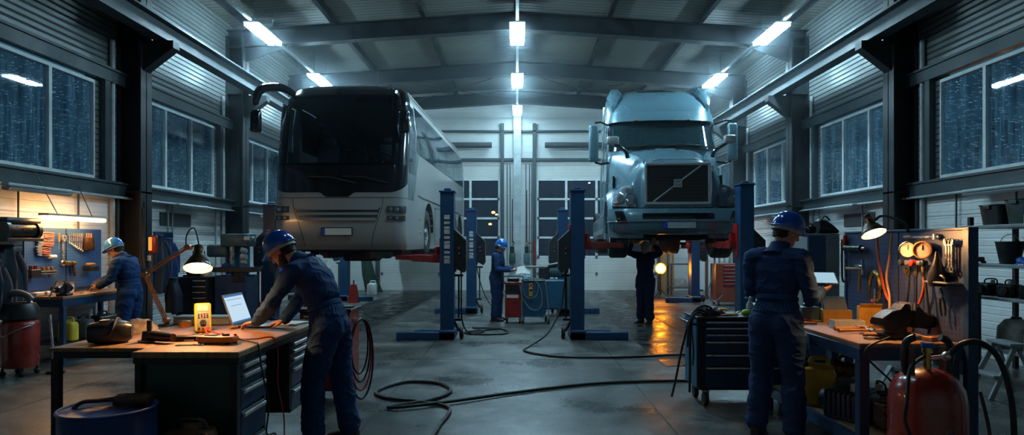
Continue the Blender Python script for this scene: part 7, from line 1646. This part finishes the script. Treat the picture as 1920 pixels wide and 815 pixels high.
t = thing('wooden_block', 'tan wooden block lying right of the vise at the board foot', 'block', (3.0, 4.6, .912), R(20)); MB().bb(-.08, .08, -.04, .04, 0, .03, .004).build('block_body', 'wood_handle', t); MB().cyl((.0, 0, .03), (.0, 0, .036), .012, n=10).build('knot', 'wood_bench', t)
for i, (x, y, a, k, hm, lab) in enumerate(((2.46, 5.7, 0, 'd', 'orange', 'orange-handled screwdriver at the far left end of the blue bench'), (2.5, 5.62, 8, 'd', 'red_plastic', 'red-handled screwdriver at the far left end of the blue bench'), (2.45, 5.5, -5, 'd', 'lamp_brown', 'brown-handled screwdriver near the white-rimmed tray'),
        (2.5, 4.98, 5, 'h', '', 'hammer lying across the middle of the blue bench'), (2.52, 5.08, 12, 'h', '', 'second hammer lying behind the first on the blue bench'), (2.62, 4.9, -8, 'p', 'wood_handle', 'tan-handled pliers on the bench before the vise'), (2.58, 4.78, 4, 'd', 'wood_handle', 'long wood-handled chisel at the front of the blue bench'), (2.75, 5.0, 20, 'd', 'wood_handle', 'wood-handled file behind the vise jaw'), (2.52, 4.66, 2, 'p', 'black_plastic', 'black pliers nearest the bench corner'), (2.66, 5.12, -15, 'w', '', 'spanner lying before the parts tray'), (2.72, 4.85, 30, 'w', '', 'spanner leaning on the vise base'))):
    p = (x, y, .912)
    if k == 'd': mk_driver('screwdriver', lab, p, R(a), .26, hm)
    elif k == 'h': mk_hammer('hammer', lab, p, R(a), .28)
    elif k == 'p': mk_pliers('pliers', lab, p, R(a), .22, hm)
    else: mk_wrench('spanner', lab, p, R(a), .2)
mk_tin('putty_tin', 'flat wooden-lidded tin behind the hammers on the blue bench', (2.78, 5.15, .912), .05, .03, 'wood_handle', 'tin', 'wood_handle')
# lower shelf: cans, pumps
mk_jug('jerry_can', 'orange-yellow jerrycan at the left end of the lower bench shelf', (2.55, 5.45, .247), R(80), 'yellow_jug2', 1.05)
mk_jug('jerry_can', 'dark blue can behind the orange jerrycan on the lower shelf', (2.6, 5.9, .247), R(85), 'cart_blue', 1.0)
mk_jug('jerry_can', 'brown can behind the engine block on the lower shelf', (2.9, 5.65, .247), R(70), 'lamp_brown', 1.0)
def motor(name, label, loc, rz, s, m, cat='motor'):
    t = thing(name, label, cat, loc, rz); MB().bb(-.14 * s, .14 * s, -.11 * s, .11 * s, 0, .18 * s, .02, 2).build('housing', m, t)
    MB().cyl((-.2 * s, 0, .1 * s), (-.14 * s, 0, .1 * s), .07 * s, n=20).cyl((-.22 * s, 0, .1 * s), (-.2 * s, 0, .1 * s), .03 * s, n=12).build('pulley', 'cast_iron', t)
    fn = MB()
    for i in range(7): fn.bb(-.12 * s + i * .035 * s, -.11 * s + i * .035 * s, -.12 * s, .12 * s, .03 * s, .19 * s)
    fn.build('cooling_fins', 'black_metal', t); MB().cyl((.03 * s, 0, .18 * s), (.03 * s, 0, .24 * s), .035 * s, .03 * s, 14).build('filler_neck', 'tool_steel', t); MB().tube([(-.1 * s, 0, .18 * s), (-.08 * s, 0, .25 * s), (.08 * s, 0, .25 * s), (.1 * s, 0, .18 * s)], .009, 8, 3).build('carry_handle', 'black_plastic', t)
motor('car_battery_box', 'dark blue machine block with steel fittings on the lower bench shelf', (2.6, 4.98, .247), R(-60), 1.15, 'bench_blue')
motor('pump_motor', 'black pump motor behind the bench leg on the lower shelf', (2.82, 4.7, .247), R(30), 1.1, 'black_metal')
motor('pump_motor', 'second black pump motor at the right end of the lower shelf', (2.9, 5.1, .247), R(80), 1.0, 'cast_black')
cloth_heap('rag', 'grey plastic sheet bundle behind the jerrycan on the lower shelf', (2.76, 5.35, .247), (.3, .3, .26), 'cloth_grey', 41, 'sheet')
t = thing('white_tub', 'cream tub on the floor beside the red gas cylinder', 'tub', (2.3, 4.06, 0)); MB().lathe([(.07, 0), (.085, .01), (.095, .26), (.1, .265), (.1, .28), (.09, .28)], (0, 0, 0), None, 24).build('tub_body', 'white_plastic', t); MB().lathe([(.09, .281), (.1, .285), (.08, .292), (.01, .292)], (0, 0, 0), None, 24).build('lid', 'black_plastic', t)
# red gas cylinder
t = thing('gas_cylinder', 'fat red gas cylinder with black collar in front of the blue bench', 'gas cylinder', (2.51, 3.92, 0))
MB().lathe([(.17, 0), (.19, .01), (.19, .05), (.175, .06), (.205, .09), (.212, .13), (.212, .4), (.214, .41), (.214, .43), (.212, .44), (.212, .64), (.2, .72), (.17, .78), (.12, .82), (.06, .84), (.01, .842)], (0, 0, 0), None, 48).build('vessel', 'tank_red', t)
for a0, a1 in ((-28, 28), (152, 208)):
    cl = MB(); cl.loft([[V((.125 * k * math.cos(R(a)), .125 * k * math.sin(R(a)), z)) for k, z in ((1, .79), (1.08, .79), (1.08, .97), (1, .97))] for a in lin(a0, a1, 12)])
    cl.build('guard_collar', 'black_metal', t)
for sx in (-1, 1): MB().tube([(sx * .12, 0, .8), (sx * .14, 0, .9), (sx * .13, 0, 1.0), (sx * .08, 0, 1.03)], .022, 10, 4).build('collar_handle', 'black_metal', t)
MB().cyl((0, 0, .84), (0, 0, .94), .022, n=14).cyl((0, 0, .94), (0, 0, .97), .03, n=14).build('valve', 'brass', t); MB().cyl((0, 0, .9), (.1, -.03, .92), .014, n=10).ball((.1, -.03, .92), .03, None, 14, 8).build('regulator', 'tool_steel', t); MB().lathe([(.034, .97), (.038, .98), (.034, 1.0)], (0, 0, 0), None, 14).build('valve_wheel', 'blue_plastic', t)
sg_ = MB().lathe([(.026, 0), (.03, 0), (.03, .003), (.026, .003)], (0, -.213, .5), Euler((R(90), 0, 0)).to_matrix(), 24, False).build('round_mark', 'paint_grey', t)
MB().box((0, -.214, .5), (.012, .002, .03)).box((.006, -.214, .5), (.024, .002, .006)).build('mark_symbol', 'paint_grey', sg_)
hose('gas_hose', 'thick black hose arching over and falling down the right of the red cylinder', [(2.62, 3.88, .93), (2.66, 3.84, 1.0), (2.74, 3.8, 1.02), (2.84, 3.78, .93), (2.9, 3.76, .7), (2.91, 3.75, .4), (2.85, 3.72, .1), (2.8, 3.7, .02), (2.6, 3.5, .02)], .017, 'rubber', k=8)
hose('gas_hose', 'black hose wrapped low around the red cylinder front', [(2.5, 3.92, .92), (2.36, 3.84, .86), (2.29, 3.76, .7), (2.27, 3.74, .55), (2.33, 3.68, .4), (2.5, 3.66, .33), (2.7, 3.67, .36), (2.8, 3.8, .5), (2.82, 3.9, .7)], .011, 'rubber', k=8)
hose('hanging_cable', 'black cable dropping from the vise to the lower shelf', [(2.62, 4.5, .95), (2.4, 4.42, .85), (2.62, 4.41, .6), (2.6, 4.42, .4), (2.7, 4.45, .28)], .007, 'rubber', 'cable')
tb = thing('tablet', 'tablet with pale glowing screen held by the worker at the blue bench', 'tablet', (2.6, 5.4, 1.312), R(38)); tb.rotation_euler = (Matrix.Rotation(R(0), 3, 'Z') @ V((-.1, -.3, .95)).to_track_quat('Z', 'Y').to_matrix()).to_euler()
MB().bb(-.09, .09, -.13, .13, 0, .009, .003).build('case', 'black_plastic', tb); MB().bb(-.078, .078, -.118, .118, .0092, .0105).build('screen', 'tablet_screen', tb)
# ---------------------------------------------------------------- RIGHT WALL
t = thing('locker', 'tall cabinet with blue door and grey side behind the large pegboard', 'cabinet', (4.15, 8.7, 0))
MB().bb(-.22, .22, -.02, .45, .03, 1.75, .006).build('locker_body', 'paint_grey', t); d = MB().bb(-.21, .02, -.04, -.02, .08, 1.72, .004).build('door', 'lift_blue', t); MB().bb(-.02, .0, -.055, -.04, .9, 1.05, .004).build('handle', 'tool_steel', d)
d = MB().bb(.025, .21, -.04, -.02, .08, 1.72, .004).build('door', 'paint_grey', t)
MB().bb(-.2, .2, 0, .43, 0, .03).build('plinth', 'black_metal', t)
t = thing('helmet_bag', 'dark rounded bag on top of the blue-doored cabinet', 'bag', (4.27, 8.85, 1.752)); MB().loft([ellring(V((x, 0, h * .5)), V((0, 0, 1)), V((0, 1, 0)), h * .5, .1, 18, 2.6) for x, h in ((-.13, .17), (-.1, .2), (-.02, .19), (.08, .11), (.13, .05))]).build('bag_body', 'black_metal', t); MB().tube([(-.08, -.04, .18), (-.04, -.05, .24), (.03, -.04, .18)], .01, 8, 3).build('strap', 'rubber', t)
motor('small_motor', 'small motor on the left of the blue-doored cabinet top', (4.02, 8.8, 1.752), R(20), .5, 'cast_iron')
t = thing('lean_bar', 'steel bar leaning against the cabinet behind the tablet worker', 'bar', (3.85, 8.5, 0)); MB().cyl((0, 0, 0), (-.0, .15, 1.5), .02, n=10).build('bar_body', 'cast_iron', t); MB().box((0, .15, 1.52), (.05, .05, .05), None, .008).build('tip', 'black_metal', t)
for i, (x, y, h, m, lab) in enumerate(((5.6, 8.2, 1.25, 'green_cyl', 'tall green gas bottle with pale neck by the storage rack'), (5.66, 8.5, 1.2, 'cyl_dark', 'dark green gas bottle behind the tall green one'), (5.58, 7.9, 1.18, 'black_metal', 'black gas bottle nearest the storage rack'))):
    t = thing('gas_bottle', lab, 'gas cylinder', (x, y, 0), 0, 'gas bottles by the right wall'); t['group'] = 'gas bottles beside the storage rack'
    MB().lathe([(.11, 0), (.12, .02), (.12, h - .12), (.11, h - .06), (.07, h), (.04, h + .03), (.035, h + .05)], (0, 0, 0), None, 28).build('bottle_body', m, t)
    MB().lathe([(.119, h - .17), (.1225, h - .165), (.1225, h - .13), (.113, h - .06), (.112, h - .07)], (0, 0, 0), None, 28, False).build('shoulder_band', 'paint_light' if i == 0 else 'paint_grey', t)
    MB().lathe([(.04, h + .05), (.055, h + .06), (.055, h + .18), (.045, h + .22), (.03, h + .22)], (0, 0, 0), None, 18).build('valve_cap', 'tool_steel' if i == 0 else 'black_metal', t)
t = thing('torch_stand', 'dark welding torch set on top of the gas bottles', 'torch', (5.98, 8.3, 1.45)); t.location = (5.66, 8.5, 1.42); MB().cyl((0, 0, 0), (-.03, 0, .28), .02, n=10).build('torch_stem', 'cast_iron', t); MB().lathe([(.03, .26), (.07, .3), (.07, .36), (.04, .38)], (-.03, 0, 0), None, 18).build('torch_head', 'black_metal', t)
RK = thing('storage_rack', 'grey steel storage rack with three levels along the right-hand wall', 'rack', (6.1, 7.3, 0))
RK['label'] = 'grey steel storage rack with bins and jars along the wall beside the gas bottles'
for y in (-.75, .6):
    for x in (-.25, .33): MB().bb(x - .025, x + .025, y - .025, y + .025, 0, 1.95).build('post', 'steel_dark', RK)
for z in (.3, .92, 1.32, 1.8): MB().bb(-.29, .36, -.8, .72 if z > 1.5 else .64, z, z + .04, .004).build('shelf', 'paint_grey', RK)
for i, (y, m, h) in enumerate(((.35, 'black_plastic', .24), (-.08, 'bin_dark', .28), (-.5, 'black_plastic', .24))):
    t = thing('storage_bin', ['black tapered bin at the end of the top rack shelf', 'dark green tapered bin in the middle of the top rack shelf', 'black bin at the near end of the top rack shelf'][i], 'bin', (6.05, 7.3 + y, 1.842)); b = MB(); b.loft([ellring(V((0, 0, z)), V((1, 0, 0)), V((0, 1, 0)), a, b_, 24, 5) for z, a, b_ in ((0, .13, .15), (.005, .14, .16), (h, .17, .19), (h + .012, .185, .205), (h + .014, .165, .185), (.02, .13, .15))], True, True); b.build('bin_body', m, t); MB().bb(-.19, -.18, -.06, .06, h - .04, h + .005, .003).build('bin_grip', m, t)
mk_tin('jar', 'small pale jar on the top rack shelf', (5.88, 7.3 - .3, 1.842), .045, .1, 'paint_light', 'jar', 'black_plastic')
t = thing('bucket', 'black bucket on the middle rack shelf', 'bucket', (6.05, 7.5, 1.362)); MB().lathe([(.1, 0), (.105, .005), (.15, .26), (.158, .265), (.158, .275), (.145, .27)], (0, 0, 0), None, 26).build('bucket_body', 'black_plastic', t); MB().tube([(0, .15 * math.cos(a), .26 + .1 * math.sin(a)) for a in lin(0, PI, 12)], .005, 6).build('bail', 'tool_steel', t)
t = thing('green_case', 'dark green case behind the bucket on the middle rack shelf', 'case', (6.2, 7.2, 1.362)); MB().bb(-.14, .14, -.1, .1, 0, .32, .02).build('case_body', 'dark_green', t); MB().tube([(0, -.05, .32), (0, -.03, .36), (0, .03, .36), (0, .05, .32)], .01, 8, 3).build('handle', 'black_plastic', t)
cloth_heap('blue_rag', 'blue cloth bundle at the front of the middle rack shelf', (5.95, 7.1, 1.362), (.24, .3, .1), 'blue_plastic', 51, 'cloth')
t = thing('nail_gun', 'dark hand tool poking out of the middle rack shelf', 'tool', (5.85, 7.8, 1.362), R(15)); MB().bb(-.2, .12, -.03, .03, .02, .08, .015).build('tool_body', 'black_metal', t); MB().bar((.08, 0, .04), (.14, 0, .0), .04, .03).build('grip', 'black_plastic', t)
for i, y in enumerate((7.75, 7.45, 7.15, 6.85)):
    motor('spare_motor', ['dark motor at the bottle end of the waist-high rack shelf', 'second motor along the waist-high rack shelf', 'third motor along the waist-high rack shelf', 'motor at the near end of the waist-high rack shelf'][i], (6.0, y, .962), R(25 * i), .8, 'cast_black')
t = thing('parts_sack', 'grey cloth bundle on the bottom rack shelf', 'sack', (6.05, 7.4, .342)); MB().loft([ellring(V((0, 0, z)), V((1, 0, 0)), V((0, 1, 0)), a, a * 1.3, 18, 2.4) for z, a in ((0, .14), (.05, .17), (.25, .16), (.34, .1), (.36, .04))]).build('sack_body', 'cloth_grey', t); MB().lathe([(.05, .34), (.06, .36), (.05, .38)], (0, 0, 0), None, 12).build('tie', 'rubber', t)
mk_tin('cloth_roll', 'pale roll standing on the bottom rack shelf', (5.95, 7.05, .342), .07, .2, 'paint_light', 'roll', 'cardboard')
# step ladder
t = thing('step_ladder', 'small grey two-step ladder on the floor before the storage rack', 'step ladder', (5.1, 6.75, 0), R(-6)); 
for sy in (-1, 1):
    MB().bar((-.22, sy * .2, 0), (.04, sy * .16, .55), .03, .05, .004).build('front_rail', 'paint_grey', t); MB().bar((.26, sy * .2, 0), (.06, sy * .16, .55), .025, .03, .004).build('rear_rail', 'paint_grey', t)
for x, z in ((-.12, .22), (.04, .55)): MB().bb(x - .07, x + .09, -.2, .2, z, z + .03, .004).build('tread_board', 'paint_grey', t)
t = thing('floor_mount', 'pale angled bracket foot on the floor far behind the blue bench', 'bracket', (4.25, 7.4, 0)); MB().bar((-.05, 0, 0), (.07, 0, .2), .08, .02, .004).bar((.07, 0, .2), (.14, 0, 0), .08, .02, .004).build('bracket_body', 'paint_grey', t); MB().bb(.1, .5, -.08, .08, .12, .15).build('flat_board', 'black_metal', t)
hose('hanging_hose', 'thin pale hose hanging in front of the green gas bottles', [(5.45, 8.1, 1.0), (5.42, 8.05, .7), (5.44, 7.95, .45), (5.43, 7.8, .3), (5.42, 7.7, .5), (5.45, 7.75, .9)], .01, 'paint_grey')
for o in list(COL.objects):
    if o.parent is None and o.get('category') and o.location.x > 5.7 and 6.5 < o.location.y < 7.95: o.location.y += .36
